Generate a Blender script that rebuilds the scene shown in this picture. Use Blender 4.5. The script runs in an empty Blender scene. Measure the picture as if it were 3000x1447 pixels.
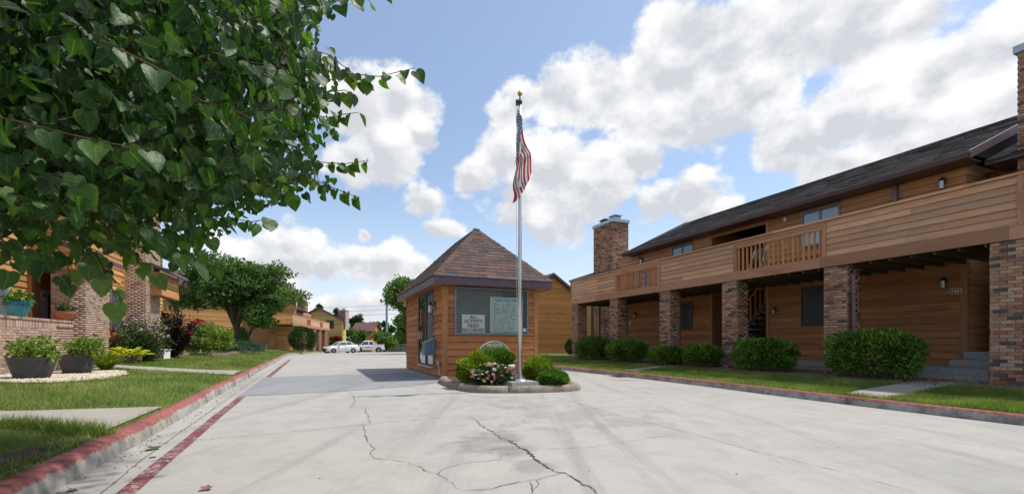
import bpy, math, random
import numpy as np
from mathutils import Vector, Matrix
random.seed(7)
RNG = np.random.default_rng(11)
sc = bpy.context.scene
# ------------------------------------------------------------------ camera
F, CX, HY, H = 1350.0, 1500.0, 1002.0, 1.0          # focal length in photo pixels, centre column, horizon row, eye height
cam = bpy.data.cameras.new('camera'); camo = bpy.data.objects.new('camera', cam)
sc.collection.objects.link(camo); sc.camera = camo
cam.sensor_width = 36.0; cam.sensor_fit = 'HORIZONTAL'; cam.lens = 36.0 * F / 3000.0
cam.shift_y = (HY - 723.5) / 3000.0
cam.clip_start = 0.05; cam.clip_end = 6000
camo.location = (0, 0, H); camo.rotation_euler = (math.radians(90), 0, 0)
# ------------------------------------------------------------------ sky, sun, exposure
SUN_EL, SUN_AZ = math.radians(62), math.radians(72)   # azimuth clockwise from +Y (the viewing direction)
world = bpy.data.worlds.new('World'); sc.world = world; world.use_nodes = True
SKY_STRENGTH = 0.117
sun = bpy.data.lights.new('sun', 'SUN'); suno = bpy.data.objects.new('sun', sun); sc.collection.objects.link(suno)
sun.energy = 2.6; sun.angle = math.radians(2.0); sun.color = (1.0, 0.95, 0.87)
sdir = Vector((math.sin(SUN_AZ) * math.cos(SUN_EL), math.cos(SUN_AZ) * math.cos(SUN_EL), math.sin(SUN_EL)))
suno.rotation_euler = sdir.to_track_quat('Z', 'Y').to_euler(); suno.location = sdir * 60
sc.view_settings.view_transform = 'Standard'; sc.view_settings.look = 'None'
sc.view_settings.exposure = 0.74; sc.view_settings.gamma = 1.0; sc.view_settings.use_curve_mapping = False
sc.render.engine = 'CYCLES'; sc.cycles.use_denoising = True
sc.cycles.max_bounces = 6; sc.cycles.transparent_max_bounces = 8; sc.cycles.caustics_reflective = False; sc.cycles.caustics_refractive = False

def build_world():
    nt = world.node_tree; N = nt.nodes; L = nt.links; N.clear()
    def nd(t, **k):
        n = N.new(t)
        for a, b in k.items(): setattr(n, a, b)
        return n
    def math_(op, a, b=None, clamp=False):
        n = nd('ShaderNodeMath', operation=op, use_clamp=clamp)
        for i, v in enumerate((a, b)):
            if v is None: continue
            if isinstance(v, (int, float)): n.inputs[i].default_value = v
            else: L.new(v, n.inputs[i])
        return n.outputs[0]
    def vmath(op, a, b=None, out=0):
        n = nd('ShaderNodeVectorMath', operation=op)
        for i, v in enumerate((a, b)):
            if v is None: continue
            if isinstance(v, (tuple, list)): n.inputs[i].default_value = v
            else: L.new(v, n.inputs[i])
        return n.outputs[out]
    def maprange(v, a, b, c=0.0, d=1.0, smooth=True):
        n = nd('ShaderNodeMapRange', interpolation_type='SMOOTHSTEP' if smooth else 'LINEAR')
        L.new(v, n.inputs['Value'])
        for k, x in zip(('From Min', 'From Max', 'To Min', 'To Max'), (a, b, c, d)): n.inputs[k].default_value = x
        return n.outputs['Result']
    tc = nd('ShaderNodeTexCoord'); D0 = tc.outputs['Generated']
    sky = nd('ShaderNodeTexSky', sky_type='NISHITA', sun_disc=False)
    sky.sun_elevation = SUN_EL; sky.sun_rotation = SUN_AZ; sky.air_density = 1.0; sky.dust_density = 1.0; sky.ozone_density = 1.6; sky.altitude = 100
    # cumulus: (photo column, photo row, radius in photo pixels, weight) turned into sky directions
    blobs = [(1330,250,55,.9),(1450,235,85,1),(1560,230,115,1),(1680,200,135,1),(1720,80,110,1),(1850,120,140,1),(2000,80,140,1),(2150,60,125,1),(2300,60,95,.9),(1800,260,120,1),(1650,310,95,1),(1900,220,100,1),
             (2010,345,95,1),(2120,300,115,1),(2250,300,140,1),(2360,205,125,1),(2480,170,130,1),(2560,300,150,1),(2400,350,150,1),(2130,400,90,1),(2540,60,60,.8),
             (1200,440,62,.95),(1270,390,85,1),(1380,440,115,1),(1500,470,110,1),(1610,420,70,.9),(1400,540,90,.95),(1300,500,80,.95),(1275,300,55,.85),
             (1650,520,70,.95),(1740,510,80,1),(1820,530,50,.8),(1075,510,58,.95),(1050,470,34,.8),(1105,575,42,.85),
             (900,290,115,1),(990,265,85,1),(960,390,85,1),(880,400,85,.9),(1035,330,50,.85),(650,640,75,.9),(740,650,85,1),(820,670,60,.95),(580,640,70,.8),(905,665,62,.95),(970,670,75,1),(1040,690,55,.9),
             (760,730,80,.6),(850,760,85,.55),(940,770,75,.5),(1090,740,60,.45),(925,590,26,.7),(795,600,24,.6),(200,400,170,.7),(2250,480,70,.5)]
    blobs = [(x * 1.165, y * 1.165, r * 1.165, w) for x, y, r, w in blobs]
    # warp
    nz = nd('ShaderNodeTexNoise', noise_dimensions='3D'); L.new(D0, nz.inputs['Vector']); nz.inputs['Scale'].default_value = 5.0
    nz.inputs['Detail'].default_value = 6; nz.inputs['Roughness'].default_value = .6
    wv = vmath('SUBTRACT', nz.outputs['Color'], (.5, .5, .5)); wv = vmath('MULTIPLY', wv, (.11, .11, .09))
    D = vmath('ADD', D0, wv)
    m = mu = None
    for (bx, by, br, w) in blobs:
        c = Vector(((bx - CX) / F, 1, (HY - by) / F)); ln = c.length; c.normalize(); r = br / F / ln * 1.22
        d = vmath('SUBTRACT', D, tuple(c)); d = vmath('MULTIPLY', d, (1 / r, 1 / r, 1.25 / r)); d = vmath('LENGTH', d, out=1)
        v = math_('MULTIPLY', math_('SUBTRACT', 1.0, d), w)
        m = v if m is None else math_('MAXIMUM', m, v)
        c2 = c + Vector((.12, 0, .42)) * r
        d2 = vmath('SUBTRACT', D, tuple(c2)); d2 = vmath('MULTIPLY', d2, (1 / r, 1 / r, 1.25 / r)); d2 = vmath('LENGTH', d2, out=1)
        v2 = math_('MULTIPLY', math_('SUBTRACT', 1.0, d2), w)
        mu = v2 if mu is None else math_('MAXIMUM', mu, v2)
    # the rest of the sky: the same broken cumulus, not tuned
    big = nd('ShaderNodeTexNoise'); L.new(D0, big.inputs['Vector']); big.inputs['Scale'].default_value = 2.6; big.inputs['Detail'].default_value = 2
    rest = maprange(big.outputs['Fac'], .42, .75, -.6, .9, False)
    sep = nd('ShaderNodeSeparateXYZ'); L.new(D0, sep.inputs[0])
    fwd = maprange(sep.outputs['Y'], .45, .62, 0, 1)
    mm = nd('ShaderNodeMix', data_type='FLOAT'); L.new(fwd, mm.inputs[0]); L.new(rest, mm.inputs[2]); L.new(m, mm.inputs[3])
    mm0 = m; m = mm.outputs[0]
    def fbm(vec, seed):
        o = vmath('ADD', vec, (seed, seed * .7, 0))
        n1 = nd('ShaderNodeTexNoise'); L.new(o, n1.inputs['Vector']); n1.inputs['Scale'].default_value = 9.5
        n1.inputs['Detail'].default_value = 10; n1.inputs['Roughness'].default_value = .57
        return n1.outputs['Fac']
    Dw = vmath('MULTIPLY', D0, (1, 1, 1.35))
    f0 = fbm(Dw, 3.1)
    f1 = fbm(vmath('ADD', Dw, (.016, .0, .036)), 3.1)       # a step towards the light
    f2 = fbm(vmath('ADD', Dw, (.035, .0, .085)), 3.1)
    dens = math_('ADD', math_('MULTIPLY', m, 1.15), math_('MULTIPLY', math_('SUBTRACT', f0, .5), 2.1))
    cov = maprange(dens, -.05, .36)
    # self shading: thick cloud towards the light = greyer
    sh1 = math_('MULTIPLY', math_('SUBTRACT', f1, f0), 3.0); sh2 = math_('MULTIPLY', math_('SUBTRACT', f2, f0), 1.8)
    sh = math_('ADD', sh1, sh2)
    side = math_('MULTIPLY', math_('SUBTRACT', mu, mm0), 1.25)          # upper sides bright, undersides grey
    lit = math_('ADD', math_('ADD', .62, math_('MULTIPLY', sh, -.8)), side, clamp=True)
    ccol = nd('ShaderNodeMix', data_type='RGBA'); L.new(lit, ccol.inputs[0])
    ccol.inputs[6].default_value = (.40, .414, .445, 1); ccol.inputs[7].default_value = (.605, .605, .61, 1)
    # sky colour
    st = nd('ShaderNodeMix', data_type='RGBA', blend_type='MULTIPLY'); st.inputs[0].default_value = 1
    L.new(sky.outputs[0], st.inputs[6]); st.inputs[7].default_value = (SKY_STRENGTH, SKY_STRENGTH, SKY_STRENGTH, 1)
    hz = maprange(sep.outputs['Z'], -.02, .33, .62, .0)
    pv = nd('ShaderNodeMix', data_type='RGBA'); pv.inputs[0].default_value = .24; L.new(st.outputs[2], pv.inputs[6]); pv.inputs[7].default_value = (.29, .345, .41, 1)   # summer haze
    hm = nd('ShaderNodeMix', data_type='RGBA'); L.new(hz, hm.inputs[0]); L.new(pv.outputs[2], hm.inputs[6]); hm.inputs[7].default_value = (.50, .56, .62, 1)
    mixc = nd('ShaderNodeMix', data_type='RGBA'); L.new(cov, mixc.inputs[0]); L.new(hm.outputs[2], mixc.inputs[6]); L.new(ccol.outputs[2], mixc.inputs[7])
    bg = nd('ShaderNodeBackground'); L.new(mixc.outputs[2], bg.inputs[0]); bg.inputs[1].default_value = 1.0
    out = nd('ShaderNodeOutputWorld'); L.new(bg.outputs[0], out.inputs[0])
    world.cycles.sampling_method = 'MANUAL'; world.cycles.sample_map_resolution = 1024
build_world()

# ------------------------------------------------------------------ frames and pixels
ROT = math.atan((CX - 930.0) / F)               # the street runs to the vanishing point at column 930
class Frame:
    def __init__(s, o=(0, 0, 0), a=ROT): s.o = Vector(o); s.a = a; s.c = math.cos(a); s.n = math.sin(a)
    def w(s, x, y, z): return (s.o.x + x * s.c - y * s.n, s.o.y + x * s.n + y * s.c, s.o.z + z)
    def inv(s, X, Y): X -= s.o.x; Y -= s.o.y; return (X * s.c + Y * s.n, -X * s.n + Y * s.c)
ST = Frame(); WD = Frame(a=0.0)
def at(px, py, Y): return ((px - CX) / F * Y, Y, H + (HY - py) / F * Y)
def gp(px, py, fn):                              # where the sight line through a pixel meets a ground height function
    if not callable(fn): c = fn; fn = lambda X, Y: c
    z = .1
    b = (HY - py) / F
    for _ in range(12):
        Y = (z - H) / b; X = (px - CX) / F * Y; z = .5 * z + .5 * fn(X, Y)
    return (X, Y, z)
def tpx(px, s):                                  # distance along the street of a column on the vertical plane at lateral s
    a = (px - CX) / F
    return (ST.c * s - a * ST.n * s) / (ST.n + a * ST.c)
def zpx(px, py, s):
    t = tpx(px, s); Y = ST.w(s, t, 0)[1]
    return H + (HY - py) / F * Y
def sstep(a, b, x):
    x = min(1, max(0, (x - a) / (b - a))); return x * x * (3 - 2 * x)
def lerp(a, b, k): return a + (b - a) * k
def drop(Y): return max(0.0, Y - 35) * .016
def road_z(X, Y):
    s, t = ST.inv(X, Y); return -.12 * sstep(5.2, 9.0, s) * (1 - sstep(22, 30, Y)) - drop(Y)
# ------------------------------------------------------------------ materials
M = {}
def newmat(name):
    m = bpy.data.materials.new(name); m.use_nodes = True; nt = m.node_tree; nt.nodes.clear()
    o = nt.nodes.new('ShaderNodeOutputMaterial'); p = nt.nodes.new('ShaderNodeBsdfPrincipled'); nt.links.new(p.outputs[0], o.inputs[0])
    M[name] = m; return m, nt, p, o
class NB:                                        # small node helper
    def __init__(s, nt): s.nt = nt; s.N = nt.nodes; s.L = nt.links
    def n(s, t, **k):
        x = s.N.new(t)
        for a, b in k.items(): setattr(x, a, b)
        return x
    def co(s, scale=(1, 1, 1), rot=0.0, out='Object'):
        tc = s.n('ShaderNodeTexCoord'); mp = s.n('ShaderNodeMapping'); s.L.new(tc.outputs[out], mp.inputs[0])
        mp.inputs['Scale'].default_value = scale; mp.inputs['Rotation'].default_value = (0, 0, rot); return mp.outputs[0]
    def pos(s, scale=(1, 1, 1), rot=0.0):
        g = s.n('ShaderNodeNewGeometry'); mp = s.n('ShaderNodeMapping'); s.L.new(g.outputs['Position'], mp.inputs[0])
        mp.inputs['Scale'].default_value = scale; mp.inputs['Rotation'].default_value = (0, 0, rot); return mp.outputs[0]
    def noise(s, vec, scale, detail=4, rough=.55, dist=0):
        x = s.n('ShaderNodeTexNoise'); s.L.new(vec, x.inputs['Vector']); x.inputs['Scale'].default_value = scale
        x.inputs['Detail'].default_value = detail; x.inputs['Roughness'].default_value = rough; x.inputs['Distortion'].default_value = dist; return x.outputs['Fac']
    def ramp(s, f, stops, interp='LINEAR'):
        x = s.n('ShaderNodeValToRGB'); s.L.new(f, x.inputs[0]); cr = x.color_ramp; cr.interpolation = interp
        while len(cr.elements) < len(stops): cr.elements.new(.5)
        for e, (p, c) in zip(cr.elements, stops): e.position = p; e.color = (*c, 1) if len(c) == 3 else c
        return x.outputs[0]
    def mix(s, f, a, b, mode='MIX'):
        x = s.n('ShaderNodeMix', data_type='RGBA', blend_type=mode)
        for i, v in ((0, f), (6, a), (7, b)):
            if isinstance(v, (int, float)): x.inputs[i].default_value = v
            elif isinstance(v, tuple): x.inputs[i].default_value = (*v, 1) if len(v) == 3 else v
            else: s.L.new(v, x.inputs[i])
        return x.outputs[2]
    def mr(s, v, a, b, c=0, d=1):
        x = s.n('ShaderNodeMapRange', interpolation_type='SMOOTHSTEP'); s.L.new(v, x.inputs[0])
        for i, k in enumerate((a, b, c, d)): x.inputs[i + 1].default_value = k
        return x.outputs[0]
    def m(s, op, a, b=None):
        x = s.n('ShaderNodeMath', operation=op)
        for i, v in enumerate((a, b)):
            if v is None: continue
            if isinstance(v, (int, float)): x.inputs[i].default_value = v
            else: s.L.new(v, x.inputs[i])
        return x.outputs[0]
    def attr(s, name):
        x = s.n('ShaderNodeAttribute'); x.attribute_name = name; return x.outputs['Fac']
    def bump(s, h, p, strength=.4, dist=.01):
        x = s.n('ShaderNodeBump'); s.L.new(h, x.inputs['Height']); x.inputs['Strength'].default_value = strength; x.inputs['Distance'].default_value = dist
        s.L.new(x.outputs[0], p.inputs['Normal'])
def scl(c, k): return tuple(min(1, x * k) for x in c)
def wood(name, base, dark=.55, light=1.25, vertical=False, rough=.75, grey=0.0, tint=None):
    m, nt, p, o = newmat(name); b = NB(nt)
    sv = (26, 26, 1.3) if vertical else (1.1, 1.1, 26)
    g = b.noise(b.pos(sv), 2.0, 6, .65, .6)
    big = b.noise(b.pos((.9, .9, 5) if not vertical else (4, 4, .8)), 1.4, 4, .6)
    rn = b.attr('rnd')
    col = b.ramp(g, [(.25, scl(base, dark)), (.5, base), (.78, scl(base, light))])
    k = b.m('ADD', .76, b.m('MULTIPLY', rn, .46))
    kc = b.n('ShaderNodeCombineColor'); [b.L.new(k, kc.inputs[i]) for i in range(3)]
    col = b.mix(1.0, col, kc.outputs[0], 'MULTIPLY')
    gm = (sum(base) / 3)
    col = b.mix(b.mr(big, .48, .72, 0, .55), col, tint or (base[0] * .62, base[1] * .55, base[2] * .5))
    if grey: col = b.mix(b.mr(b.noise(b.pos((.6, .6, 9) if not vertical else (6, 6, .6)), 1.7, 5, .7, 1.0), .45, .7, 0, grey), col, (gm * .95, gm * .92, gm * .86))
    kn = b.n('ShaderNodeTexVoronoi'); b.L.new(b.pos((.9, .9, 6.0) if not vertical else (6, 6, .9)), kn.inputs['Vector']); kn.inputs['Scale'].default_value = 1.6
    col = b.mix(b.mr(kn.outputs['Distance'], .03, .09, .75, 0), col, scl(base, .28))
    b.L.new(col, p.inputs['Base Color']); p.inputs['Roughness'].default_value = rough; p.inputs['Specular IOR Level'].default_value = .25
    b.bump(g, p, .35, .004); return m
def plain(name, c, rough=.6, metal=0, var=.18, scale=3, bump=0.0, spec=.5):
    m, nt, p, o = newmat(name); b = NB(nt)
    n = b.noise(b.pos(), scale, 6, .65)
    col = b.ramp(n, [(.3, scl(c, 1 - var)), (.7, scl(c, 1 + var))])
    b.L.new(col, p.inputs['Base Color']); p.inputs['Roughness'].default_value = rough; p.inputs['Metallic'].default_value = metal; p.inputs['Specular IOR Level'].default_value = spec
    if bump: b.bump(b.noise(b.pos(), scale * 14, 4, .6), p, bump, .006)
    return m
def brickmat(name, stops, grime=(.10, .075, .06)):
    m, nt, p, o = newmat(name); b = NB(nt)
    col = b.ramp(b.attr('rnd'), stops, 'CONSTANT')
    n = b.noise(b.pos(), 28, 5, .7); col = b.mix(b.mr(n, .35, .75, 0, .45), col, grime)
    n2 = b.noise(b.pos((1, 1, 2)), 9, 3, .6); col = b.mix(b.mr(n2, .62, .72, 0, .5), col, (.5, .42, .35))
    b.L.new(col, p.inputs['Base Color']); p.inputs['Roughness'].default_value = .9; p.inputs['Specular IOR Level'].default_value = .15
    b.bump(n, p, .5, .004); return m
def leafmat(name, stops, trans=.3, rough=.5, spec=.3, mottle=False):
    m, nt, p, o = newmat(name); b = NB(nt)
    col = b.ramp(b.attr('rnd'), stops)
    n = b.noise(b.pos(), 1.6, 2, .5)
    k = b.mr(n, .3, .7, .78, 1.2); kc = b.n('ShaderNodeCombineColor'); [b.L.new(k, kc.inputs[i]) for i in range(3)]
    col = b.mix(1.0, col, kc.outputs[0], 'MULTIPLY')
    if mottle:                                   # midrib and side veins from the leaf's own coordinates
        uv = b.n('ShaderNodeUVMap'); uv.uv_map = 'UVMap'; sx = b.n('ShaderNodeSeparateXYZ'); b.L.new(uv.outputs[0], sx.inputs[0]); ax = b.m('ABSOLUTE', sx.outputs[0])
        sv = b.m('ABSOLUTE', b.m('SUBTRACT', b.m('FRACT', b.m('MULTIPLY', b.m('SUBTRACT', sx.outputs[1], b.m('MULTIPLY', ax, .9)), 4.5)), .5))
        vein = b.m('MAXIMUM', b.mr(ax, .015, .045, 1, 0), b.m('MULTIPLY', b.mr(sv, .02, .07, 1, 0), .6)); col = b.mix(b.m('MULTIPLY', vein, .55), col, (.16, .23, .06)); col = b.mix(b.mr(b.m('ADD', ax, b.m('MULTIPLY', b.attr('rnd'), .25)), .5, .7, 0, .5), col, (.17, .20, .035))
        mn = b.noise(b.pos(), 38, 4, .65); col = b.mix(b.mr(mn, .58, .72, 0, .55), col, (.16, .19, .035)); col = b.mix(b.mr(b.noise(b.pos(), 90, 3, .6), .4, .7, 0, .35), col, (.02, .05, .015)); b.bump(b.noise(b.pos(), 55, 3, .5), p, .5, .006)
    b.L.new(col, p.inputs['Base Color']); p.inputs['Roughness'].default_value = rough; p.inputs['Specular IOR Level'].default_value = spec
    t = b.n('ShaderNodeBsdfTranslucent'); b.L.new(b.mix(1.0, col, (1.5, 1.7, .55), 'MULTIPLY'), t.inputs[0])
    ms = b.n('ShaderNodeMixShader'); ms.inputs[0].default_value = trans; b.L.new(p.outputs[0], ms.inputs[1]); b.L.new(t.outputs[0], ms.inputs[2])
    b.L.new(ms.outputs[0], o.inputs[0]); return m
def glassmat(name, tint=(.93, .96, .95), rough=.01):
    m, nt, p, o = newmat(name); b = NB(nt); nt.nodes.remove(p)
    tr = b.n('ShaderNodeBsdfTransparent'); tr.inputs[0].default_value = (*tint, 1)
    gl = b.n('ShaderNodeBsdfGlossy'); gl.inputs['Roughness'].default_value = rough; gl.inputs[0].default_value = (.9, .95, 1, 1)
    fr = b.n('ShaderNodeLayerWeight'); k = b.m('ADD', .022, b.m('MULTIPLY', b.m('POWER', fr.outputs['Facing'], 4.0), .8))
    ms = b.n('ShaderNodeMixShader'); b.L.new(k, ms.inputs[0]); b.L.new(tr.outputs[0], ms.inputs[1]); b.L.new(gl.outputs[0], ms.inputs[2])
    b.L.new(ms.outputs[0], o.inputs[0]); return m
def darkglass(name, c=(.02, .028, .035), rough=.06):
    m, nt, p, o = newmat(name); p.inputs['Base Color'].default_value = (*c, 1); p.inputs['Roughness'].default_value = rough; p.inputs['Specular IOR Level'].default_value = .9
    p.inputs['IOR'].default_value = 1.7; return m

wood('wood_guard', (.46, .19, .075), dark=.55, light=1.25, tint=(.22, .075, .03))
wood('wood_trim', (.47, .215, .088), dark=.7, light=1.15, vertical=True)
wood('wood_balcony', (.57, .32, .18), dark=.6, light=1.2, grey=.3, tint=(.38, .23, .13))
wood('wood_beam', (.41, .215, .125), dark=.8, light=1.12)
wood('wood_beam_v', (.41, .215, .125), dark=.8, light=1.12, vertical=True)
wood('wood_upper', (.44, .235, .11), dark=.65, light=1.2, grey=.15)
wood('wood_lower', (.40, .175, .075), dark=.6, light=1.2, tint=(.26, .095, .045))
wood('wood_left', (.52, .27, .10), dark=.75, light=1.12)
wood('wood_yellow', (.50, .33, .125), dark=.8, light=1.1)
wood('wood_amber', (.50, .215, .07), dark=.55, light=1.2)
wood('wood_fence', (.33, .15, .06), dark=.6, light=1.2, vertical=True)
wood('wood_grey', (.26, .25, .24), dark=.6, light=1.2, vertical=True)
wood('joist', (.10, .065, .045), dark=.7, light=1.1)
BR = [(0, (.36, .15, .09)), (.16, (.44, .22, .14)), (.36, (.48, .29, .195)), (.52, (.38, .22, .15)), (.64, (.52, .36, .26)), (.78, (.29, .17, .13)), (.88, (.09, .08, .083)), (.94, (.15, .11, .10))]
brickmat('brick_red', BR)
BL = [(0, (.46, .29, .21)), (.18, (.53, .37, .285)), (.42, (.57, .42, .33)), (.6, (.48, .34, .265)), (.76, (.39, .25, .19)), (.90, (.13, .115, .115)), (.95, (.24, .18, .15))]
brickmat('brick_pale', BL, grime=(.26, .19, .15))
plain('mortar', (.42, .37, .32), .95, scale=12, bump=.3)
plain('mortar_dark', (.36, .31, .26), .95, scale=12, bump=.3)
plain('purple_trim', (.115, .072, .095), .45, var=.25, scale=5)
plain('gutter', (.075, .04, .045), .4, var=.2)
plain('downpipe', (.15, .09, .11), .4, var=.15)
plain('dark_metal', (.03, .03, .032), .45)
plain('frame_dark', (.045, .042, .05), .4)
plain('frame_blue', (.17, .24, .31), .45)
plain('frame_grey', (.20, .22, .25), .4)
plain('white_paint', (.75, .75, .73), .5, var=.06)
plain('flat_white', (.68, .68, .64), .6, var=.05)
plain('steel', (.62, .62, .62), .32, metal=.85, var=.06)
plain('galvanised', (.40, .44, .47), .4, metal=.7, var=.15)
plain('brass', (.55, .40, .13), .25, metal=.9)
plain('soil', (.075, .045, .03), .95, scale=9, bump=.8)
plain('step_concrete', (.30, .29, .28), .9, scale=6, bump=.4)
plain('kerb_dark', (.24, .20, .155), .95, var=.4, scale=7, bump=.9)
plain('planter_grey', (.085, .09, .10), .55, var=.15, scale=6, bump=.2)
plain('teal', (.06, .30, .36), .25, var=.1); plain('teal_dark', (.02, .13, .24), .25, var=.1)
plain('terracotta', (.40, .15, .075), .7, var=.15)
plain('black', (.012, .012, .013), .6)
plain('void', (.006, .005, .005), .9)
plain('car_white', (.78, .79, .80), .18, var=.02); plain('tyre', (.02, .02, .02), .8); plain('rim', (.55, .56, .58), .3, metal=.8)
plain('lamp_red', (.35, .01, .01), .2); plain('lamp_clear', (.75, .78, .8), .1)
plain('sign_blue', (.02, .06, .42), .5, var=.05); plain('sign_green', (.26, .27, .075), .6, var=.12)
plain('sign_red', (.20, .018, .02), .6, var=.1); plain('ink', (.02, .025, .03), .6); plain('sign_grey', (.46, .52, .47), .6, var=.06)
plain('blind', (.20, .18, .125), .6, var=.08); plain('mailbox_blue', (.12, .22, .32), .45, var=.25, scale=9)
plain('bark', (.13, .09, .065), .95, var=.45, scale=16, bump=1.0); plain('twig', (.11, .055, .03), .8)
plain('rose_pink', (.80, .42, .34), .6, var=.25, scale=20); plain('rose_white', (.82, .70, .60), .6, var=.15, scale=20)
plain('flower_red', (.60, .012, .035), .6, var=.3, scale=20); plain('flower_purple', (.42, .27, .46), .6, var=.3, scale=20); plain('flower_pink', (.52, .03, .085), .6, var=.3, scale=20)
plain('pebble', (.55, .47, .35), .8, var=.25, scale=25); plain('mulch', (.22, .145, .09), .95, var=.4, scale=30, bump=1.0)
plain('stone_edge', (.24, .16, .13), .9, var=.35, scale=9, bump=.6)
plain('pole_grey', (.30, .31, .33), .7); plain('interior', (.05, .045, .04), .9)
glassmat('glass'); darkglass('pane'); darkglass('car_glass', (.03, .05, .065), .05)
darkglass('pane_light', (.16, .20, .24), .05)
def roofmat(name, stops):
    m, nt, p, o = newmat(name); b = NB(nt); col = b.ramp(b.attr('rnd'), stops)
    n = b.noise(b.pos(), 60, 3, .7); col = b.mix(b.mr(n, .3, .7, 0, .5), col, scl(stops[1][1], .55))
    b.L.new(col, p.inputs['Base Color']); p.inputs['Roughness'].default_value = .95; p.inputs['Specular IOR Level'].default_value = .15; b.bump(n, p, .6, .003); return m
roofmat('shingle_red', [(0, (.075, .07, .074)), (.25, (.12, .09, .085)), (.5, (.215, .11, .078)), (.75, (.105, .096, .10)), (1, (.19, .135, .12))])
roofmat('shingle_dark', [(0, (.032, .031, .036)), (.5, (.058, .053, .055)), (1, (.095, .08, .075))])
roofmat('shingle_purple', [(0, (.13, .075, .085)), (.5, (.16, .09, .095)), (1, (.19, .11, .11))])
GR = [(0, (.09, .145, .032)), (.4, (.155, .22, .055)), (.7, (.25, .295, .10)), (.88, (.38, .34, .17)), (1, (.46, .38, .22))]
leafmat('grass_blade', GR, .35, .6, .15)
leafmat('leaf_redbud', [(0, (.014, .042, .014)), (.45, (.034, .09, .022)), (.8, (.085, .165, .034)), (1, (.20, .25, .05))], .42, .45, .35, True)
leafmat('leaf_tree', [(0, (.04, .095, .024)), (.5, (.075, .15, .036)), (.85, (.14, .20, .06)), (1, (.22, .19, .08))], .3)
leafmat('leaf_tree_bright', [(0, (.05, .11, .022)), (.5, (.10, .19, .04)), (1, (.19, .28, .07))], .3)
leafmat('leaf_far', [(0, (.03, .07, .022)), (.5, (.055, .11, .035)), (1, (.09, .145, .05))], .25)
leafmat('leaf_yew', [(0, (.022, .062, .010)), (.5, (.052, .125, .016)), (.75, (.13, .235, .028)), (1, (.27, .38, .06))], .22)
leafmat('leaf_dark', [(0, (.015, .045, .010)), (.6, (.03, .085, .016)), (1, (.06, .13, .03))], .2)
leafmat('leaf_thuja_yellow', [(0, (.07, .14, .010)), (.45, (.14, .22, .015)), (1, (.30, .36, .03))], .25)
leafmat('leaf_thuja', [(0, (.035, .10, .012)), (.55, (.07, .17, .02)), (1, (.15, .28, .04))], .25)
leafmat('leaf_rose', [(0, (.025, .06, .014)), (.6, (.05, .105, .024)), (1, (.10, .17, .045))], .2)
leafmat('leaf_lime', [(0, (.08, .15, .025)), (.5, (.15, .23, .035)), (1, (.27, .31, .05))], .3)
leafmat('leaf_hosta', [(0, (.30, .33, .03)), (.6, (.45, .44, .05)), (1, (.55, .50, .09))], .3)
leafmat('leaf_purple', [(0, (.014, .008, .010)), (.6, (.035, .016, .020)), (1, (.075, .03, .035))], .15)
leafmat('leaf_juniper', [(0, (.04, .085, .07)), (.6, (.065, .125, .10)), (1, (.10, .17, .14))], .15)
leafmat('leaf_dead', [(0, (.12, .06, .03)), (1, (.26, .14, .07))], .1)
def concrete(name, c, stain_shade=True, rough=.85, wear=.0):
    m, nt, p, o = newmat(name); b = NB(nt)
    fine = b.noise(b.pos(), 55, 5, .75); mid = b.noise(b.pos((1, 1, 1)), 2.2, 7, .68, .6); big = b.noise(b.pos((.45, .22, 1), -ROT), 1.0, 5, .62, .8)
    col = b.ramp(fine, [(.3, scl(c, .86)), (.7, scl(c, 1.1))])
    col = b.mix(b.mr(mid, .40, .70, 0, .42), col, scl(c, .66)); scr = b.noise(b.pos((9, 1.2, 1), -ROT + .5), 2.0, 6, .75, .5); col = b.mix(b.mr(scr, .55, .72, 0, .3), col, scl(c, .62))
    col = b.mix(b.mr(big, .46, .72, 0, .42), col, (c[0] * .62, c[1] * .65, c[2] * .68))
    tr = b.noise(b.pos((2.6, .10, 1), -ROT), 1.0, 5, .7); col = b.mix(b.mr(tr, .50, .70, 0, .5), col, scl(c, .6))
    pale = b.noise(b.pos((.8, 1.3, 1), .6), 1.4, 6, .7, 1.2); col = b.mix(b.mr(pale, .56, .74, 0, .3), col, scl(c, 1.12))
    sp = b.n('ShaderNodeTexVoronoi'); b.L.new(b.pos(), sp.inputs['Vector']); sp.inputs['Scale'].default_value = 9.0
    spn = b.noise(b.pos(), 1.7, 2); col = b.mix(b.m('MULTIPLY', b.mr(sp.outputs['Distance'], .03, .07, .7, 0), b.mr(spn, .5, .6)), col, scl(c, .35))
    if stain_shade:                                   # oil and soil marks, and the guardhouse's shade painted by its lane wall
        for (px, py, r, k, sx) in ((1440, 1285, .42, .5, .5), (1500, 1320, .3, .35, .6), (1560, 1365, .22, .3, 1), (1260, 1110, .9, .3, 1), (1820, 1103, .5, .5, 1), (1700, 1215, 1.3, .25, 1), (1500, 1175, 1.2, .22, 1)):
            X, Y, z = gp(px, py, 0.0)
            g = b.n('ShaderNodeNewGeometry'); v = b.n('ShaderNodeVectorMath', operation='SUBTRACT'); b.L.new(g.outputs[0], v.inputs[0]); v.inputs[1].default_value = (X, Y, 0)
            w = b.n('ShaderNodeVectorMath', operation='MULTIPLY'); b.L.new(v.outputs[0], w.inputs[0]); w.inputs[1].default_value = (1 / r, sx / r, 0)
            l = b.n('ShaderNodeVectorMath', operation='LENGTH'); b.L.new(w.outputs[0], l.inputs[0])
            f = b.m('SUBTRACT', b.m('ADD', 1.0, b.m('MULTIPLY', b.m('SUBTRACT', mid, .5), 3.0)), l.outputs[1])
            col = b.mix(b.mr(f, 0, .8, 0, k), col, (.16, .15, .13))
    b.L.new(col, p.inputs['Base Color']); p.inputs['Roughness'].default_value = rough; p.inputs['Specular IOR Level'].default_value = .25
    b.bump(fine, p, .25, .004); return m
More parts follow.
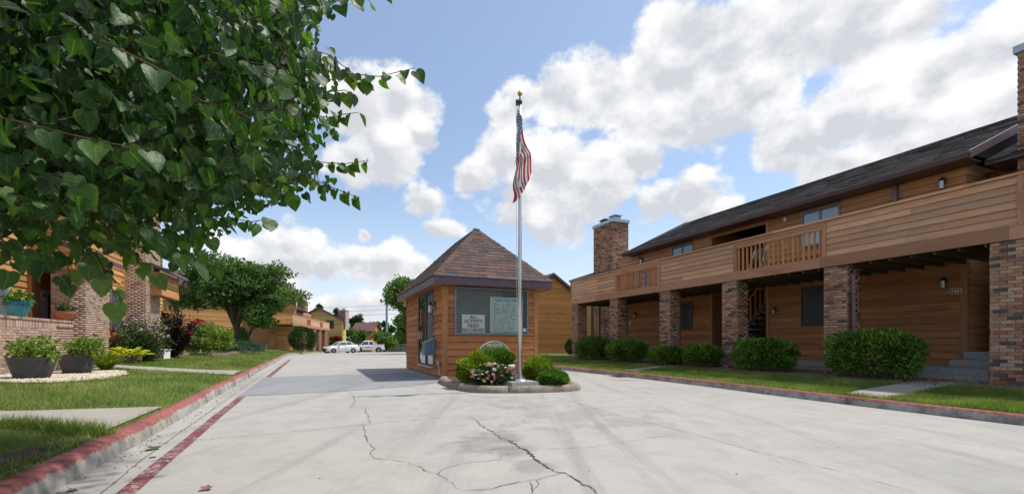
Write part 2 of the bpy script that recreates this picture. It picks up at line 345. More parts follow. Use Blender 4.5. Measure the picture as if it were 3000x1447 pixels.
concrete('concrete', (.40, .38, .345)); concrete('concrete_patch', (.28, .285, .29), False); concrete('path_concrete', (.36, .325, .275), False)
def paintmat(name, c, under, lo, hi):
    m, nt, p, o = newmat(name); b = NB(nt)
    a = b.attr('paint'); n = b.noise(b.pos((1, 1, 1)), 3.1, 8, .8, .8); n2 = b.noise(b.pos(), 34, 4, .7)
    f = b.m('ADD', a, b.m('ADD', b.m('MULTIPLY', b.m('SUBTRACT', n, .5), 1.5), b.m('MULTIPLY', b.m('SUBTRACT', n2, .5), .8)))
    d = b.noise(b.pos(), 3.0, 6, .7); un = b.mix(b.mr(d, .42, .62, 0, .75), under, scl(under, .4))
    pc = b.mix(b.mr(b.noise(b.pos(), 11, 5, .7), .35, .7), c, scl(c, .62))
    b.L.new(b.mix(b.mr(f, lo, hi), un, pc), p.inputs['Base Color']); p.inputs['Roughness'].default_value = .85; p.inputs['Specular IOR Level'].default_value = .25
    b.bump(n2, p, .5, .006); return m
paintmat('kerb_paint', (.34, .12, .105), (.36, .335, .30), .42, .68)
paintmat('stripe_paint', (.21, .06, .06), (.40, .385, .36), .42, .62)
def groundmat():
    m, nt, p, o = newmat('turf'); b = NB(nt)
    n = b.noise(b.pos(), 1.1, 6, .65); f = b.noise(b.pos(), 24, 4, .7)
    col = b.ramp(n, [(.3, (.09, .14, .035)), (.52, (.12, .17, .045)), (.68, (.20, .20, .08)), (.8, (.24, .19, .10))])
    col = b.mix(b.mr(f, .35, .7, 0, .6), col, (.075, .085, .032)); b.L.new(col, p.inputs['Base Color']); p.inputs['Roughness'].default_value = .95; p.inputs['Specular IOR Level'].default_value = .1
    b.bump(f, p, .8, .02)
groundmat()
def flagmat():
    m, nt, p, o = newmat('flag_cloth'); b = NB(nt)
    uv = b.n('ShaderNodeUVMap'); uv.uv_map = 'UVMap'; sp = b.n('ShaderNodeSeparateXYZ'); b.L.new(uv.outputs[0], sp.inputs[0]); u, v = sp.outputs[0], sp.outputs[1]
    par = b.m('MODULO', b.m('FLOOR', b.m('MULTIPLY', v, 13.0)), 2.0)
    col = b.mix(par, (.42, .02, .035), (.72, .71, .70))
    can = b.m('MULTIPLY', b.m('LESS_THAN', u, .4), b.m('LESS_THAN', v, 7 / 13))
    fx = b.m('SUBTRACT', b.m('FRACT', b.m('MULTIPLY', u, 6 / .4)), .5); row = b.m('MULTIPLY', v, 9 / (7 / 13))
    fy = b.m('SUBTRACT', b.m('FRACT', row), .5)
    r = b.m('SQRT', b.m('ADD', b.m('MULTIPLY', fx, fx), b.m('MULTIPLY', b.m('MULTIPLY', fy, fy), .6)))
    cc = b.mix(b.m('LESS_THAN', r, .27), (.02, .04, .17), (.7, .7, .72))
    col = b.mix(can, col, cc); b.L.new(col, p.inputs['Base Color']); p.inputs['Roughness'].default_value = .8
    t = b.n('ShaderNodeBsdfTranslucent'); b.L.new(col, t.inputs[0]); ms = b.n('ShaderNodeMixShader'); ms.inputs[0].default_value = .3
    b.L.new(p.outputs[0], ms.inputs[1]); b.L.new(t.outputs[0], ms.inputs[2]); b.L.new(ms.outputs[0], o.inputs[0])
flagmat()
# ------------------------------------------------------------------ geometry helpers
BOXF = [(0, 3, 2, 1), (4, 5, 6, 7), (0, 1, 5, 4), (1, 2, 6, 5), (2, 3, 7, 6), (3, 0, 4, 7)]
class G:
    def __init__(s, fr=ST): s.v = []; s.f = []; s.r = []; s.fr = fr
    def hexa(s, pts, rnd=None, fr=None):
        fr = fr or s.fr; n = len(s.v); s.v += [fr.w(*p) for p in pts]; s.f += [tuple(n + i for i in q) for q in BOXF]
        s.r += [random.random() if rnd is None else rnd] * 6; return s
    def box(s, x0, x1, y0, y1, z0, z1, rnd=None, fr=None):
        if x0 > x1: x0, x1 = x1, x0
        if y0 > y1: y0, y1 = y1, y0
        if z0 > z1: z0, z1 = z1, z0
        return s.hexa([(x0, y0, z0), (x1, y0, z0), (x1, y1, z0), (x0, y1, z0), (x0, y0, z1), (x1, y0, z1), (x1, y1, z1), (x0, y1, z1)], rnd, fr)
    def poly(s, pts, rnd=None):
        n = len(s.v); s.v += [s.fr.w(*p) for p in pts]; s.f.append(tuple(range(n, n + len(pts)))); s.r.append(random.random() if rnd is None else rnd); return s
    def slab(s, pts, dz, rnd=None):              # a flat polygon with thickness dz (dz along z)
        k = len(pts); n = len(s.v); rr = random.random() if rnd is None else rnd
        s.v += [s.fr.w(*p) for p in pts] + [s.fr.w(p[0], p[1], p[2] + dz) for p in pts]
        s.f += [tuple(range(n + k - 1, n - 1, -1)), tuple(range(n + k, n + 2 * k))] + [(n + i, n + (i + 1) % k, n + k + (i + 1) % k, n + k + i) for i in range(k)]
        s.r += [rr] * (k + 2); return s
    def prism(s, pts, off, rnd=None):            # polygon extruded along a vector
        k = len(pts); n = len(s.v); rr = random.random() if rnd is None else rnd
        s.v += [s.fr.w(*p) for p in pts] + [s.fr.w(p[0] + off[0], p[1] + off[1], p[2] + off[2]) for p in pts]
        s.f += [tuple(range(n + k - 1, n - 1, -1)), tuple(range(n + k, n + 2 * k))] + [(n + i, n + (i + 1) % k, n + k + (i + 1) % k, n + k + i) for i in range(k)]
        s.r += [rr] * (k + 2); return s
    def lathe(s, c, prof, n=16, rnd=.5, cap=True, sx=1.0, axis='z'):
        b = len(s.v)
        for (r, z) in prof:
            for i in range(n):
                a = 2 * math.pi * i / n
                if axis == 'z': p = (c[0] + r * sx * math.cos(a), c[1] + r * math.sin(a), c[2] + z)
                elif axis == 'x': p = (c[0] + z, c[1] + r * math.cos(a), c[2] + r * math.sin(a))
                else: p = (c[0] + r * math.cos(a), c[1] + z, c[2] + r * math.sin(a))
                s.v.append(s.fr.w(*p))
        for j in range(len(prof) - 1):
            for i in range(n):
                s.f.append((b + j * n + i, b + j * n + (i + 1) % n, b + (j + 1) * n + (i + 1) % n, b + (j + 1) * n + i)); s.r.append(rnd)
        if cap: s.f += [tuple(b + i for i in range(n))[::-1], tuple(b + (len(prof) - 1) * n + i for i in range(n))]; s.r += [rnd, rnd]
        return s
    def tube(s, path, rad, n=8, rnd=.5):         # path points in frame coordinates
        b = len(s.v); P = [Vector(p) for p in path]; k = len(P); rad = rad if isinstance(rad, (list, tuple)) else [rad] * k
        for j, p in enumerate(P):
            d = (P[min(j + 1, k - 1)] - P[max(j - 1, 0)]).normalized(); a = d.cross(Vector((0, 0, 1)))
            if a.length < .05: a = d.cross(Vector((1, 0, 0)))
            a.normalize(); c = d.cross(a)
            for i in range(n):
                t = 2 * math.pi * i / n; q = p + a * (rad[j] * math.cos(t)) + c * (rad[j] * math.sin(t)); s.v.append(s.fr.w(*q))
        for j in range(k - 1):
            for i in range(n): s.f.append((b + j * n + i, b + j * n + (i + 1) % n, b + (j + 1) * n + (i + 1) % n, b + (j + 1) * n + i)); s.r.append(rnd)
        s.f += [tuple(b + i for i in range(n))[::-1], tuple(b + (k - 1) * n + i for i in range(n))]; s.r += [rnd, rnd]; return s
    def clap(s, axis, pl, dr, a0, a1, z0, z1, rnd=None, th=.034):   # one lapped board on the wall plane, butt edge proud
        lo, hi = pl + dr * th, pl + dr * .006
        if axis == 'y': pts = [(pl, a0, z0), (lo, a0, z0), (lo, a1, z0), (pl, a1, z0), (pl, a0, z1), (hi, a0, z1), (hi, a1, z1), (pl, a1, z1)]
        else: pts = [(a0, pl, z0), (a0, lo, z0), (a1, lo, z0), (a1, pl, z0), (a0, pl, z1), (a0, hi, z1), (a1, hi, z1), (a1, pl, z1)]
        return s.hexa(pts, rnd)
COL = sc.collection
def setattr_mesh(me, rnd=None, paint=None):
    if rnd is not None:
        a = me.attributes.new('rnd', 'FLOAT', 'FACE'); a.data.foreach_set('value', np.asarray(rnd, dtype=np.float32))
    if paint is not None:
        a = me.attributes.new('paint', 'FLOAT', 'POINT'); a.data.foreach_set('value', np.asarray(paint, dtype=np.float32))
def fixnormals(me):
    import bmesh
    bm = bmesh.new(); bm.from_mesh(me); bmesh.ops.recalc_face_normals(bm, faces=bm.faces); bm.to_mesh(me); bm.free()
def link(name, me, parent=None, loc=(0, 0, 0)):
    o = bpy.data.objects.new(name, me); COL.objects.link(o); o.location = loc
    if parent is not None: o.parent = parent
    return o
def tag(o, label=None, cat=None, group=None, kind=None):
    if label: o['label'] = label
    if cat: o['category'] = cat
    if group: o['group'] = group
    if kind: o['kind'] = kind
    return o
def emesh(name, g, mat, off=(0, 0, 0), smooth=False, paint=None, fix=True):
    me = bpy.data.meshes.new(name); v = np.asarray(g.v, dtype=np.float64) - np.asarray(off)
    me.from_pydata(v.tolist(), [], g.f); setattr_mesh(me, g.r, paint); me.materials.append(M[mat])
    if fix: fixnormals(me)
    if smooth: me.polygons.foreach_set('use_smooth', [True] * len(me.polygons))
    me.update(); return me
class Thing:
    def __init__(s, name, label, cat, loc, group=None, kind=None):
        s.o = bpy.data.objects.new(name, None); COL.objects.link(s.o); s.o.location = loc; s.loc = tuple(loc); s.o.empty_display_size = .2
        tag(s.o, label, cat, group, kind)
    def add(s, name, g, mat, parent=None, smooth=False, label=None, kind=None, paint=None):
        o = link(name, emesh(name, g, mat, s.loc, smooth, paint), parent or s.o)
        if label: o['label'] = label
        if kind: o['kind'] = kind
        return o
def single(name, g, mat, label, cat, loc=(0, 0, 0), group=None, kind=None, smooth=False, paint=None):
    o = link(name, emesh(name, g, mat, loc, smooth, paint), None, loc); return tag(o, label, cat, group, kind)
def structure(name, g, mat, smooth=False, paint=None, parent=None):
    o = link(name, emesh(name, g, mat, (0, 0, 0), smooth, paint), parent)
    if parent is None: o['kind'] = 'structure'
    return o
# bulk meshes from numpy arrays: verts (n,k,3) of n polygons with k corners each
def bulk(name, V, mat, off=(0, 0, 0), rnd=None, parent=None, loc=(0, 0, 0)):
    n, k, _ = V.shape; me = bpy.data.meshes.new(name)
    me.vertices.add(n * k); me.vertices.foreach_set('co', (V.reshape(-1, 3) - np.asarray(off)).astype(np.float32).ravel())
    me.loops.add(n * k); me.loops.foreach_set('vertex_index', np.arange(n * k, dtype=np.int32))
    me.polygons.add(n); me.polygons.foreach_set('loop_start', np.arange(0, n * k, k, dtype=np.int32)); me.polygons.foreach_set('loop_total', np.full(n, k, dtype=np.int32))
    me.update(calc_edges=True); setattr_mesh(me, RNG.random(n) if rnd is None else rnd); me.materials.append(M[mat])
    return link(name, me, parent, loc)
def indexed(name, V, FI, mat, off=(0, 0, 0), rnd=None, parent=None, loc=(0, 0, 0), smooth=False, uv=None):   # V (n,k,3), FI faces of one copy
    n, k, _ = V.shape; me = bpy.data.meshes.new(name); FI = np.asarray(FI); m = FI.shape[1]
    idx = (FI[None, :, :] + (np.arange(n) * k)[:, None, None]).reshape(-1, m); nf = len(idx)
    me.vertices.add(n * k); me.vertices.foreach_set('co', (V.reshape(-1, 3) - np.asarray(off)).astype(np.float32).ravel())
    me.loops.add(nf * m); me.loops.foreach_set('vertex_index', idx.astype(np.int32).ravel())
    me.polygons.add(nf); me.polygons.foreach_set('loop_start', np.arange(0, nf * m, m, dtype=np.int32)); me.polygons.foreach_set('loop_total', np.full(nf, m, dtype=np.int32))
    me.update(calc_edges=True); r = RNG.random(n) if rnd is None else rnd; setattr_mesh(me, np.repeat(r, len(FI))); me.materials.append(M[mat])
    if smooth: me.polygons.foreach_set('use_smooth', np.ones(nf, dtype=bool))
    if uv is not None:
        l = me.uv_layers.new(name='UVMap'); l.data.foreach_set('uv', np.tile(np.asarray(uv)[FI.ravel()], (n, 1)).astype(np.float32).ravel())
    return link(name, me, parent, loc)
def unit(v): return v / (np.linalg.norm(v, axis=-1, keepdims=True) + 1e-9)
def leaves(P, D, size, width=.5, fold=.18, Nrm=None):  # rhombic folded leaves at P pointing along D; returns (n,4,3)
    n = len(P); D = unit(D); R = RNG.normal(size=(n, 3)) if Nrm is None else Nrm
    S = unit(np.cross(D, R)); Nn = np.cross(S, D); size = np.broadcast_to(np.asarray(size), (n,))[:, None]
    a = P; c = P + D * size; m = P + D * size * .45
    l = m + S * size * width * .5 + Nn * size * fold; r = m - S * size * width * .5 + Nn * size * fold
    return np.stack([a, r, c, l], 1)
def sph(n):
    return unit(RNG.normal(size=(n, 3)))
def text_mesh(body, size, shear=0.0, align='CENTER', ext=.001, font_off=0.0):
    c = bpy.data.curves.new('lettering', 'FONT'); c.body = body; c.size = size; c.align_x = align; c.align_y = 'CENTER'; c.shear = shear; c.extrude = ext; c.offset = font_off; c.resolution_u = 2
    o = bpy.data.objects.new('lettering', c); COL.objects.link(o); me = bpy.data.meshes.new_from_object(o); bpy.data.objects.remove(o); bpy.data.curves.remove(c); return me
def put_text(name, body, size, mat, parent, loc, rz, shear=0, xs=1.0, bold=0.0, rx=90):
    me = text_mesh(body, size, shear, font_off=bold); me.materials.append(M[mat]); me.name = name
    o = link(name, me, parent, loc); o.rotation_euler = (math.radians(rx), 0, rz); o.scale = (xs, 1, 1); return o
# bricks: collected per thing, the nearest 300 become objects, the rest one joined part
class Bricks:
    VAR = 14
    def __init__(s, thing, mat): s.t = thing; s.mat = mat; s.items = []; s.cache = {}
    def face(s, parent, fr, axis, pl, dr, a0, a1, z0, z1, L=.203, h=.057, j=.010, soldier=False):
        if soldier: L, h = h, z1 - z0 - j
        rows = max(1, int(round((z1 - z0) / (h + j)))); ph = (z1 - z0) / rows
        for r in range(rows):
            zc = z0 + (r + .5) * ph; a = a0
            if r % 2 and not soldier: a -= (L + j) / 2
            while a < a1 - .015:
                b0, b1 = max(a, a0), min(a + L, a1); a += L + j
                if b1 - b0 < .03: continue
                c = (b0 + b1) / 2; p = fr.w(pl + dr * .003, c, zc) if axis == 'y' else fr.w(c, pl + dr * .003, zc)
                s.items.append((p, b1 - b0, ph - j, fr.a + (math.pi / 2 if axis == 'y' else 0), parent, RNG.integers(0, s.VAR)))
    def build(s, limit=300):
        s.items.sort(key=lambda i: i[0][0] ** 2 + i[0][1] ** 2)
        rv = (np.arange(s.VAR) + .5) / s.VAR
        for (p, L, h, a, par, k) in s.items[:limit]:
            key = (round(L, 2), round(h, 3), int(k))
            if key not in s.cache:
                g = G(WD); g.box(-key[0] / 2, key[0] / 2, -.018, .018, -key[1] / 2, key[1] / 2, rnd=float(rv[k])); s.cache[key] = emesh('brick', g, s.mat)
            o = link('brick', s.cache[key], par, tuple(np.array(p) - np.array(s.t.loc) + RNG.normal(0, .0012, 3))); o.rotation_euler = (0, 0, a)
        rest = s.items[limit:]
        if rest:
            B = np.array([[-1, -1, -1], [1, -1, -1], [1, 1, -1], [-1, 1, -1], [-1, -1, 1], [1, -1, 1], [1, 1, 1], [-1, 1, 1]], float) * .5
            P = np.array([i[0] for i in rest]); Ls = np.array([i[1] for i in rest]); hs = np.array([i[2] for i in rest]); A = np.array([i[3] for i in rest]); K = np.array([i[5] for i in rest])
            q = B[None] * np.stack([Ls, np.full(len(Ls), .036), hs], 1)[:, None, :]
            x = q[..., 0] * np.cos(A)[:, None] - q[..., 1] * np.sin(A)[:, None]; y = q[..., 0] * np.sin(A)[:, None] + q[..., 1] * np.cos(A)[:, None]
            V = np.stack([x, y, q[..., 2]], -1) + P[:, None, :] + RNG.normal(0, .001, (len(P), 1, 3))
            o = indexed('brick', V, BOXF, s.mat, s.t.loc, rv[K], s.t.o); o['kind'] = 'stuff'
# ------------------------------------------------------------------ terrain functions
LK = [gp(px, py, lambda X, Y: .15 - drop(Y)) for px, py in ((0, 1406), (300, 1278), (480, 1198), (600, 1139), (690, 1100), (740, 1076), (804, 1049), (843, 1034))]
LKP = [ST.inv(x, y) for x, y, z in LK]
LKP = [(-1.8, -9.0), (-1.8, 0.0)] + [(s, t) for s, t in LKP]
LKW = [ST.w(s, t, 0)[:2] for s, t in LKP] + [(-21.2, 47), (-22.3, 52), (-23.5, 57), (-25.6, 67), (-29, 84)]
RKW = [gp(px, py, .02)[:2] for px, py in ((1560, 1062), (1620, 1070), (1720, 1079), (1811, 1087), (1950, 1101), (2100, 1116), (2382, 1149), (2500, 1161), (3000, 1213))]
RKW = [(-2.2, 34.0), (-.2, 28.0)] + RKW + [ST.w(8.9, 1.0, 0)[:2], ST.w(8.9, -4, 0)[:2], ST.w(8.9, -12, 0)[:2]]
def resample(P, step):
    P = np.array(P, float); d = np.r_[0, np.cumsum(np.linalg.norm(np.diff(P, axis=0), axis=1))]
    n = max(2, int(d[-1] / step)); q = np.linspace(0, d[-1], n + 1); return np.stack([np.interp(q, d, P[:, i]) for i in range(P.shape[1])], 1)
def smoothline(P, it=2):
    P = np.array(P, float)
    for _ in range(it): Q = P.copy(); Q[1:-1] = .25 * P[:-2] + .5 * P[1:-1] + .25 * P[2:]; P = Q
    return P
LKL = smoothline(resample(LKW, .75), 4); RKL = smoothline(resample(RKW, .75), 4)
LKS = np.array([ST.inv(*p) for p in LKL])
def clamp(x): return min(1, max(0, x))
def llz(X, Y):
    s, t = ST.inv(X, Y); sk = np.interp(t, LKS[:, 1], LKS[:, 0]); k = clamp((sk - s) / 4.2) ** .8
    zl = .22 + .23 * clamp((t - 16) / 22) - .35 * clamp((t - 47) / 12)
    return lerp(.15 - drop(Y), zl, k)
def rlz(X, Y):
    s, t = ST.inv(X, Y); return lerp(.02, .18, clamp((s - 9.4) / 2.2)) - .3 * clamp((Y - 30) / 30)
# ground sheet to the horizon
g = G(WD); R_ = [-3000, -200, -60, 60, 200, 3000]
for i in range(5):
    for j in range(5): g.poly([(R_[i], R_[j], -1.15), (R_[i + 1], R_[j], -1.15), (R_[i + 1], R_[j + 1], -1.15), (R_[i], R_[j + 1], -1.15)], .5)
structure('ground', g, 'turf')
def offset_line(P, d):
    T = np.gradient(P, axis=0); T /= np.linalg.norm(T, axis=1)[:, None]; Nn = np.stack([T[:, 1], -T[:, 0]], 1); return P + Nn * d
# road: from the left kerb foot to the right kerb foot
LF = offset_line(LKL, .17); RF = offset_line(RKL, .17)      # right kerb line runs towards the camera, so its right-hand side is the road
ys = np.r_[np.arange(-9, 30, 1.0), np.arange(30, 87, 3.0)]
xl = np.interp(ys, LF[:, 1], LF[:, 0])
rs = RF[::-1]; xr = np.interp(ys, rs[:, 1], rs[:, 0]); xr = np.where(ys > 34, -2.2 - (ys - 34) * .24, xr)
g = G(WD); nx = 26
for j in range(len(ys)):
    for i in range(nx + 1):
        x = lerp(xl[j], xr[j], i / nx); g.v.append((x, ys[j], road_z(x, ys[j])))
for j in range(len(ys) - 1):
    for i in range(nx): a = j * (nx + 1) + i; g.f.append((a, a + 1, a + nx + 2, a + nx + 1)); g.r.append(.5)
road = structure('road', g, 'concrete', smooth=True)
plain('crack_dark', (.085, .075, .06), .95, var=.4, scale=20); plain('joint_dark', (.17, .155, .135), .95, var=.4, scale=9); plain('joint_pale', (.36, .345, .32), .95, var=.3, scale=9)
def strip(name, pts, w, mat, lift=.006, jit=0.0, step=.06, fn=road_z, taper=True, parent=None, paint=None):
    P = [gp(px, py, fn)[:2] for px, py in pts]; L = resample(P, step); n = len(L)
    W_ = np.interp(np.linspace(0, 1, n), np.linspace(0, 1, len(w)), w) if isinstance(w, (list, tuple)) else np.full(n, float(w))
    if jit:
        j = RNG.normal(0, jit, n); j[0] = j[-1] = 0; L = L + np.stack([j, RNG.normal(0, jit, n) * .6], 1); W_ = W_ * RNG.uniform(.1, .7, n)
    if taper: W_[0] *= .2; W_[-1] *= .2
    A = offset_line(L, -1) - L; A = A * (W_ / 2)[:, None]; g = G(WD); pa = []
    for i in range(n):
        for sgn in (-1, 1):
            p = L[i] + A[i] * sgn; g.v.append((p[0], p[1], fn(p[0], p[1]) + lift)); pa.append(.62)
    for i in range(n - 1): g.f.append((2 * i, 2 * i + 1, 2 * i + 3, 2 * i + 2)); g.r.append(.5)
    return structure(name, g, mat, parent=parent or road, paint=pa if paint else None)
def zz(l): return [(1000 + x / 2.147, 1050 + y / 2.147) for x, y in l]
# darker, greyer patch across the entrance lane
g = G(WD); NP = [(698, 1160), (800, 1156), (900, 1151), (1060, 1142), (1200, 1131), (1292, 1119)]; FP = [(775, 1105), (860, 1102), (930, 1099.5), (1010, 1097), (1110, 1094), (1194, 1091.5)]
for k in range(len(NP)):
    for q in (NP[k], FP[k]): X, Y, z = gp(*q, 0.0); g.v.append((X, Y, road_z(X, Y) + .004))
for k in range(len(NP) - 1): g.f.append((2 * k, 2 * k + 1, 2 * k + 3, 2 * k + 2)); g.r.append(.5)
structure('slab_patch', g, 'concrete_patch', parent=road)
strip('crack', zz([(0,200),(50,215),(90,245),(75,290),(55,300),(140,310),(165,350),(180,410)]), .014, 'crack_dark', jit=.02)
strip('crack', zz([(135,415),(160,470),(150,500),(180,540),(210,570),(185,600),(210,630),(330,640),(430,660),(500,690),(560,715),(620,735),(700,790),(760,830)]), .013, 'crack_dark', jit=.012)
strip('crack', zz([(760,830),(930,825),(1000,800),(1140,775),(1200,765),(1300,740),(1400,722)]), [.012, .02, .008, .012], 'crack_dark', jit=.01)
strip('crack', zz([(790,360),(850,385),(870,415),(940,455),(1000,500),(1080,530),(1120,560),(1170,580),(1220,630),(1290,680),(1340,712),(1400,720),(1480,760),(1520,795),(1560,805),(1610,850),(1680,910)]), [.01, .012, .02, .03, .02, .018, .035, .045, .05, .04, .03, .03, .02, .018], 'crack_dark', jit=.008, step=.035)
strip('crack', zz([(1000,497),(1040,505),(1085,522)]), .016, 'crack_dark', jit=.008)
strip('crack', zz([(610,735),(640,695),(760,660),(900,645),(1000,635),(1010,610),(1100,590),(1170,580)]), .013, 'joint_dark', jit=.012)
strip('crack', zz([(1170,572),(1340,570),(1560,560),(1750,530),(1950,495),(2140,480)]), .011, 'joint_dark', jit=.012)
strip('crack', zz([(1190,865),(1215,830),(1225,790),(1240,760),(1300,742)]), .012, 'crack_dark', jit=.01)
strip('crack', zz([(1190,765),(1200,800),(1210,840)]), .01, 'crack_dark', jit=.01)
strip('crack', zz([(1460,118),(1560,135),(1660,150)]), .02, 'crack_dark', jit=.02)
strip('crack', zz([(1910,175),(2060,210),(2250,245),(2450,285)]), .014, 'joint_dark', jit=.02)
strip('crack', [(1120, 1054.5), (1152, 1055), (1190, 1062)], .05, 'crack_dark', jit=.05, step=.3)
strip('crack', [(930, 1058), (985, 1058), (1012, 1062), (1011, 1069)], .04, 'joint_dark', jit=.06, step=.3)
strip('joint', [(344, 1312), (480, 1298), (620, 1285), (750, 1274), (1000, 1250), (1190, 1233), (1366, 1217)], .016, 'joint_dark', jit=.002)
strip('joint', [(1366, 1217), (1512, 1207), (1700, 1198), (1950, 1187)], .012, 'joint_pale', jit=.002)
strip('joint', zz([(1350, 245), (1600, 315), (1800, 370), (2140, 455), (2576, 575)]) + [(2500, 1390), (2700, 1447)], .013, 'joint_dark', jit=.003)
strip('joint', [(265, 1470), (300, 1444), (400, 1358), (500, 1286), (600, 1216), (680, 1158)], .02, 'joint_dark', jit=.006)
strip('joint', [(680, 1158), (700, 1143), (758, 1104), (830, 1062), (862, 1040)], .02, 'joint_dark', jit=.006)
strip('joint', [(680, 1163), (700, 1161), (800, 1157), (900, 1152), (1000, 1147)], .022, 'joint_dark', jit=.003)
strip('joint', [(1180, 1126), (1300, 1160), (1400, 1183), (1430, 1190)], .01, 'joint_pale', jit=.002)
for k in range(7): strip('joint', [(1002 + k * 22, 1098 - k * .3), (1040 + k * 30, 1128 - k * 1.2)], .008, 'joint_dark', lift=.009, jit=.004)
for a_, b_ in ((((330, 1455), (500, 1315), (700, 1164))), ((780, 1104.5), (815, 1078), (849, 1053.5)))[0:0]: pass
strip('painted_stripe', [(352, 1460), (450, 1375), (560, 1285), (640, 1216), (709, 1162)], .115, 'stripe_paint', lift=.005, taper=False, paint=True, step=.05)
strip('painted_stripe', [(786, 1104), (815, 1081), (849, 1053.5)], .14, 'stripe_paint', lift=.005, taper=False, paint=True, step=.1)
strip('painted_stripe', [(200, 1441), (225, 1432)], .07, 'stripe_paint', lift=.005, paint=True); strip('painted_stripe', [(436, 1342), (458, 1337)], .06, 'stripe_paint', lift=.005, paint=True)
# drain grate by the right kerb
X, Y, z = gp(1822, 1103, road_z); g = G(Frame((X, Y, z)))
for k in range(9): g.box(-.3, .3, -.2 + k * .045, -.175 + k * .045, .002, .012)
g.box(-.34, .34, -.24, -.205, .001, .013); g.box(-.34, .34, .2, .235, .001, .013)
single('drain_grate', g, 'dark_metal', 'dark iron drain grate in the road beside the right kerb', 'grate')
# kerbs
KP = [(-.03, -.2, .9), (-.02, -.004, .9), (.01, .004, .95), (.095, .003, .95), (.135, -.016, .72), (.158, -.075, .12), (.178, -.16, -.5)]
def kerb(name, L, ztop, off, seglen=4, crop=None):
    root = Thing(name, None, None, (0, 0, 0)); root.o['kind'] = 'structure'
    T = np.gradient(L, axis=0); T /= np.linalg.norm(T, axis=1)[:, None]; Nn = np.stack([T[:, 1], -T[:, 0]], 1)
    i = 0
    while i < len(L) - 1:
        j = min(i + seglen, len(L) - 1); g = G(WD); pa = []; idx = list(range(i, j + 1)); K = len(KP); wob = random.uniform(-.006, .006); fade = random.uniform(-.12, .12)
        for q, k in enumerate(idx):
            p = L[k].copy()
            if q == 0: p = p + T[k] * .006
            if q == len(idx) - 1: p = p - T[k] * .006
            zt = ztop(p[0], p[1])
            for (d, dz, a) in KP: g.v.append((p[0] + Nn[k, 0] * d, p[1] + Nn[k, 1] * d, zt + dz + wob * .4)); pa.append(a + off + fade)
        for q in range(len(idx) - 1):
            for m in range(K - 1): a = q * K + m; g.f.append((a, a + 1, a + K + 1, a + K)); g.r.append(.5)
        for e in (0, len(idx) - 1): g.f.append(tuple(e * K + m for m in range(K))); g.r.append(.5)
        o = root.add('kerb_stone', g, 'kerb_paint', paint=pa); o.data.polygons.foreach_set('use_smooth', [len(p.vertices) == 4 for p in o.data.polygons]); i = j
kerb('kerb_left', LKL, lambda X, Y: .15 - drop(Y), .0)
kerb('kerb_right', RKL, lambda X, Y: .02, .05)
# lawns
def lawn(name, L, fn, offs, sgn):
    T = np.gradient(L, axis=0); g = G(WD); K = len(offs)
    for p in L:
        for d in offs:
            X = p[0] + sgn * d * ST.c; Y = p[1] + sgn * d * ST.n; g.v.append((X, Y, fn(X, Y)))
    for i in range(len(L) - 1):
        for k in range(K - 1): a = i * K + k; g.f.append((a, a + 1, a + K + 1, a + K)); g.r.append(.5)
    return structure(name, g, 'turf', smooth=True)
lawn('lawn_left', LKL, llz, [0, .25, .6, 1, 1.6, 2.3, 3, 3.7, 4.4, 6, 9, 14, 22, 34], -1)
lawn('lawn_right', RKL, rlz, [0, .25, .6, 1, 1.5, 2.0, 2.4, 3.2, 5, 9, 15, 25, 40], 1)
# paths
def path(name, A, B, fn, n=10, lift=.016):
    PA = resample([gp(*p, fn)[:2] for p in A], .2); PB = resample([gp(*p, fn)[:2] for p in B], .2); q = np.linspace(0, 1, 24)
    PA = np.stack([np.interp(q, np.linspace(0, 1, len(PA)), PA[:, i]) for i in (0, 1)], 1); PB = np.stack([np.interp(q, np.linspace(0, 1, len(PB)), PB[:, i]) for i in (0, 1)], 1)
    g = G(WD); m = 5
    for i in range(24):
        for k in range(m): X, Y = lerp(PA[i], PB[i], k / (m - 1)); g.v.append((X, Y, fn(X, Y) + lift))
    for i in range(23):
        for k in range(m - 1): a = i * m + k; g.f.append((a, a + 1, a + m + 1, a + m)); g.r.append(.5)
    structure(name, g, 'path_concrete', smooth=True); return np.r_[PA, PB[::-1]]
PATHS = [path('path_near', [(-500, 1185), (-200, 1197), (0, 1208), (240, 1201), (474, 1194)], [(-500, 1205), (-200, 1222), (0, 1237), (150, 1249), (312, 1263)], llz),
         path('path_porch', [(250, 1062), (364, 1071), (480, 1077.5), (600, 1084), (712, 1086.5)], [(250, 1070), (364, 1080), (480, 1088), (580, 1094.5), (682, 1099)], llz),
         path('walk_steps', [(2462, 1153), (2560, 1136), (2690, 1117)], [(2592, 1168), (2720, 1146), (2905, 1121)], rlz),
         path('walk_stairs', [(1826, 1084.5), (1880, 1078), (1949, 1070)], [(1862, 1088.5), (1930, 1079), (2006, 1069)], rlz)]
def inpoly(P, poly):
    x, y = P[:, 0], P[:, 1]; c = np.zeros(len(P), bool); n = len(poly); j = n - 1
    for i in range(n):
        xi, yi = poly[i]; xj, yj = poly[j]
        c ^= ((yi > y) != (yj > y)) & (x < (xj - xi) * (y - yi) / (yj - yi + 1e-12) + xi); j = i
    return c
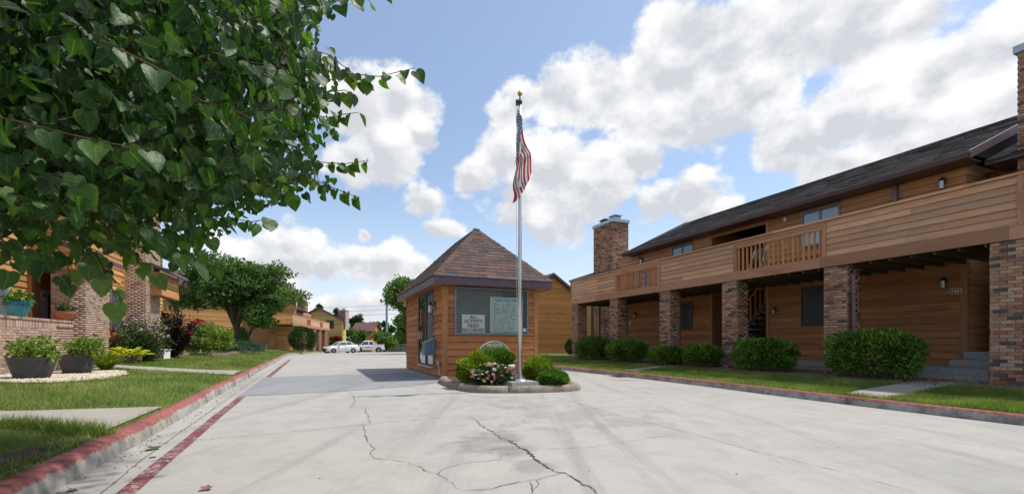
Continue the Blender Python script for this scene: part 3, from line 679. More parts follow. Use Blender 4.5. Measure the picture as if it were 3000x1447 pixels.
# beds: mulch along the pillars, white stones by the porch, bare soil by the near kerb
BEDR = [ST.w(s, t, 0)[:2] for s, t in [(11.25, 3.2), (11.15, 5.2), (11.1, 7), (11.2, 9), (11.15, 11), (11.3, 13), (11.3, 15), (11.2, 17), (11.3, 19.6), (11.8, 20.2), (14.2, 20.2), (14.2, 3.2)]]
GRAV = [gp(*p, llz)[:2] for p in [(-160, 1116), (-60, 1119), (60, 1124), (180, 1122), (300, 1112), (378, 1098), (366, 1088), (300, 1082), (210, 1078), (0, 1090), (-160, 1092)]]
SOIL = [gp(*p, llz)[:2] for p in [(-60, 1400), (40, 1372), (130, 1345), (215, 1312), (270, 1284), (215, 1276), (140, 1290), (60, 1320), (-60, 1345)]]
def sheet(name, poly, fn, mat, lift=.012):
    P = np.array(poly); c = P.mean(0); g = G(WD); n = len(P); R = 6
    Q = resample(np.r_[P, P[:1]], .3)[:-1]; n = len(Q)
    for r in range(R + 1):
        for q in Q: X, Y = lerp(c, q, r / R); g.v.append((X, Y, fn(X, Y) + lift))
    for r in range(R):
        for i in range(n): a = r * n + i; b = r * n + (i + 1) % n; g.f.append((a, b, b + n, a + n)); g.r.append(.5)
    return structure(name, g, mat, smooth=True)
sheet('mulch_bed', BEDR, rlz, 'mulch'); sheet('gravel_bed', GRAV, llz, 'mulch', .01); sheet('bare_soil', SOIL, llz, 'soil', .006)
OCT = np.array([[1, 0, 0], [-1, 0, 0], [0, 1, 0], [0, -1, 0], [0, 0, 1], [0, 0, -1]], float); OCTF = [(0, 2, 4), (2, 1, 4), (1, 3, 4), (3, 0, 4), (2, 0, 5), (1, 2, 5), (3, 1, 5), (0, 3, 5)]
def pebbles(name, poly, fn, n, r0, r1, mat, label):
    P = np.array(poly); lo, hi = P.min(0), P.max(0); q = RNG.uniform(lo, hi, (n * 3, 2)); q = q[inpoly(q, poly)][:n]
    z = np.array([fn(a, b) for a, b in q]); r = RNG.uniform(r0, r1, len(q))
    V = OCT[None] * np.stack([r * RNG.uniform(.7, 1.3, len(r)), r * RNG.uniform(.7, 1.3, len(r)), r * .6], 1)[:, None, :]
    a = RNG.uniform(0, 6.3, len(r)); V = np.stack([V[..., 0] * np.cos(a)[:, None] - V[..., 1] * np.sin(a)[:, None], V[..., 0] * np.sin(a)[:, None] + V[..., 1] * np.cos(a)[:, None], V[..., 2]], -1)
    V = V + np.c_[q, z + .012 + r * .3][:, None, :]
    o = indexed(name, V, OCTF, mat); tag(o, label, 'gravel', kind='stuff')
pebbles('white_stones', GRAV, llz, 6500, .018, .042, 'pebble', 'pale loose stones spread round the grey planters')
pebbles('wood_chips', BEDR, rlz, 7000, .015, .035, 'mulch', 'brown wood chips under the clipped hedges')
# grass blades
def grass(name, L, fn, sgn, n, tmin, tmax, dmax, h0, h1, w, label, holes, power=1.6):
    LS = np.array([ST.inv(*p) for p in L]); o = np.argsort(LS[:, 1]); u = RNG.random(n)
    t = (tmin ** (1 - power) + u * (tmax ** (1 - power) - tmin ** (1 - power))) ** (1 / (1 - power))
    d = RNG.random(n) ** .9 * dmax - .03; s = np.interp(t, LS[o, 1], LS[o, 0]) + sgn * d
    P = np.stack([s * ST.c - t * ST.n, s * ST.n + t * ST.c], 1); keep = np.ones(n, bool)
    for h in holes: keep &= ~inpoly(P + RNG.normal(0, .035, P.shape), h)
    P = P[keep]; t = t[keep]; n = len(P); z = np.array([fn(a, b) for a, b in P])
    dist = np.linalg.norm(P, axis=1); sc_ = np.clip(dist / 7, .8, 3.2)
    h = RNG.uniform(h0, h1, n) * np.clip(sc_, .9, 1.3); a = RNG.uniform(0, 6.283, n); ln = RNG.uniform(.2, 1.0, n) * h; b = RNG.uniform(0, 6.283, n)
    W_ = (w * sc_ * RNG.uniform(.7, 1.3, n))[:, None] * np.stack([np.cos(a), np.sin(a), np.zeros(n)], 1)
    B = np.c_[P, z - .005]; tip = B + np.stack([np.cos(b) * ln, np.sin(b) * ln, h], 1)
    pt = .5 + .5 * np.sin(P[:, 0] * 1.3 + 2 * np.sin(P[:, 1] * .9)) * np.cos(P[:, 1] * 1.7 + P[:, 0] * .6)
    rnd = np.clip(RNG.random(n) * .55 + pt * .45 + (RNG.random(n) > .94) * .25, 0, 1)
    tag(bulk(name, np.stack([B - W_, B + W_, tip], 1), 'grass_blade', rnd=rnd), label, 'grass', kind='stuff')
grass('grass_left', LKL, llz, -1, 120000, 2.2, 15, 4.8, .035, .085, .0035, 'green lawn blades along the left kerb near the tree', PATHS[:2] + [GRAV, SOIL], 1.9)
grass('grass_left_far', LKL, llz, -1, 60000, 14, 56, 6.5, .03, .06, .005, 'green lawn running back to the shade trees', PATHS[:2] + [GRAV], 1.6)
grass('grass_right', RKL, rlz, 1, 130000, 1.5, 34, 2.3, .04, .08, .0035, 'green lawn strip between right kerb and hedges', PATHS[2:] + [BEDR], 1.5)
_n0 = 4000; _q = RNG.uniform(np.min(SOIL, 0), np.max(SOIL, 0), (_n0, 2)); _q = _q[inpoly(_q, SOIL)]; _k = np.sin(_q[:, 0] * 9) * np.cos(_q[:, 1] * 7 + _q[:, 0] * 3); _q = _q[(_k > .1) | (RNG.random(len(_q)) < .08)]; _n0 = len(_q); _B = np.c_[_q, [llz(*w) for w in _q]]; _a = RNG.uniform(0, 6.28, _n0); _h = RNG.uniform(.02, .06, _n0)
_W = .004 * np.stack([np.sin(_a), -np.cos(_a), 0 * _a], 1); tag(bulk('sprouting_weeds', np.stack([_B - _W, _B + _W, _B + np.stack([np.cos(_a) * _h, np.sin(_a) * _h, _h], 1)], 1), 'grass_blade'), 'sparse weeds on the bare soil by the near left kerb', 'weeds', kind='stuff')
# long tufts at the near path edge
n = 1500; q = np.array([gp(*p, llz)[:2] for p in [(0, 1248), (120, 1256), (220, 1265), (300, 1275)]]); L = resample(q, .02); i = RNG.integers(0, len(L), n)
P = L[i] + RNG.normal(0, .05, (n, 2)); z = np.array([llz(*p) for p in P]); B = np.c_[P, z]; a = RNG.uniform(0, 6.28, n); h = RNG.uniform(.07, .15, n)
tip = B + np.stack([np.cos(a) * h * .7, np.sin(a) * h * .7, h], 1); Wv = .004 * np.stack([np.sin(a), -np.cos(a), 0 * a], 1)
tag(bulk('grass_tufts', np.stack([B - Wv, B + Wv, tip], 1), 'grass_blade', rnd=RNG.random(n) * .6), 'long dark grass tufts overhanging the near left path', 'grass', kind='stuff')

# ------------------------------------------------------------------ plants
def lump(d, k=0.0, amp=.10):
    return 1 + amp * (np.sin(d[:, 0] * 5.1 + k) * np.cos(d[:, 1] * 4.3 + 1.7 * k) + .7 * np.sin(d[:, 2] * 6.2 + d[:, 0] * 3.1 + k))
def foliage(n, c, rad, size, style='sprig', width=.4, shell=.35, flat=-.75, amp=.1, power=2.0, a=0.0, up=.5):
    d = sph(n); d = d[d[:, 2] > flat]; n = len(d); r = (1 - shell * RNG.random(n) ** 1.6) * lump(d, c[0] * 3.3 + c[1], amp)
    if power != 2.0: r = r / (np.sum(np.abs(d) ** power, 1) ** (1 / power))
    q = d * r[:, None] * np.asarray(rad); P = q.copy(); ca, sa = math.cos(a), math.sin(a)
    P[:, 0] = q[:, 0] * ca - q[:, 1] * sa; P[:, 1] = q[:, 0] * sa + q[:, 1] * ca
    out = unit(P / np.asarray([max(rad[0], rad[1])] * 2 + [rad[2]])); P = P + np.asarray(c)
    R = RNG.normal(size=(n, 3))
    D = {'sprig': out + R * .45 + np.array([0, 0, up]), 'leaf': R + out * .3 + np.array([0, 0, -.2]), 'needle': out * .5 + R * .25 + np.array([0, 0, 1.0 + up])}[style]
    return leaves(P, D, size * RNG.uniform(.6, 1.35, n), width), r
def bush(name, label, cat, c, rad, mat, n, size, style='sprig', width=.4, group=None, stems=4, gz=None, **kw):
    gz = c[2] - rad[2] if gz is None else gz; t = Thing(name, label, cat, (c[0], c[1], gz), group)
    V, r = foliage(n, c, rad, size, style, width, **kw)
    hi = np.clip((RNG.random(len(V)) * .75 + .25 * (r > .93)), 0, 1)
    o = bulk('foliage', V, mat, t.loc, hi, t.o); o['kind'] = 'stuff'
    g = G(WD)
    for k in range(stems):
        aa = k * 6.283 / stems + .4; g.tube([(c[0] + .04 * math.cos(aa), c[1] + .04 * math.sin(aa), gz - .03), (c[0] + rad[0] * .25 * math.cos(aa), c[1] + rad[1] * .25 * math.sin(aa), c[2] - rad[2] * .3), (c[0] + rad[0] * .5 * math.cos(aa), c[1] + rad[1] * .5 * math.sin(aa), c[2] + rad[2] * .2)], [.022, .016, .008], 6)
    t.add('stem', g, 'bark'); return t
def bloom_mesh(mat, petals=7, r=.035):
    g = G(WD)
    for ring, (k, rr, zt, tilt) in enumerate(((petals, r, 0, .35), (5, r * .62, r * .25, .8))):
        for i in range(k):
            a = i * 6.283 / k + ring; ca, sa = math.cos(a), math.sin(a); w = rr * .55
            p0 = (0, 0, zt); p1 = (ca * rr - sa * w, sa * rr + ca * w, zt + rr * tilt); p2 = (ca * rr * 1.15, sa * rr * 1.15, zt + rr * tilt * .8); p3 = (ca * rr + sa * w, sa * rr - ca * w, zt + rr * tilt)
            g.poly([p0, p3, p2, p1], .5)
    return emesh('bloom', g, mat, fix=False)
def blooms(t, pts, meshes, s0=.8, s1=1.3):
    for p in pts:
        o = link('bloom', random.choice(meshes), t.o, tuple(np.array(p) - np.array(t.loc))); k = random.uniform(s0, s1); o.scale = (k, k, k); o.rotation_euler = (random.uniform(-.9, .9), random.uniform(-.9, .9), random.uniform(0, 6))

# grit and leaf crumbs in the left gutter and along the cracks
_t = RNG.uniform(2.2, 16, 420); _s = np.interp(_t, LKS[:, 1], LKS[:, 0]) + .2 + np.abs(RNG.normal(0, .22, 420)); _q = np.stack([_s * ST.c - _t * ST.n, _s * ST.n + _t * ST.c], 1); _e = np.c_[RNG.uniform(-4, 7, 40), RNG.uniform(3.2, 13, 40)]; _q = np.r_[_q, _e]
_z = np.array([road_z(*w) for w in _q]); _r = RNG.uniform(.003, .009, len(_q)); tag(indexed('road_grit', OCT[None] * np.stack([_r * 1.4, _r, _r * .5], 1)[:, None, :] + np.c_[_q, _z + .004][:, None, :], OCTF, 'mulch'), 'scattered grit and leaf crumbs on the concrete road', 'grit', kind='stuff')
# ------------------------------------------------------------------ guardhouse
S0, S1, T0, T1, EV = 3.14, 5.96, 12.24, 17.65, .33
ZE0, ZE1, ZA = 2.535, 2.745, 4.53
gh = Thing('guardhouse', 'small brown board guardhouse with steep shingled hip roof in the middle of the road', 'guardhouse', ST.w(4.55, 14.9, 0))
g = G(); g.box(S0 + .02, S1 - .02, T0 + .02, T1 - .02, -.02, .09); gh.add('foundation', g, 'step_concrete')
WS0, WS1, WZ0, WZ1 = 3.484, 5.635, 1.253, 2.52; DT0, DT1, DZ0, DZ1 = 13.31, 15.43, .32, 2.47
g = G(); c = .07
for b in ((S0, S1, T0, T0 + c, .07, WZ0), (S0, WS0, T0, T0 + c, WZ0, 2.6), (WS1, S1, T0, T0 + c, WZ0, 2.6), (S0, S1, T1 - c, T1, .07, 2.6), (S1 - c, S1, T0 + c, T1 - c, .07, 2.6),
          (S0, S0 + c, T0 + c, DT0, .07, 2.6), (S0, S0 + c, DT1, T1 - c, .07, 2.6), (S0, S0 + c, DT0, DT1, .07, DZ0), (S0, S0 + c, DT0, DT1, DZ1, 2.6)): g.box(*b, rnd=.3)
gh.add('wall', g, 'wood_guard')
g = G(); g.box(S0 + c, S1 - c, T0 + c, T1 - c, .09, .12); gh.add('floor_slab', g, 'interior')
def boards(t, axis, pl, dr, a0, a1, z0, z1, pitch, mat, holes=(), parent=None, name='board', split=None, ov=.0):
    n = max(1, round((z1 - z0) / pitch)); p = (z1 - z0) / n; made = []
    for i in range(n):
        za, zb = z0 + i * p, z0 + (i + 1) * p - .007; segs = [(a0, a1)]
        for (h0, h1, hz0, hz1) in holes:
            if zb > hz0 + .02 and za < hz1 - .02:
                ns = []
                for (x, y) in segs:
                    if h1 <= x or h0 >= y: ns.append((x, y)); continue
                    if h0 > x + .02: ns.append((x, h0))
                    if h1 < y - .02: ns.append((h1, y))
                segs = ns
        if split:
            ns = []
            for (x, y) in segs:
                if y - x > split and random.random() < .75:
                    m = x + (y - x) * random.uniform(.25, .75); ns += [(x, m - .002), (m + .002, y)]
                else: ns.append((x, y))
            segs = ns
        for (x, y) in segs:
            g = G(t.fr if hasattr(t, 'fr') else ST); g.clap(axis, pl + dr * random.uniform(0, .003), dr, x, y, za, zb); made.append(t.add(name, g, mat, parent))
    return made
boards(gh, 'x', T0, -1, S0 + .125, S1 - .105, .05, 2.53, .187, 'wood_guard', [(WS0 - .03, WS1 + .03, WZ0 - .02, 2.6)])
boards(gh, 'y', S0, -1, T0 + .03, T1 - .08, .07, 2.53, .187, 'wood_guard', [(DT0 - .02, DT1 + .02, DZ0 - .02, DZ1 + .02)])
boards(gh, 'y', S1, 1, T0 + .03, T1 - .08, .07, 2.53, .187, 'wood_guard')
boards(gh, 'x', T1, 1, S0 + .05, S1 - .05, .07, 2.53, .187, 'wood_guard')
for b in ((S0 - .03, S0 + .12, T0 - .034, T0 + .0), (S1 - .10, S1 + .03, T0 - .034, T0), (S0 - .03, S0, T0 + .0, T0 + .03), (S0 - .032, S0, T1 - .08, T1 + .02)):
    g = G(); g.box(*b, .03, 2.53); gh.add('corner_board', g, 'wood_trim')
# front window
fw = G(); f = .045
for b in ((WS0 - .03, WS1 + .03, T0 - .045, T0 + .03, WZ0 - .05, WZ0), (WS0 - .03, WS0 + f - .03, T0 - .045, T0 + .03, WZ0, WZ1), (WS1 - f + .03, WS1 + .03, T0 - .045, T0 + .03, WZ0, WZ1), (WS0 + f - .03, WS1 - f + .03, T0 - .045, T0 + .03, WZ1 - f, WZ1)): fw.box(*b)
win = gh.add('window', fw, 'frame_grey')
g = G(); g.box(WS0 + .015, WS1 - .015, T0 - .006, T0 - .002, WZ0, WZ1 - f); gh.add('pane', g, 'glass', win)
for k in range(20):
    z = WZ0 + .02 + k * .06; g = G(); x1 = WS0 + (1.42 if k > 3 else 1.3)
    g.hexa([(WS0 + .03, T0 + .055, z), (x1, T0 + .055, z + random.uniform(-.004, .004)), (x1, T0 + .075, z + .035), (WS0 + .03, T0 + .075, z + .035), (WS0 + .03, T0 + .056, z + .002), (x1, T0 + .056, z + .002), (x1, T0 + .076, z + .037), (WS0 + .03, T0 + .076, z + .037)])
    gh.add('blind_slat', g, 'blind', win)
# sliding door on the lane side
dr_ = G()
for b in ((S0 - .03, S0 + .05, DT0 - .05, DT1 + .05, DZ0 - .05, DZ0), (S0 - .03, S0 + .05, DT0 - .05, DT1 + .05, DZ1, DZ1 + .05), (S0 - .03, S0 + .05, DT0 - .05, DT0 + .03, DZ0, DZ1), (S0 - .03, S0 + .05, DT1 - .05, DT1 + .05, DZ0, DZ1), (S0 - .02, S0 + .04, 14.3, 14.42, DZ0, DZ1)): dr_.box(*b)
door = gh.add('sliding_door', dr_, 'frame_dark')
for a0, a1, off in ((DT0 + .03, 14.3, .012), (14.42, DT1 - .05, -.008)):
    g = G(); g.box(S0 + off, S0 + off + .006, a0, a1, DZ0 + .02, DZ1); gh.add('pane', g, 'pane_light' if off > 0 else 'glass', door)
g = G(); g.box(S0 - .06, S0 - .02, 15.2, 15.24, 1.1, 1.35); gh.add('handle', g, 'steel', door)
g = G(); g.box(S0 - .07, S0 - .026, DT0 - .06, DT1 + .06, DZ0 - .075, DZ0 - .05); gh.add('sill', g, 'white_paint', door)
# repaired shingles at the foot of the lane wall
for k in range(7): g = G(); g.box(S0 - .036, S0 - .02, 15.3 + k * .3, 15.55 + k * .3, .27 + (k % 2) * .02, .43); gh.add('patch_shingle', g, 'wood_amber')
# roof
EX0, EX1, EY0, EY1 = S0 - EV, S1 + EV, T0 - EV, T1 + EV; HWD = (EX1 - EX0) / 2; XM = (EX0 + EX1) / 2; YA, YB = EY0 + HWD, EY1 - HWD
g = G(); g.box(EX0 + .03, EX1 - .03, EY0 + .03, EY1 - .03, ZE0 + .02, ZE0 + .045); gh.add('soffit', g, 'wood_guard')
for b in ((EX0, EX1, EY0, EY0 + .03), (EX0, EX1, EY1 - .03, EY1), (EX0, EX0 + .03, EY0 + .032, EY1 - .032), (EX1 - .03, EX1, EY0 + .032, EY1 - .032)):
    g = G(); g.box(*b, ZE0, ZE1); gh.add('fascia_board', g, 'purple_trim')
ov = .03; rg = G()
E = [(EX0 - ov, EY0 - ov, ZE1), (EX1 + ov, EY0 - ov, ZE1), (EX1 + ov, EY1 + ov, ZE1), (EX0 - ov, EY1 + ov, ZE1)]; A_, B_ = (XM, YA, ZA), (XM, YB, ZA)
for p in ([E[0], E[1], A_], [E[1], E[2], B_, A_], [E[2], E[3], B_], [E[3], E[0], A_, B_]): rg.poly(p)
rg.poly(E[::-1]); roof = gh.add('roof', rg, 'shingle_red')
def shingles(P0, P1, TL, TR, expo=.15, tab=.30, rows_fr=ST):
    P0, P1, TL, TR = map(Vector, (P0, P1, TL, TR)); ex = (P1 - P0); Wd = ex.length; ex.normalize(); nr = ex.cross(TL - P0).normalized(); ev = nr.cross(ex); Lv = (TL - P0).dot(ev)
    xtl = (TL - P0).dot(ex); xtr = (TR - P0).dot(ex); rows = round(Lv / expo); out = []
    xl_ = lambda v: v / Lv * xtl; xr_ = lambda v: Wd - v / Lv * (Wd - xtr)
    for r in range(rows):
        v0, v1 = r * Lv / rows, min(Lv, (r + 1.12) * Lv / rows); x = -tab * random.uniform(.1, .9)
        while x < Wd:
            w = tab * random.uniform(.75, 1.2); a, b = x + .003, x + w - .003; x += w
            q = [max(a, xl_(v0)), min(b, xr_(v0)), min(b, xr_(v1)), max(a, xl_(v1))]
            if q[1] - q[0] < .02: continue
            if q[2] < q[3]: q[2] = q[3] = (min(max(q[2], q[0]), q[1]) + min(max(q[3], q[0]), q[1])) / 2
            th = random.uniform(.012, .02); f = lambda xx, vv, h: tuple(P0 + ex * xx + ev * vv + nr * h)
            out.append([f(q[0], v0, .0), f(q[1], v0, .0), f(q[2], v1, -.002), f(q[3], v1, -.002), f(q[0], v0, th), f(q[1], v0, th), f(q[2], v1, .004), f(q[3], v1, .004)])
    return out
FR = shingles(E[0], E[1], A_, A_); LT = shingles(E[3], E[0], B_, A_); RT = shingles(E[1], E[2], A_, B_); BK = shingles(E[2], E[3], B_, B_)
LT.sort(key=lambda h: h[0][1])
for h in FR + LT[:max(0, 298 - len(FR))]:
    g = G(); g.hexa(h); gh.add('shingle', g, 'shingle_red', roof)
g = G(); [g.hexa(h) for h in LT[max(0, 298 - len(FR)):] + RT + BK]; gh.add('shingle', g, 'shingle_red', kind='stuff')
def caps(P, Q, d1, d2, n):
    P, Q, d1, d2 = Vector(P), Vector(Q), Vector(d1).normalized() * .15, Vector(d2).normalized() * .15; up = Vector((0, 0, 1))
    for i in range(n):
        a = P.lerp(Q, i / n); b = P.lerp(Q, min(.985, (i + 1.1) / n)); g = G(); e = .03
        v = [a + up * e, a + d1 + up * e, a + d2 + up * e, b + up * .018, b + d1 * .95 + up * .018, b + d2 * .95 + up * .018]; k = len(g.v); g.v += [ST.w(*p) for p in v]
        lo = [p - up * .03 for p in v]; g.v += [ST.w(*p) for p in lo]
        g.f += [(0, 1, 4, 3), (0, 3, 5, 2), (6, 9, 10, 7), (6, 8, 11, 9), (0, 2, 8, 6), (0, 6, 7, 1), (1, 7, 10, 4), (2, 5, 11, 8), (3, 4, 10, 9), (3, 9, 11, 5)]; g.r += [random.random()] * 10
        gh.add('ridge_cap', g, 'shingle_red', roof)
caps(E[0], A_, (-.0, 1, .0), (1, 0, 0), 15); caps(E[1], A_, (0, 1, 0), (-1, 0, 0), 15); caps(E[3], B_, (0, -1, 0), (1, 0, 0), 15); caps((XM, YA + .02, ZA), (XM, YB - .02, ZA), (-1, 0, -1), (1, 0, -1), 11)
# lamps, boxes
def wall_lantern(th, fr, x, y, z, dx, dy, s=1.0, parent=None):
    g = G(fr); g.box(x - .02 * abs(dy) , x + dx * .03 + .02 * abs(dy), y - .03 * abs(dx), y + dy * .03 + .03 * abs(dx), z, z + .14 * s)
    cx, cy = x + dx * .12 * s, y + dy * .12 * s
    g.tube([(x + dx * .02, y + dy * .02, z + .1 * s), (x + dx * .07 * s, y + dy * .07 * s, z + .16 * s), (cx, cy, z + .13 * s)], .01, 6)
    g.lathe((cx, cy, z + .06 * s), [(.07 * s, 0), (.045 * s, .04 * s), (.012, .075 * s)], 4); g.lathe((cx, cy, z - .13 * s), [(.045 * s, 0), (.05 * s, .012)], 4)
    for i in range(4): a = i * math.pi / 2; g.tube([(cx + .05 * s * math.cos(a), cy + .05 * s * math.sin(a), z - .12 * s), (cx + .06 * s * math.cos(a), cy + .06 * s * math.sin(a), z + .06 * s)], .006, 4)
    o = th.add('wall_lamp', g, 'dark_metal', parent); g = G(fr); g.lathe((cx, cy, z - .115 * s), [(.038 * s, 0), (.046 * s, .17 * s)], 8); th.add('lamp_glass', g, 'lamp_clear', o)
wall_lantern(gh, ST, S0 - .03, 13.02, 1.98, -1, 0, 1.25)
g = G(); g.lathe((S0 - .1, T1 - .1, ZE0 - .08), [(.05, .1), (.04, .04), (.03, .0)], 8); o = gh.add('eave_lamp', g, 'white_paint'); g = G(); g.lathe((S0 - .1, T1 - .1, ZE0 - .2), [(.01, 0), (.05, .04), (.05, .09), (.03, .12)], 10); gh.add('bulb', g, 'lamp_clear', o, True)
g = G(); g.box(S0 - .1, S0 - .026, 12.44, 12.56, .36, .5); o = gh.add('meter_box', g, 'galvanised'); g = G(); g.tube([(S0 - .06, 12.5, .36), (S0 - .05, 12.46, .1)], .012, 6); gh.add('conduit', g, 'white_paint', o)
g = G(); g.lathe((WS1 - .07, T0 - .014, WZ0 + .1), [(.058, 0), (.058, .006)], 16, axis='y'); gh.add('sticker', g, 'flat_white', win)
# letter box fixed by the door
MB = Thing('letter_box', 'blue metal drop box with sloped lid mounted beside the guardhouse door', 'letter box', ST.w(S0 - .2, 13.2, .62))
g = G(); g.prism([(S0 - .34, 13.02, .62), (S0 - .036, 13.02, .62), (S0 - .036, 13.02, 1.1), (S0 - .34, 13.02, .98)], (0, .3, 0)); MB.add('body', g, 'mailbox_blue')
g = G(); g.prism([(S0 - .36, 13.0, .975), (S0 - .03, 13.0, 1.105), (S0 - .03, 13.0, 1.125), (S0 - .36, 13.0, .995)], (0, .34, 0)); MB.add('lid', g, 'galvanised')
# signs in the front window (behind the glass)
YS = T0 + .012
sg = Thing('video_sign', 'white sign with dark red capitals reading ALL ACTIVITY VIDEO RECORDED in guardhouse window', 'sign', ST.w(3.98, YS, WZ0 + .03))
def spx(px): a = (px - CX) / F; return (T0 * ST.n + a * T0 * ST.c) / (ST.c - a * ST.n)
def sz(px, py): X, Y, _ = ST.w(spx(px), T0, 0); return H + (HY - py) / F * Y
x0, x1, z0, z1 = spx(1353.5), spx(1420.5), WZ0 + .01, sz(1387, 921)
g = G(); g.box(x0, x1, YS, YS + .006, z0, z1); sg.add('panel', g, 'flat_white')
hh = (z1 - z0)
for k, w in enumerate(('ALL', 'ACTIVITY', 'VIDEO', 'RECORDED')):
    loc = Vector(ST.w((x0 + x1) / 2, YS - .003, z1 - hh * (.145 + .237 * k))) - Vector(sg.loc); put_text('lettering', w, hh * .265, 'sign_red', sg.o, loc, ROT, xs=.92, bold=.004)
mp = Thing('site_map', 'pale site map board headed Peach Tree Villas with block plans in guardhouse window', 'sign', ST.w(5.0, YS, WZ0 + .03))
mx0, mx1, mz0, mz1 = spx(1436), spx(1531.5), WZ0 + .01, sz(1484, 871)
g = G(); g.box(mx0, mx1, YS, YS + .006, mz0, mz1); mp.add('panel', g, 'sign_grey')
mw, mh = mx1 - mx0, mz1 - mz0
loc = Vector(ST.w(mx0 + mw * .5, YS - .003, mz1 - mh * .085)) - Vector(mp.loc); put_text('lettering', 'Peach Tree Villas', mh * .125, 'ink', mp.o, loc, ROT, shear=.35, xs=.86)
loc = Vector(ST.w(mx0 + mw * .5, YS - .003, mz0 + mh * .015)) - Vector(mp.loc); put_text('lettering', 'ENTRANCE', mh * .03, 'ink', mp.o, loc, ROT, bold=.001)
loc = Vector(ST.w(mx0 + mw * .83, YS - .003, mz0 + mh * .17)) - Vector(mp.loc); put_text('lettering', 'N-X', mh * .045, 'ink', mp.o, loc, ROT)
def mpt(x, y): return (mx0 + (x - 800) / 655 * mw, mz1 - (y - 345) / 705 * mh)
def mline(g, pts, w=.0055):
    P = [Vector((*mpt(*p), 0)) for p in pts]
    for a, b in zip(P[:-1], P[1:]):
        d = (b - a); 
        if d.length < 1e-5: continue
        d.normalize(); nn = Vector((-d.y, d.x, 0)) * w / 2; a2, b2 = a - d * w / 2, b + d * w / 2
        g.poly([(q.x, YS - .002, q.y) for q in (a2 - nn, b2 - nn, b2 + nn, a2 + nn)])
g = G()
for pl in ([(890,475),(935,478),(935,490),(1060,487),(1100,487),(1100,520),(1085,600),(1150,580),(1130,560),(1165,460),(1190,465),(1185,500),(1255,510),(1300,475),(1350,525),(1320,555),(1290,530),(1250,560),(1230,620),(1260,670),(1330,715),(1400,710)],
           [(890,475),(885,610),(980,612),(1000,590),(990,565),(940,560),(935,490)], [(1060,487),(1040,560),(1035,615),(1120,625),(1190,590),(1205,560),(1185,530),(1200,490)],
           [(885,640),(885,800),(920,810),(935,700),(985,695),(995,660),(980,640),(885,640)], [(1015,650),(1025,630),(1140,645),(1155,690),(1110,825),(1080,840),(985,805),(975,780),(1000,755),(1080,775),(1090,720),(1020,680),(1015,650)],
           [(870,820),(920,830),(920,955),(1050,962),(1050,905),(965,905),(965,860),(985,840),(1100,840),(1115,870),(1105,1000),(1090,1020),(870,1018)], [(870,820),(865,960),(870,985),(905,990),(905,1005)],
           [(1370,690),(1310,700),(1225,675),(1200,700),(1155,860),(1165,890),(1210,890),(1220,850),(1280,855),(1280,900),(1255,905),(1250,1005),(1215,1005),(1215,930),(1165,920),(1150,950),(1150,1020),(1400,1025)],
           [(1210,700),(1240,700),(1235,760),(1300,770),(1295,795),(1240,790)], [(1260,560),(1300,540),(1290,600),(1330,650),(1310,665),(1265,620),(1260,560)], [(1340,630),(1380,600),(1400,640),(1370,670),(1340,630)]): mline(g, pl, .0075)
for (xa, ya, dx, dy, n) in ((897, 485, 0, 24, 5), (905, 575, 20, 0, 4), (1062, 500, -4, 24, 4), (1045, 590, 20, 5, 4), (1150, 480, -8, 22, 5), (895, 650, 21, 0, 4), (890, 680, 0, 26, 5), (1035, 645, 20, 4, 5), (1125, 690, -7, 24, 5), (990, 770, 20, 8, 4), (880, 835, -1, 30, 5), (915, 975, 26, 0, 6), (1060, 915, 0, 22, 3), (990, 860, 21, 1, 4), (1210, 705, -4, 20, 3), (1250, 765, 16, 4, 3), (1178, 830, -4, 18, 3), (1225, 815, 16, 4, 3), (1180, 930, 0, 20, 4), (1265, 570, 2, 16, 3)):
    for i in range(n):
        x, y = xa + dx * i, ya + dy * i; mline(g, [(x, y), (x + 15, y), (x + 15, y + 15), (x, y + 15), (x, y)], .0035)
mp.add('plan_lines', g, 'ink')
g = G(); q = mpt(1192, 640); g.lathe((q[0], YS - .004, q[1]), [(.02, 0), (.02, .002)], 12, axis='y'); mp.add('marker_dot', g, 'teal')
# ------------------------------------------------------------------ island with flagpole and planting
isl = Thing('island', None, None, ST.w(4, 10, 0)); isl.o['kind'] = 'structure'
IP = smoothline(resample([(3.05, 11.7), (2.86, 11.2), (2.80, 10.5), (2.79, 9.5), (2.84, 8.95), (3.05, 8.62), (3.5, 8.42), (4.2, 8.25), (4.75, 8.22), (5.02, 8.38), (5.12, 8.75), (5.2, 9.6), (5.4, 11), (5.55, 12.2)], .12), 3)
KR = [(-.125, -.02), (-.12, .045), (-.10, .10), (-.055, .132), (0, .14), (.055, .132), (.10, .10), (.12, .045), (.125, -.02)]
cuts = [0, 30, 56, len(IP) - 1]; T_ = np.gradient(IP, axis=0); T_ /= np.linalg.norm(T_, axis=1)[:, None]; N_ = np.stack([T_[:, 1], -T_[:, 0]], 1)
cuts = [c for c in cuts if c < len(IP) - 1] + [len(IP) - 1]
for a, b in zip(cuts[:-1], cuts[1:]):
    g = G(); K = len(KR)
    for q, i in enumerate(range(a, b + 1)):
        e = .005 if i == a and a else (-.005 if i == b else 0); sq = .55 if (i in (0,)) else 1
        for (d, z) in KR:
            x, y = IP[i] + N_[i] * d * sq + T_[i] * e; g.v.append(ST.w(x, y, z * sq + random.gauss(0, .0025)))
    for q in range(b - a):
        for m in range(K - 1): v = q * K + m; g.f.append((v, v + 1, v + K + 1, v + K)); g.r.append(.5)
    for e in (0, b - a): g.f.append(tuple(e * K + m for m in range(K))); g.r.append(.5)
    o = isl.add('kerb_stone', g, 'kerb_dark'); o.data.polygons.foreach_set('use_smooth', [len(p.vertices) == 4 for p in o.data.polygons])
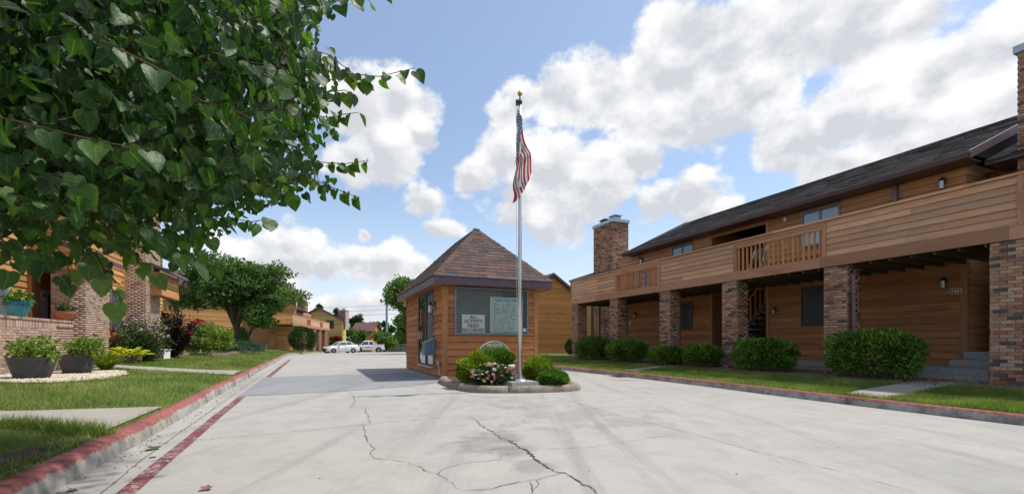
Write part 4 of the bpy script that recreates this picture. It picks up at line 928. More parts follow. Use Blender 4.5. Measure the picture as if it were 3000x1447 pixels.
g = G(); cc = np.array([4.1, 10.2]); P = [tuple(p) for p in IP] + [(5.55, T0 - .02), (3.05, T0 - .02)]; n0 = len(P)
g.v.append(ST.w(*cc, .15)); [g.v.append(ST.w(x, y, .085)) for x, y in P]
for i in range(n0): g.f.append((0, 1 + i, 1 + (i + 1) % n0)); g.r.append(.5)
isl.add('soil', g, 'soil')
FX, FY, _ = at(1523, 1000, 9.45); fs, ft = ST.inv(FX, FY)
g = G(); g.hexa([(fs - .31, ft - .3, .05), (fs + .31, ft - .3, .05), (fs + .31, ft + .3, .05), (fs - .31, ft + .3, .05), (fs - .29, ft - .28, .205), (fs + .29, ft - .28, .205), (fs + .29, ft + .28, .205), (fs - .29, ft + .28, .205)])
single('concrete_block', g, 'step_concrete', 'square concrete block under the flagpole on the planted island', 'concrete block')
fp = Thing('flagpole', 'tall tapered silver flagpole with gold ball in front of the guardhouse', 'flagpole', (FX, FY, .205))
PT = 6.02
g = G(WD); g.lathe((FX, FY, .205), [(.15, 0), (.148, .012), (.12, .03), (.06, .05), (.043, .056)], 24); fp.add('base_flange', g, 'steel', smooth=True)
g = G(WD); g.lathe((FX, FY, .24), [(.041, 0), (.041, 2.2), (.033, 4.4), (.026, PT - .36)], 20); fp.add('shaft', g, 'steel', smooth=True)
g = G(WD); g.lathe((FX, FY, PT - .13), [(.045, 0), (.05, .02), (.05, .045), (.02, .06), (.01, .16)], 14); g.box(FX - .085, FX - .03, FY - .02, FY + .02, PT - .17, PT - .06); fp.add('truck', g, 'dark_metal')
g = G(WD); g.lathe((FX, FY, PT + .07), [(.002, -.05), (.03, -.042), (.046, -.02), (.05, 0), (.046, .02), (.03, .042), (.002, .05)], 14); fp.add('finial_ball', g, 'brass', smooth=True)
g = G(WD); g.tube([(FX - .075, FY - .01, PT - .12), (FX - .07, FY - .02, 3.5), (FX - .06, FY, 1.2)], .004, 5); fp.add('halyard', g, 'flat_white')
# flag, hanging limp
fl = bpy.data.meshes.new('flag'); NU, NV = 60, 40; V = []; UV = []
HZ = 5.80; hoist, fly = 1.05, 1.75
for j in range(NV + 1):
    v = j / NV
    for i in range(NU + 1):
        u = i / NU
        z = HZ - v * hoist * (1 - .18 * u) - fly * (.62 * u + .16 * u * u) * (1 - .15 * v) + .02 * math.sin(9 * u + 5 * v)
        sp = .07 + .30 * u ** .8 * (1 - .35 * v)
        ph = 2.2 * math.pi * (u * 1.15 + v * .55)
        x = FX - .065 + (.33 * u * (1 - v) ** .7) - .10 * v * u + .028 * math.sin(ph * 1.3) * min(1, u * 5) + .01 * math.sin(17 * v + 5 * u)
        y = FY - .06 + .105 * math.sin(ph * 1.5 + .8) * min(1, u * 4) * (1 - .2 * v) - .05 * u
        V.append((x - FX, y - FY, z)); UV.append((u, v))
Fc = [(j * (NU + 1) + i, j * (NU + 1) + i + 1, (j + 1) * (NU + 1) + i + 1, (j + 1) * (NU + 1) + i) for j in range(NV) for i in range(NU)]
fl.from_pydata(V, [], Fc); uvl = fl.uv_layers.new(name='UVMap')
for lp in fl.loops: uvl.data[lp.index].uv = UV[lp.vertex_index]
fl.materials.append(M['flag_cloth']); fl.polygons.foreach_set('use_smooth', [True] * len(Fc))
tag(link('flag', fl, None, (FX, FY, 0)), 'striped red white and blue star flag hanging limp from the pole', 'flag')
# planting on the island
def pxbush(px0, px1, y0, y1, Y, dep=None):
    cx = (px0 + px1) / 2; rx = (px1 - px0) / 2 / F * Y; z1 = H + (HY - y0) / F * Y; z0 = H + (HY - y1) / F * Y
    return ((cx - CX) / F * Y, Y, (z0 + z1) / 2), (rx, dep or rx * .9, (z1 - z0) / 2)
c, r = pxbush(1341, 1452, 1038, 1128, 10.15, .42); bush('golden_thuja', 'yellow green thuja shrub at the left of the island by the roses', 'shrub', c, r, 'leaf_thuja_yellow', 9000, .06, 'sprig', .38, amp=.14, up=.7)
c, r = pxbush(1400, 1507, 1028, 1086, 10.9, .36); bush('dark_cypress', 'dense upright dark green shrub in front of the oval sign', 'shrub', c, r, 'leaf_thuja', 8000, .085, 'needle', .22, amp=.07, up=.5, flat=-.9)
c, r = pxbush(1532, 1620, 1047, 1119, 10.6, .4); bush('globe_thuja', 'rounded yellow green thuja right of the flagpole', 'shrub', c, r, 'leaf_thuja_yellow', 6500, .055, 'sprig', .38, amp=.06, flat=-.9)
c, r = pxbush(1577, 1663, 1085, 1133, 9.55, .3); bush('low_thuja', 'low dark green thuja at the right tip of the island', 'shrub', c, r, 'leaf_thuja', 5500, .05, 'sprig', .38, amp=.08, flat=-.9)
c, r = pxbush(1380, 1502, 1066, 1128, 9.6, .33)
rb = bush('rose_bush', 'pink and white flowering rose bush on the island beside the flagpole', 'rose bush', c, r, 'leaf_rose', 4200, .05, 'leaf', .62, amp=.12, flat=-.9)
bp, bw = bloom_mesh('rose_pink'), bloom_mesh('rose_white'); pts = []
for k in range(64):
    d = sph(1)[0]; d[1] = -abs(d[1]) if k % 4 else d[1]; d[2] = abs(d[2]) * 1.1 - .35 if k % 3 else d[2]; d = d / np.linalg.norm(d); pts.append(tuple(np.array(c) + d * np.array(r) * 1.03))
blooms(rb, pts, [bp, bp, bw], .7, 1.25)
X, Y, Z = at(1449, 1002, 11.25); ss, tt = ST.inv(X, Y); wv = 48 / F * Y / math.cos(ROT)
ps = Thing('private_sign', 'olive green oval sign with white letters PRIVATE behind the dark island shrub', 'sign', ST.w(ss, tt, .1))
ztop = H + (HY - 998) / F * Y; zc = ztop - .38
def oval(rx, rz, y, n=32): return [(ss + rx * math.cos(i * 2 * math.pi / n), y, zc + rz * math.sin(i * 2 * math.pi / n)) for i in range(n)]
g = G(); g.prism(oval(wv, .38, tt), (0, .03, 0)); ps.add('rim', g, 'flat_white')
g = G(); g.prism(oval(wv - .018, .362, tt - .004), (0, .004, 0)); ps.add('panel', g, 'sign_green')
for tx, dz, hz in (('PRIVATE', .115, .105), ('PROPERTY', .235, .07), ('NO SOLICITING', .33, .05)):
    loc = Vector(ST.w(ss, tt - .008, ztop - dz)) - Vector(ps.loc); put_text('lettering', tx, hz, 'flat_white', ps.o, loc, ROT, bold=.003)
g = G(); g.box(ss - .16, ss + .16, tt - .007, tt - .005, ztop - .178, ztop - .170); ps.add('rule_line', g, 'flat_white')
for dx in (-.25, .25): g = G(); g.box(ss + dx - .03, ss + dx + .03, tt + .03, tt + .07, .05, zc); ps.add('post', g, 'wood_trim')
X, Y, Z = at(1507, 1100, 9.9); ob = Thing('outlet_box', 'grey weatherproof outlet box on a short stake left of the flagpole', 'outlet box', (X, Y, .12))
g = G(WD); g.box(X - .03, X + .03, Y - .02, Y + .02, .24, .40); ob.add('housing', g, 'galvanised'); g = G(WD); g.box(X - .015, X + .015, Y - .024, Y - .02, .29, .35); ob.add('cover', g, 'frame_dark'); g = G(WD); g.box(X - .012, X + .012, Y - .01, Y + .01, .08, .24); ob.add('stake', g, 'frame_dark')
X, Y, Z = at(1500, 1075, 10.2); sl = Thing('spot_light', 'small round spotlight on a stem behind the roses at the flagpole', 'spotlight', (X, Y, .12))
g = G(WD); g.tube([(X, Y, .1), (X, Y, .42)], .012, 6); sl.add('stem', g, 'dark_metal'); g = G(WD); g.tube([(X - .08, Y, .44), (X + .07, Y, .46)], [.06, .05], 10); sl.add('head', g, 'white_paint')
# ------------------------------------------------------------------ long building on the right
SB = 12.0; SW = 14.3
rbd = Thing('apartment_building', 'long two storey wooden apartment building with brick pillars and balcony along the right lawn', 'building', ST.w(13, 12, .15))
brk = Bricks(rbd, 'brick_red')
PT0 = [4.09, 7.28, 10.53, 13.48, 16.74, 20.04]
pillars = []
for t0 in PT0:
    g = G(); g.box(12.05, 12.56, t0, t0 + .54, .08, 2.915); p = rbd.add('pillar', g, 'mortar_dark'); pillars.append(p)
    brk.face(p, ST, 'y', 12.05, -1, t0 - .018, t0 + .54, .13, 2.91); brk.face(p, ST, 'x', t0, -1, 12.032, 12.56, .13, 2.91)
    brk.face(p, ST, 'x', t0 + .54, 1, 12.06, 12.56, .13, 2.91)
# beam, deck, joists
t = 20.65
for t1 in (18.4, 15.3, 11.6, 7.9, 4.35, 0.8):
    g = G(); g.box(11.985, 12.045, t1 + .003, t, 2.92, 3.19); rbd.add('beam', g, 'wood_beam'); t = t1
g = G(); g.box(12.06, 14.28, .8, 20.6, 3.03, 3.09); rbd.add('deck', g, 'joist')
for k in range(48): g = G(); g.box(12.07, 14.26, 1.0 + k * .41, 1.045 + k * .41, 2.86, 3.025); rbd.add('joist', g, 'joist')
# balcony boards
SOL = [(16.79, 20.62), (10.55, 14.0), (4.25, 7.8), (.8, 4.12)]
for a, b in SOL:
    g = G(); g.box(12.04, 12.10, a, b, 3.195, 4.10); rbd.add('balcony_panel', g, 'wood_upper')
    boards(rbd, 'y', 12.04, -1, a + .002, b - .002, 3.195, 4.10, .152, 'wood_balcony', split=2.4)
for a, b in ((7.8, 10.55), (14.0, 16.79)):
    for x in (a, b): g = G(); g.box(11.995, 12.12, x - .05, x + .05, 3.193, 4.0); rbd.add('rail_post', g, 'wood_beam_v')
    g = G(); g.box(12.0, 12.10, a - .05, b + .05, 4.0, 4.10); rbd.add('top_rail', g, 'wood_beam')
    g = G(); g.box(12.01, 12.09, a + .05, b - .05, 3.9, 3.995); rbd.add('top_rail', g, 'wood_beam')
    n = 18
    for k in range(n): x = a + .05 + (k + .5) * (b - a - .1) / n; g = G(); g.box(12.025, 12.065, x - .02, x + .02, 3.195, 3.9); rbd.add('baluster', g, 'wood_trim')
g = G(); g.box(11.985, 12.05, 4.13, 4.24, 3.192, 4.1); rbd.add('rail_post', g, 'wood_beam_v'); g = G(); g.box(11.99, 12.06, 20.62, 20.68, 3.192, 4.1); rbd.add('rail_post', g, 'wood_beam_v')
t = 20.7
for t1 in (17.2, 13.4, 9.2, 5.0, .8): g = G(); g.box(11.96, 12.15, t1 + .003, t, 4.103, 4.15); rbd.add('rail_cap', g, 'wood_balcony'); t = t1
g = G(); g.box(12.05, 14.3, 20.62, 20.68, 3.0, 4.1); rbd.add('balcony_panel', g, 'wood_upper')
# walls: cores with the stair opening between 11.26 and 13.62
g = G()
for b in ((SW + .02, SW + .14, 5.94, 11.26, .15, 5.3), (SW + .02, SW + .14, 13.62, 19.6, .15, 5.3), (SW + .02, SW + .14, 11.26, 13.62, 5.16, 5.3), (SW + .02, SW + .14, 11.26, 13.62, 2.86, 3.1), (SW + .14, 24, 19.45, 19.6, .15, 5.3), (SW + .14, 16.2, 11.1, 11.22, .15, 5.3), (SW + .14, 16.2, 13.66, 13.78, .15, 5.3)): g.box(*b, rnd=.3)
rbd.add('wall', g, 'wood_lower')
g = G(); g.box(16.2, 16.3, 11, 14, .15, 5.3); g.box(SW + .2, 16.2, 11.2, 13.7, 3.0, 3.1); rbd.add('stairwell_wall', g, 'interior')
g = G(); g.box(15.3, 24, .8, 5.9, .15, 5.2); g.box(23.9, 24, 5.9, 19.6, .15, 5.3); g.box(SW + .14, 24, 5.92, 6.0, .15, 5.3); rbd.add('wall', g, 'wood_upper')
WU = [(8.86, 9.94, 4.07, 5.10), (14.66, 15.81, 4.07, 5.08)]; WL = [(9.29, 9.95, 1.58, 2.68), (14.69, 15.55, 1.57, 2.63)]
boards(rbd, 'y', SW + .02, -1, 5.94, 19.6, 3.7, 5.2, .2, 'wood_upper', [(a - .05, b + .05, c - .05, d + .05) for a, b, c, d in WU] + [(11.16, 13.72, 3.0, 5.3)], split=3.5)
boards(rbd, 'y', SW + .02, -1, 5.94 + .1, 11.16, .42, 2.86, .175, 'wood_lower', [(a - .05, b + .05, c - .05, d + .05) for a, b, c, d in WL])
boards(rbd, 'y', SW + .02, -1, 13.72, 19.0, .42, 2.86, .175, 'wood_lower', [(a - .05, b + .05, c - .05, d + .05) for a, b, c, d in WL])
for a, b, c, d in ((11.16, 11.26, .4, 2.9), (13.62, 13.72, .4, 2.9), (5.9, 6.04, .4, 2.9), (18.98, 19.1, .3, 2.9), (11.16, 11.26, 3.1, 5.2), (13.62, 13.72, 3.1, 5.2)):
    g = G(); g.box(SW - .02, SW + .03, a, b, c, d); rbd.add('corner_board', g, 'wood_beam_v')
g = G(); g.box(SW - .02, SW + .03, 11.26, 13.62, 5.08, 5.2); rbd.add('lintel', g, 'wood_beam')
g = G(); g.box(SW - .04, SW + .2, 5.9, 11.3, .1, .42); g.box(SW - .04, SW + .2, 13.6, 19.1, .1, .42); rbd.add('foundation', g, 'step_concrete')
def window(th, fr, axis, pl, dr, a0, a1, z0, z1, fm='frame_blue', pm='pane', mull=1, f=.05, blinds=False, parent=None):
    g = G(fr)
    def bx(u0, u1, w0, w1, d0=.035, d1=-.03, gg=g):
        q = sorted((pl + dr * d0, pl + dr * d1))
        if axis == 'y': gg.box(q[0], q[1], u0, u1, w0, w1)
        else: gg.box(u0, u1, q[0], q[1], w0, w1)
    bx(a0 - f, a1 + f, z0 - f, z0); bx(a0 - f, a1 + f, z1, z1 + f); bx(a0 - f, a0, z0, z1); bx(a1, a1 + f, z0, z1)
    for k in range(mull): x = a0 + (a1 - a0) * (k + 1) / (mull + 1); bx(x - f * .45, x + f * .45, z0, z1, .03)
    w = th.add('window', g, fm, parent)
    if blinds:
        n = int((z1 - z0) / .05)
        for k in range(n): g2 = G(fr); bx(a0, a1, z0 + k * .05 + .012, z0 + k * .05 + .04, .006, .004, g2); th.add('blind_slat', g2, 'blind' if not isinstance(blinds, str) else blinds, w) if not parent else None
    for k in range(mull + 1):
        u0 = a0 + (a1 - a0) * k / (mull + 1) + .012; u1 = a0 + (a1 - a0) * (k + 1) / (mull + 1) - .012; g2 = G(fr); bx(u0, u1, z0 + .004, z1 - .004, .0, -.004, g2); th.add('pane', g2, pm, w)
    return w
window(rbd, ST, 'y', SW, -1, *WU[0], pm='pane_light'); window(rbd, ST, 'y', SW, -1, *WU[1])
plain('blind_dim', (.10, .105, .11), .6)
for w in WL: window(rbd, ST, 'y', SW, -1, *w, fm='frame_dark', mull=0 if w[0] < 10 else 1, blinds='blind_dim')
# stairs in the opening
for k in range(11):
    g = G(); tt = 13.5 - k * .2; z = .45 + k * .2; g.box(14.75, 15.75, tt - .26, tt, z, z + .05); rbd.add('stair_tread', g, 'step_concrete')
for s_ in (14.7, 15.8): g = G(); g.hexa([(s_, 13.6, .25), (s_ + .05, 13.6, .25), (s_ + .05, 11.3, 2.55), (s_, 11.3, 2.55), (s_, 13.6, .5), (s_ + .05, 13.6, .5), (s_ + .05, 11.3, 2.8), (s_, 11.3, 2.8)]); rbd.add('stringer', g, 'joist')
g = G(); g.tube([(14.68, 13.5, 1.35), (14.68, 11.35, 3.5)], .03, 6); rbd.add('handrail', g, 'wood_trim')
for k in range(10): tt = 13.4 - k * .2; g = G(); g.box(14.66, 14.7, tt - .02, tt + .02, .6 + k * .2, 1.4 + k * .2); rbd.add('baluster', g, 'wood_trim')
# porch floor, steps, door at the near end
g = G(); g.box(13.2, SW, 6.2, 19.0, .1, .26); rbd.add('porch_slab', g, 'step_concrete')
for b in ((12.45, 14.25, 4.72, 6.15, .1, .30), (12.7, 14.25, 4.95, 6.15, .302, .44), (13.5, 15.2, 5.15, 5.9, .442, .60), (14.1, 15.2, 5.25, 5.9, .602, .78)): g = G(); g.box(*b); rbd.add('step', g, 'step_concrete')
g = G(); g.box(13.2, 13.9, 12.0, 13.2, .1, .40); rbd.add('step', g, 'step_concrete'); g = G(); g.box(12.75, 13.2, 12.0, 13.2, .1, .27); rbd.add('step', g, 'step_concrete')
boards(rbd, 'y', 15.3, -1, 3.0, 5.9, .4, 2.9, .175, 'wood_lower', [(4.45, 5.4, .7, 2.85)])
g = G(); g.box(15.22, 15.3, 4.5, 5.36, .79, 2.82); dd = rbd.add('door', g, 'frame_grey'); g = G(); g.box(15.19, 15.22, 4.6, 5.26, 1.0, 2.7); rbd.add('pane', g, 'pane', dd); g = G(); g.box(15.14, 15.2, 4.52, 4.56, 1.6, 1.75); rbd.add('handle', g, 'steel', dd)
# roof
E0, E1, R1, R0 = (13.8, 5.66, 5.32), (13.8, 18.64, 5.32), (19.1, 20.06, 7.71), (19.1, 5.66, 7.71)
g = G(); n0 = [E0, E1, R1, R0]; g.poly([(p[0], p[1], p[2] - .0) for p in n0]); g.poly([(p[0], p[1], p[2] - .12) for p in n0][::-1]); B0, B1 = (24.4, 5.66, 5.32), (24.4, 19.6, 5.32)
g.poly([R0, R1, B1, B0]); g.poly([E0, R0, B0]); g.poly([E1, B1, R1]); rf = rbd.add('roof', g, 'shingle_dark')
SH = shingles((13.8, 18.64, 5.32), (13.8, 5.66, 5.32), (19.1, 20.06, 7.71), (19.1, 5.66, 7.71), expo=.15, tab=.55)
g = G(); [g.hexa(h) for h in SH]; rbd.add('shingle', g, 'shingle_dark', kind='stuff')
E0b, R0b = (14.35, 5.6, 5.22), (19.1, 5.6, 7.36)
g = G(); g.slab([(14.35, .8, 5.22), (14.35, 5.62, 5.22), (19.1, 5.62, 7.36), (19.1, .8, 7.36)], -.1); rbd.add('roof', g, 'shingle_dark')
SH = shingles((14.35, 5.62, 5.22), (14.35, .8, 5.22), (19.1, 5.62, 7.36), (19.1, .8, 7.36), expo=.15, tab=.55); g = G(); [g.hexa(h) for h in SH]; rbd.add('shingle', g, 'shingle_dark', kind='stuff')
g = G(); g.prism([(13.72, 5.60, 5.20), (13.72, 5.60, 5.38), (19.1, 5.60, 7.80), (19.1, 5.60, 7.55)], (0, .05, 0)); plain('rake_sky_sheen', (.22, .12, .125), .4, var=.2); rbd.add('rake_board', g, 'rake_sky_sheen')  # purple trim lightened: the sky it reflects is mixed into the colour
g = G(); g.prism([(13.80, 18.6, 5.18), (13.80, 18.6, 5.36), (19.1, 20.02, 7.75), (19.1, 20.02, 7.55)], (0, .05, 0)); rbd.add('rake_board', g, 'gutter')
g = G(); g.prism([(13.66, 5.62, 5.33), (13.68, 5.62, 5.22), (13.78, 5.62, 5.19), (13.8, 5.62, 5.33)], (0, 13.05, 0)); rbd.add('gutter', g, 'gutter')
g = G(); g.box(13.8, SW + .02, 5.66, 18.64, 5.20, 5.24); rbd.add('soffit', g, 'gutter')
g = G(); g.box(14.3, 15.3, 1, 5.6, 5.1, 5.15); rbd.add('soffit', g, 'gutter')
boards(rbd, 'y', 15.3, -1, 1.0, 5.9, 3.9, 5.1, .2, 'wood_upper', [(3.2, 5.7, 4.1, 5.0)])
window(rbd, ST, 'y', 15.28, -1, 3.9, 5.5, 4.15, 4.9)
boards(rbd, 'x', 5.94, -1, SW + .02, 15.25, 3.9, 5.2, .2, 'wood_upper'); boards(rbd, 'x', 5.94, -1, SW + .02, 15.25, .45, 2.86, .175, 'wood_lower')
g = G(); g.box(SW - .09, SW - .02, 7.32, 7.42, 3.6, 5.2); rbd.add('downpipe', g, 'downpipe')
g = G(); g.box(SW - .08, SW - .02, 18.0, 18.08, 3.6, 5.2); rbd.add('downpipe', g, 'downpipe')
g = G(); g.tube([(12.5, 7.19, 2.80), (12.28, 7.19, 2.80), (12.2, 7.19, 2.76), (12.16, 7.19, 2.66), (12.15, 7.19, 1.4), (12.15, 7.19, .35), (12.1, 7.12, .2), (11.7, 6.8, .19)], .048, 8); rbd.add('downpipe', g, 'downpipe', smooth=True)
wall_lantern(rbd, ST, SW - .02, 6.34, 4.9, -1, 0, 1.1); wall_lantern(rbd, ST, SW - .02, 6.32, 2.45, -1, 0, 1.0); wall_lantern(rbd, ST, SW - .02, 10.9, 2.05, -1, 0, .9); wall_lantern(rbd, ST, SW - .02, 18.3, 2.3, -1, 0, 1.0)
wall_lantern(rbd, ST, SW - .02, 17.8, 4.85, -1, 0, 1.1)
g = G(); g.box(SW - .05, SW - .02, 10.5, 10.58, 5.0, 5.12); rbd.add('outlet_plate', g, 'white_paint')
g = G(); n = 20; g.prism([(SW - .024, 6.12 + .13 * math.cos(i * 6.2832 / n), 2.24 + .075 * math.sin(i * 6.2832 / n)) for i in range(n)], (-.012, 0, 0)); pq = rbd.add('number_plaque', g, 'flat_white')
g = G(); g.prism([(SW - .037, 6.12 + .115 * math.cos(i * 6.2832 / n), 2.24 + .062 * math.sin(i * 6.2832 / n)) for i in range(n)], (-.003, 0, 0)); rbd.add('plaque_field', g, 'wood_lower', pq)
put_text('lettering', '166', .105, 'flat_white', pq, Vector(ST.w(SW - .043, 6.12, 2.24)) - Vector(rbd.loc), ROT - math.pi / 2, bold=.003)
g = G(); g.prism([(SW - .024, 18.75 + .07 * math.cos(i * 6.2832 / n), 1.95 + .1 * math.sin(i * 6.2832 / n)) for i in range(n)], (-.012, 0, 0)); rbd.add('number_plaque', g, 'sign_grey')
# chimneys
def chimney(th, br, fr, x0, x1, y0, y1, z0, z1, faces='-x-y', mort='mortar_dark', flues=2):
    g = G(fr); g.box(x0, x1, y0, y1, z0, z1); o = th.add('chimney', g, mort)
    if '-x' in faces: br.face(o, fr, 'y', x0, -1, y0 - .018, y1, z0 + .02, z1)
    if '+x' in faces: br.face(o, fr, 'y', x1, 1, y0 - .018, y1, z0 + .02, z1)
    if '-y' in faces: br.face(o, fr, 'x', y0, -1, x0 - .018, x1 + .018, z0 + .02, z1)
    g = G(fr); g.box(x0 - .06, x1 + .06, y0 - .06, y1 + .06, z1 - .02, z1 + .14); th.add('chimney_cap', g, 'galvanised', o)
    for k in range(flues):
        yy = y0 + (y1 - y0) * (k + .5) / flues; xx = (x0 + x1) / 2; g = G(fr); g.box(xx - .2, xx + .2, yy - .22, yy + .22, z1 + .14, z1 + .34); g.box(xx - .27, xx + .27, yy - .29, yy + .29, z1 + .4, z1 + .43)
        for dx, dy in ((-.2, -.2), (.2, -.2), (.2, .2), (-.2, .2)): g.box(xx + dx - .02, xx + dx + .02, yy + dy - .02, yy + dy + .02, z1 + .34, z1 + .4)
        th.add('flue', g, 'galvanised' if k == 0 else 'dark_metal', o)
    return o
chimney(rbd, brk, ST, 14.5, 15.5, 20.56, 22.37, .1, 7.45)
chimney(rbd, brk, ST, 14.5, 15.5, 3.3, 5.12, .1, 7.5, flues=1)
g = G(); g.box(15.3, 22, 19.62, 24, .1, 4.7); g.box(14.4, 15.2, 22.5, 24.2, .1, 4.7); rbd.add('end_block', g, 'wood_upper'); g = G(); g.prism([(14.1, 19.7, 4.62), (14.1, 19.7, 4.75), (19, 19.7, 6.4), (19, 19.7, 6.25)], (0, 4.8, 0)); rbd.add('roof', g, 'shingle_dark')
for s_, t_ in ((13.6, 20.5), (13.9, 23.4)): g = G(); g.box(s_, s_ + .12, t_, t_ + .12, .1, 2.95); rbd.add('post', g, 'wood_beam_v')
brk.build(298)
# things on the balcony
bs = Thing('blue_sign', 'blue rectangular sign with white letters leaning behind the far balcony balusters', 'sign', ST.w(12.3, tpx(1885, 12.3), 3.1))
ta, tb = tpx(1896, 12.3), tpx(1873, 12.3); za, zb = 3.12, 3.85; g = G(); g.box(12.28, 12.3, ta, tb, za, zb); bs.add('panel', g, 'sign_blue')
for k in range(3):
    loc = Vector(ST.w(12.27, (ta + tb) / 2, zb - .15 - k * .22)) - Vector(bs.loc); put_text('lettering', ('LEK', 'TEN', 'TEN')[k] if k else 'TEN', .2, 'flat_white', bs.o, loc, ROT - math.pi / 2, bold=.004)
fc = Thing('folding_chair', 'dark folding chair with white frame behind the near balcony balusters', 'chair', ST.w(12.6, 10.3, 3.1))
for dy in (-.2, .2):
    g = G(); g.tube([(12.4, 10.25 + dy, 3.1), (12.62, 10.25 + dy, 3.55), (12.78, 10.25 + dy, 3.95)], .016, 6); fc.add('leg', g, 'white_paint'); g = G(); g.tube([(12.8, 10.25 + dy, 3.1), (12.45, 10.25 + dy, 3.5)], .016, 6); fc.add('leg', g, 'white_paint')
g = G(); g.hexa([(12.38, 10.03, 3.48), (12.75, 10.03, 3.45), (12.75, 10.47, 3.45), (12.38, 10.47, 3.48), (12.38, 10.03, 3.51), (12.75, 10.03, 3.48), (12.75, 10.47, 3.48), (12.38, 10.47, 3.51)]); fc.add('seat', g, 'frame_dark')
g = G(); g.hexa([(12.68, 10.05, 3.6), (12.7, 10.05, 3.6), (12.7, 10.45, 3.6), (12.68, 10.45, 3.6), (12.79, 10.05, 3.93), (12.81, 10.05, 3.93), (12.81, 10.45, 3.93), (12.79, 10.45, 3.93)]); fc.add('backrest', g, 'frame_dark')
# clipped hedges in front of the pillars
HG = 'clipped yew hedges along the right building'
for (nm, ta, tb, zt, ss, rs_, n) in (('large flat topped yew hedge in front of the wall numbered 166', 5.5, 7.3, 1.24, 11.55, .62, 15000), ('wide yew hedge under the near balcony balusters beside the downpipe pillar', 8.35, 10.1, 1.08, 11.6, .54, 11000),
        ('low yew hedge in front of the stair opening nearest its pillar', 10.95, 11.95, .90, 11.6, .5, 6500), ('lowest flat yew hedge left of the walk to the stairs', 12.45, 13.75, .80, 11.6, .5, 6500),
        ('bushy yew hedge between the third and second pillar from the far end', 14.5, 16.4, 1.08, 11.6, .6, 9000), ('dark yew hedge next to the farthest pillar', 17.2, 19.1, 1.2, 11.75, .6, 8000)):
    X, Y, _ = ST.w(ss, (ta + tb) / 2, 0); zb = .24; dist = Y
    bush('yew_hedge', nm, 'hedge', (X, Y, (zt + zb) / 2), (rs_, (tb - ta) / 2, (zt - zb) / 2), 'leaf_yew', n, .075 + .0015 * dist, 'sprig', .26, HG, gz=.17, a=ROT, power=2.7, amp=.08, flat=-.8, shell=.4, up=.45, stems=6)
c, r = pxbush(1657, 1682, 994, 1038, 30); bush('round_shrub', 'small dark round shrub behind the farthest pillar', 'shrub', c, r, 'leaf_dark', 2500, .09, 'sprig', .35, flat=-.95)
# amber wall building behind the guardhouse
TB = 31.9; ab = Thing('amber_building', 'tall amber board building with dark gable behind the guardhouse', 'building', ST.w(17, 33, .0))
g = G(); sa, ra = 16.9, .67; zap = 6.15
g.prism([(13.2, TB + .03, -.1), (21, TB + .03, -.1), (21, TB + .03, zap - ra * 4.1), (sa, TB + .03, zap), (13.2, TB + .03, zap - ra * 3.7)], (0, 9, 0)); ab.add('wall', g, 'wood_amber')
z = 0.02
while z < zap - .25:
    z1 = z + .165; x0 = max(13.2, sa - (zap - z1) / ra); x1 = min(21, sa + (zap - z1) / ra); g = G(); g.clap('x', TB + .03, -1, x0, x1, z, z1 - .003); ab.add('board', g, 'wood_amber'); z = z1
for sx in (-1, 1):
    g = G(); e = 4.5; g.prism([(sa, TB - .25, zap + .02), (sa + sx * e, TB - .25, zap - ra * e + .02), (sa + sx * e, TB - .25, zap - ra * e + .22), (sa, TB - .25, zap + .24)], (0, 9.6, 0)); ab.add('roof', g, 'gutter')
# ------------------------------------------------------------------ brick and board house on the left
lh = Thing('brick_house', 'orange board house with pale brick porch wall and chimney behind the tree at left', 'house', ST.w(-8, 18, .2)); lbr = Bricks(lh, 'brick_pale')
g = G(); g.box(-6.95, -6.7, 9.0, 17.72, .1, 1.56); pw = lh.add('porch_wall', g, 'mortar')
lbr.face(pw, ST, 'y', -6.7, 1, 13.7, 17.7, .16, 1.36); lbr.face(pw, ST, 'y', -6.7, 1, 13.7, 17.7, 1.36, 1.555, soldier=True)
t = 12.0
while t < 17.7: g = G(); g.box(-7.0, -6.655, t, t + .062, 1.562, 1.625); lh.add('cap_brick', g, 'brick_pale', pw); t += .071
g = G(); g.box(-7.2, -6.4, 17.72, 19.29, .1, 3.1); pier = lh.add('pier', g, 'mortar'); lbr.face(pier, ST, 'y', -6.4, 1, 17.70, 19.29, .16, 3.1); lbr.face(pier, ST, 'x', 17.72, -1, -7.2, -6.382, .16, 3.1)
g = G(); g.box(-8.4, -6.95, 9, 22.2, .1, .5); lh.add('porch_floor', g, 'step_concrete')
g = G()
for b in ((-8.6, -8.42, 9, 22.3, .1, 5.6), (-14, -8.6, 9, 9.2, .1, 5.6), (-14, -6.95, 26.85, 27, .1, 5.6), (-7.05, -6.89, 19.3, 27, .1, 5.6), (-14, -13.9, 9, 27, .1, 5.6), (-8.42, -7.05, 22.2, 22.3, .1, 5.6)): g.box(*b, rnd=.3)
lh.add('wall', g, 'wood_left')
boards(lh, 'y', -8.42, 1, 15.0, 22.2, .5, 5.5, .2, 'wood_left', [(19.75, 21.2, .4, 2.8), (17.0, 18.3, 1.1, 2.95)])
boards(lh, 'y', -6.89, 1, 19.31, 22.24, .3, 4.5, .2, 'wood_left', [(20.83, 22.03, 1.4, 2.9)])
boards(lh, 'y', -6.89, 1, 24.0, 27, .3, 5.5, .17, 'wood_yellow', [(25.2, 26.2, 1.2, 2.2)])
boards(lh, 'x', 19.3, -1, -8.4, -6.89, 3.3, 5.5, .2, 'wood_left')
window(lh, ST, 'y', -6.87, 1, 20.9, 21.98, 1.47, 2.85, fm='frame_grey', pm='pane', blinds='blind_dim'); window(lh, ST, 'y', -8.4, 1, 17.05, 18.25, 1.2, 2.9, fm='white_paint', pm='pane_light')
window(lh, ST, 'y', -6.87, 1, 25.25, 26.15, 1.25, 2.15, fm='frame_blue')
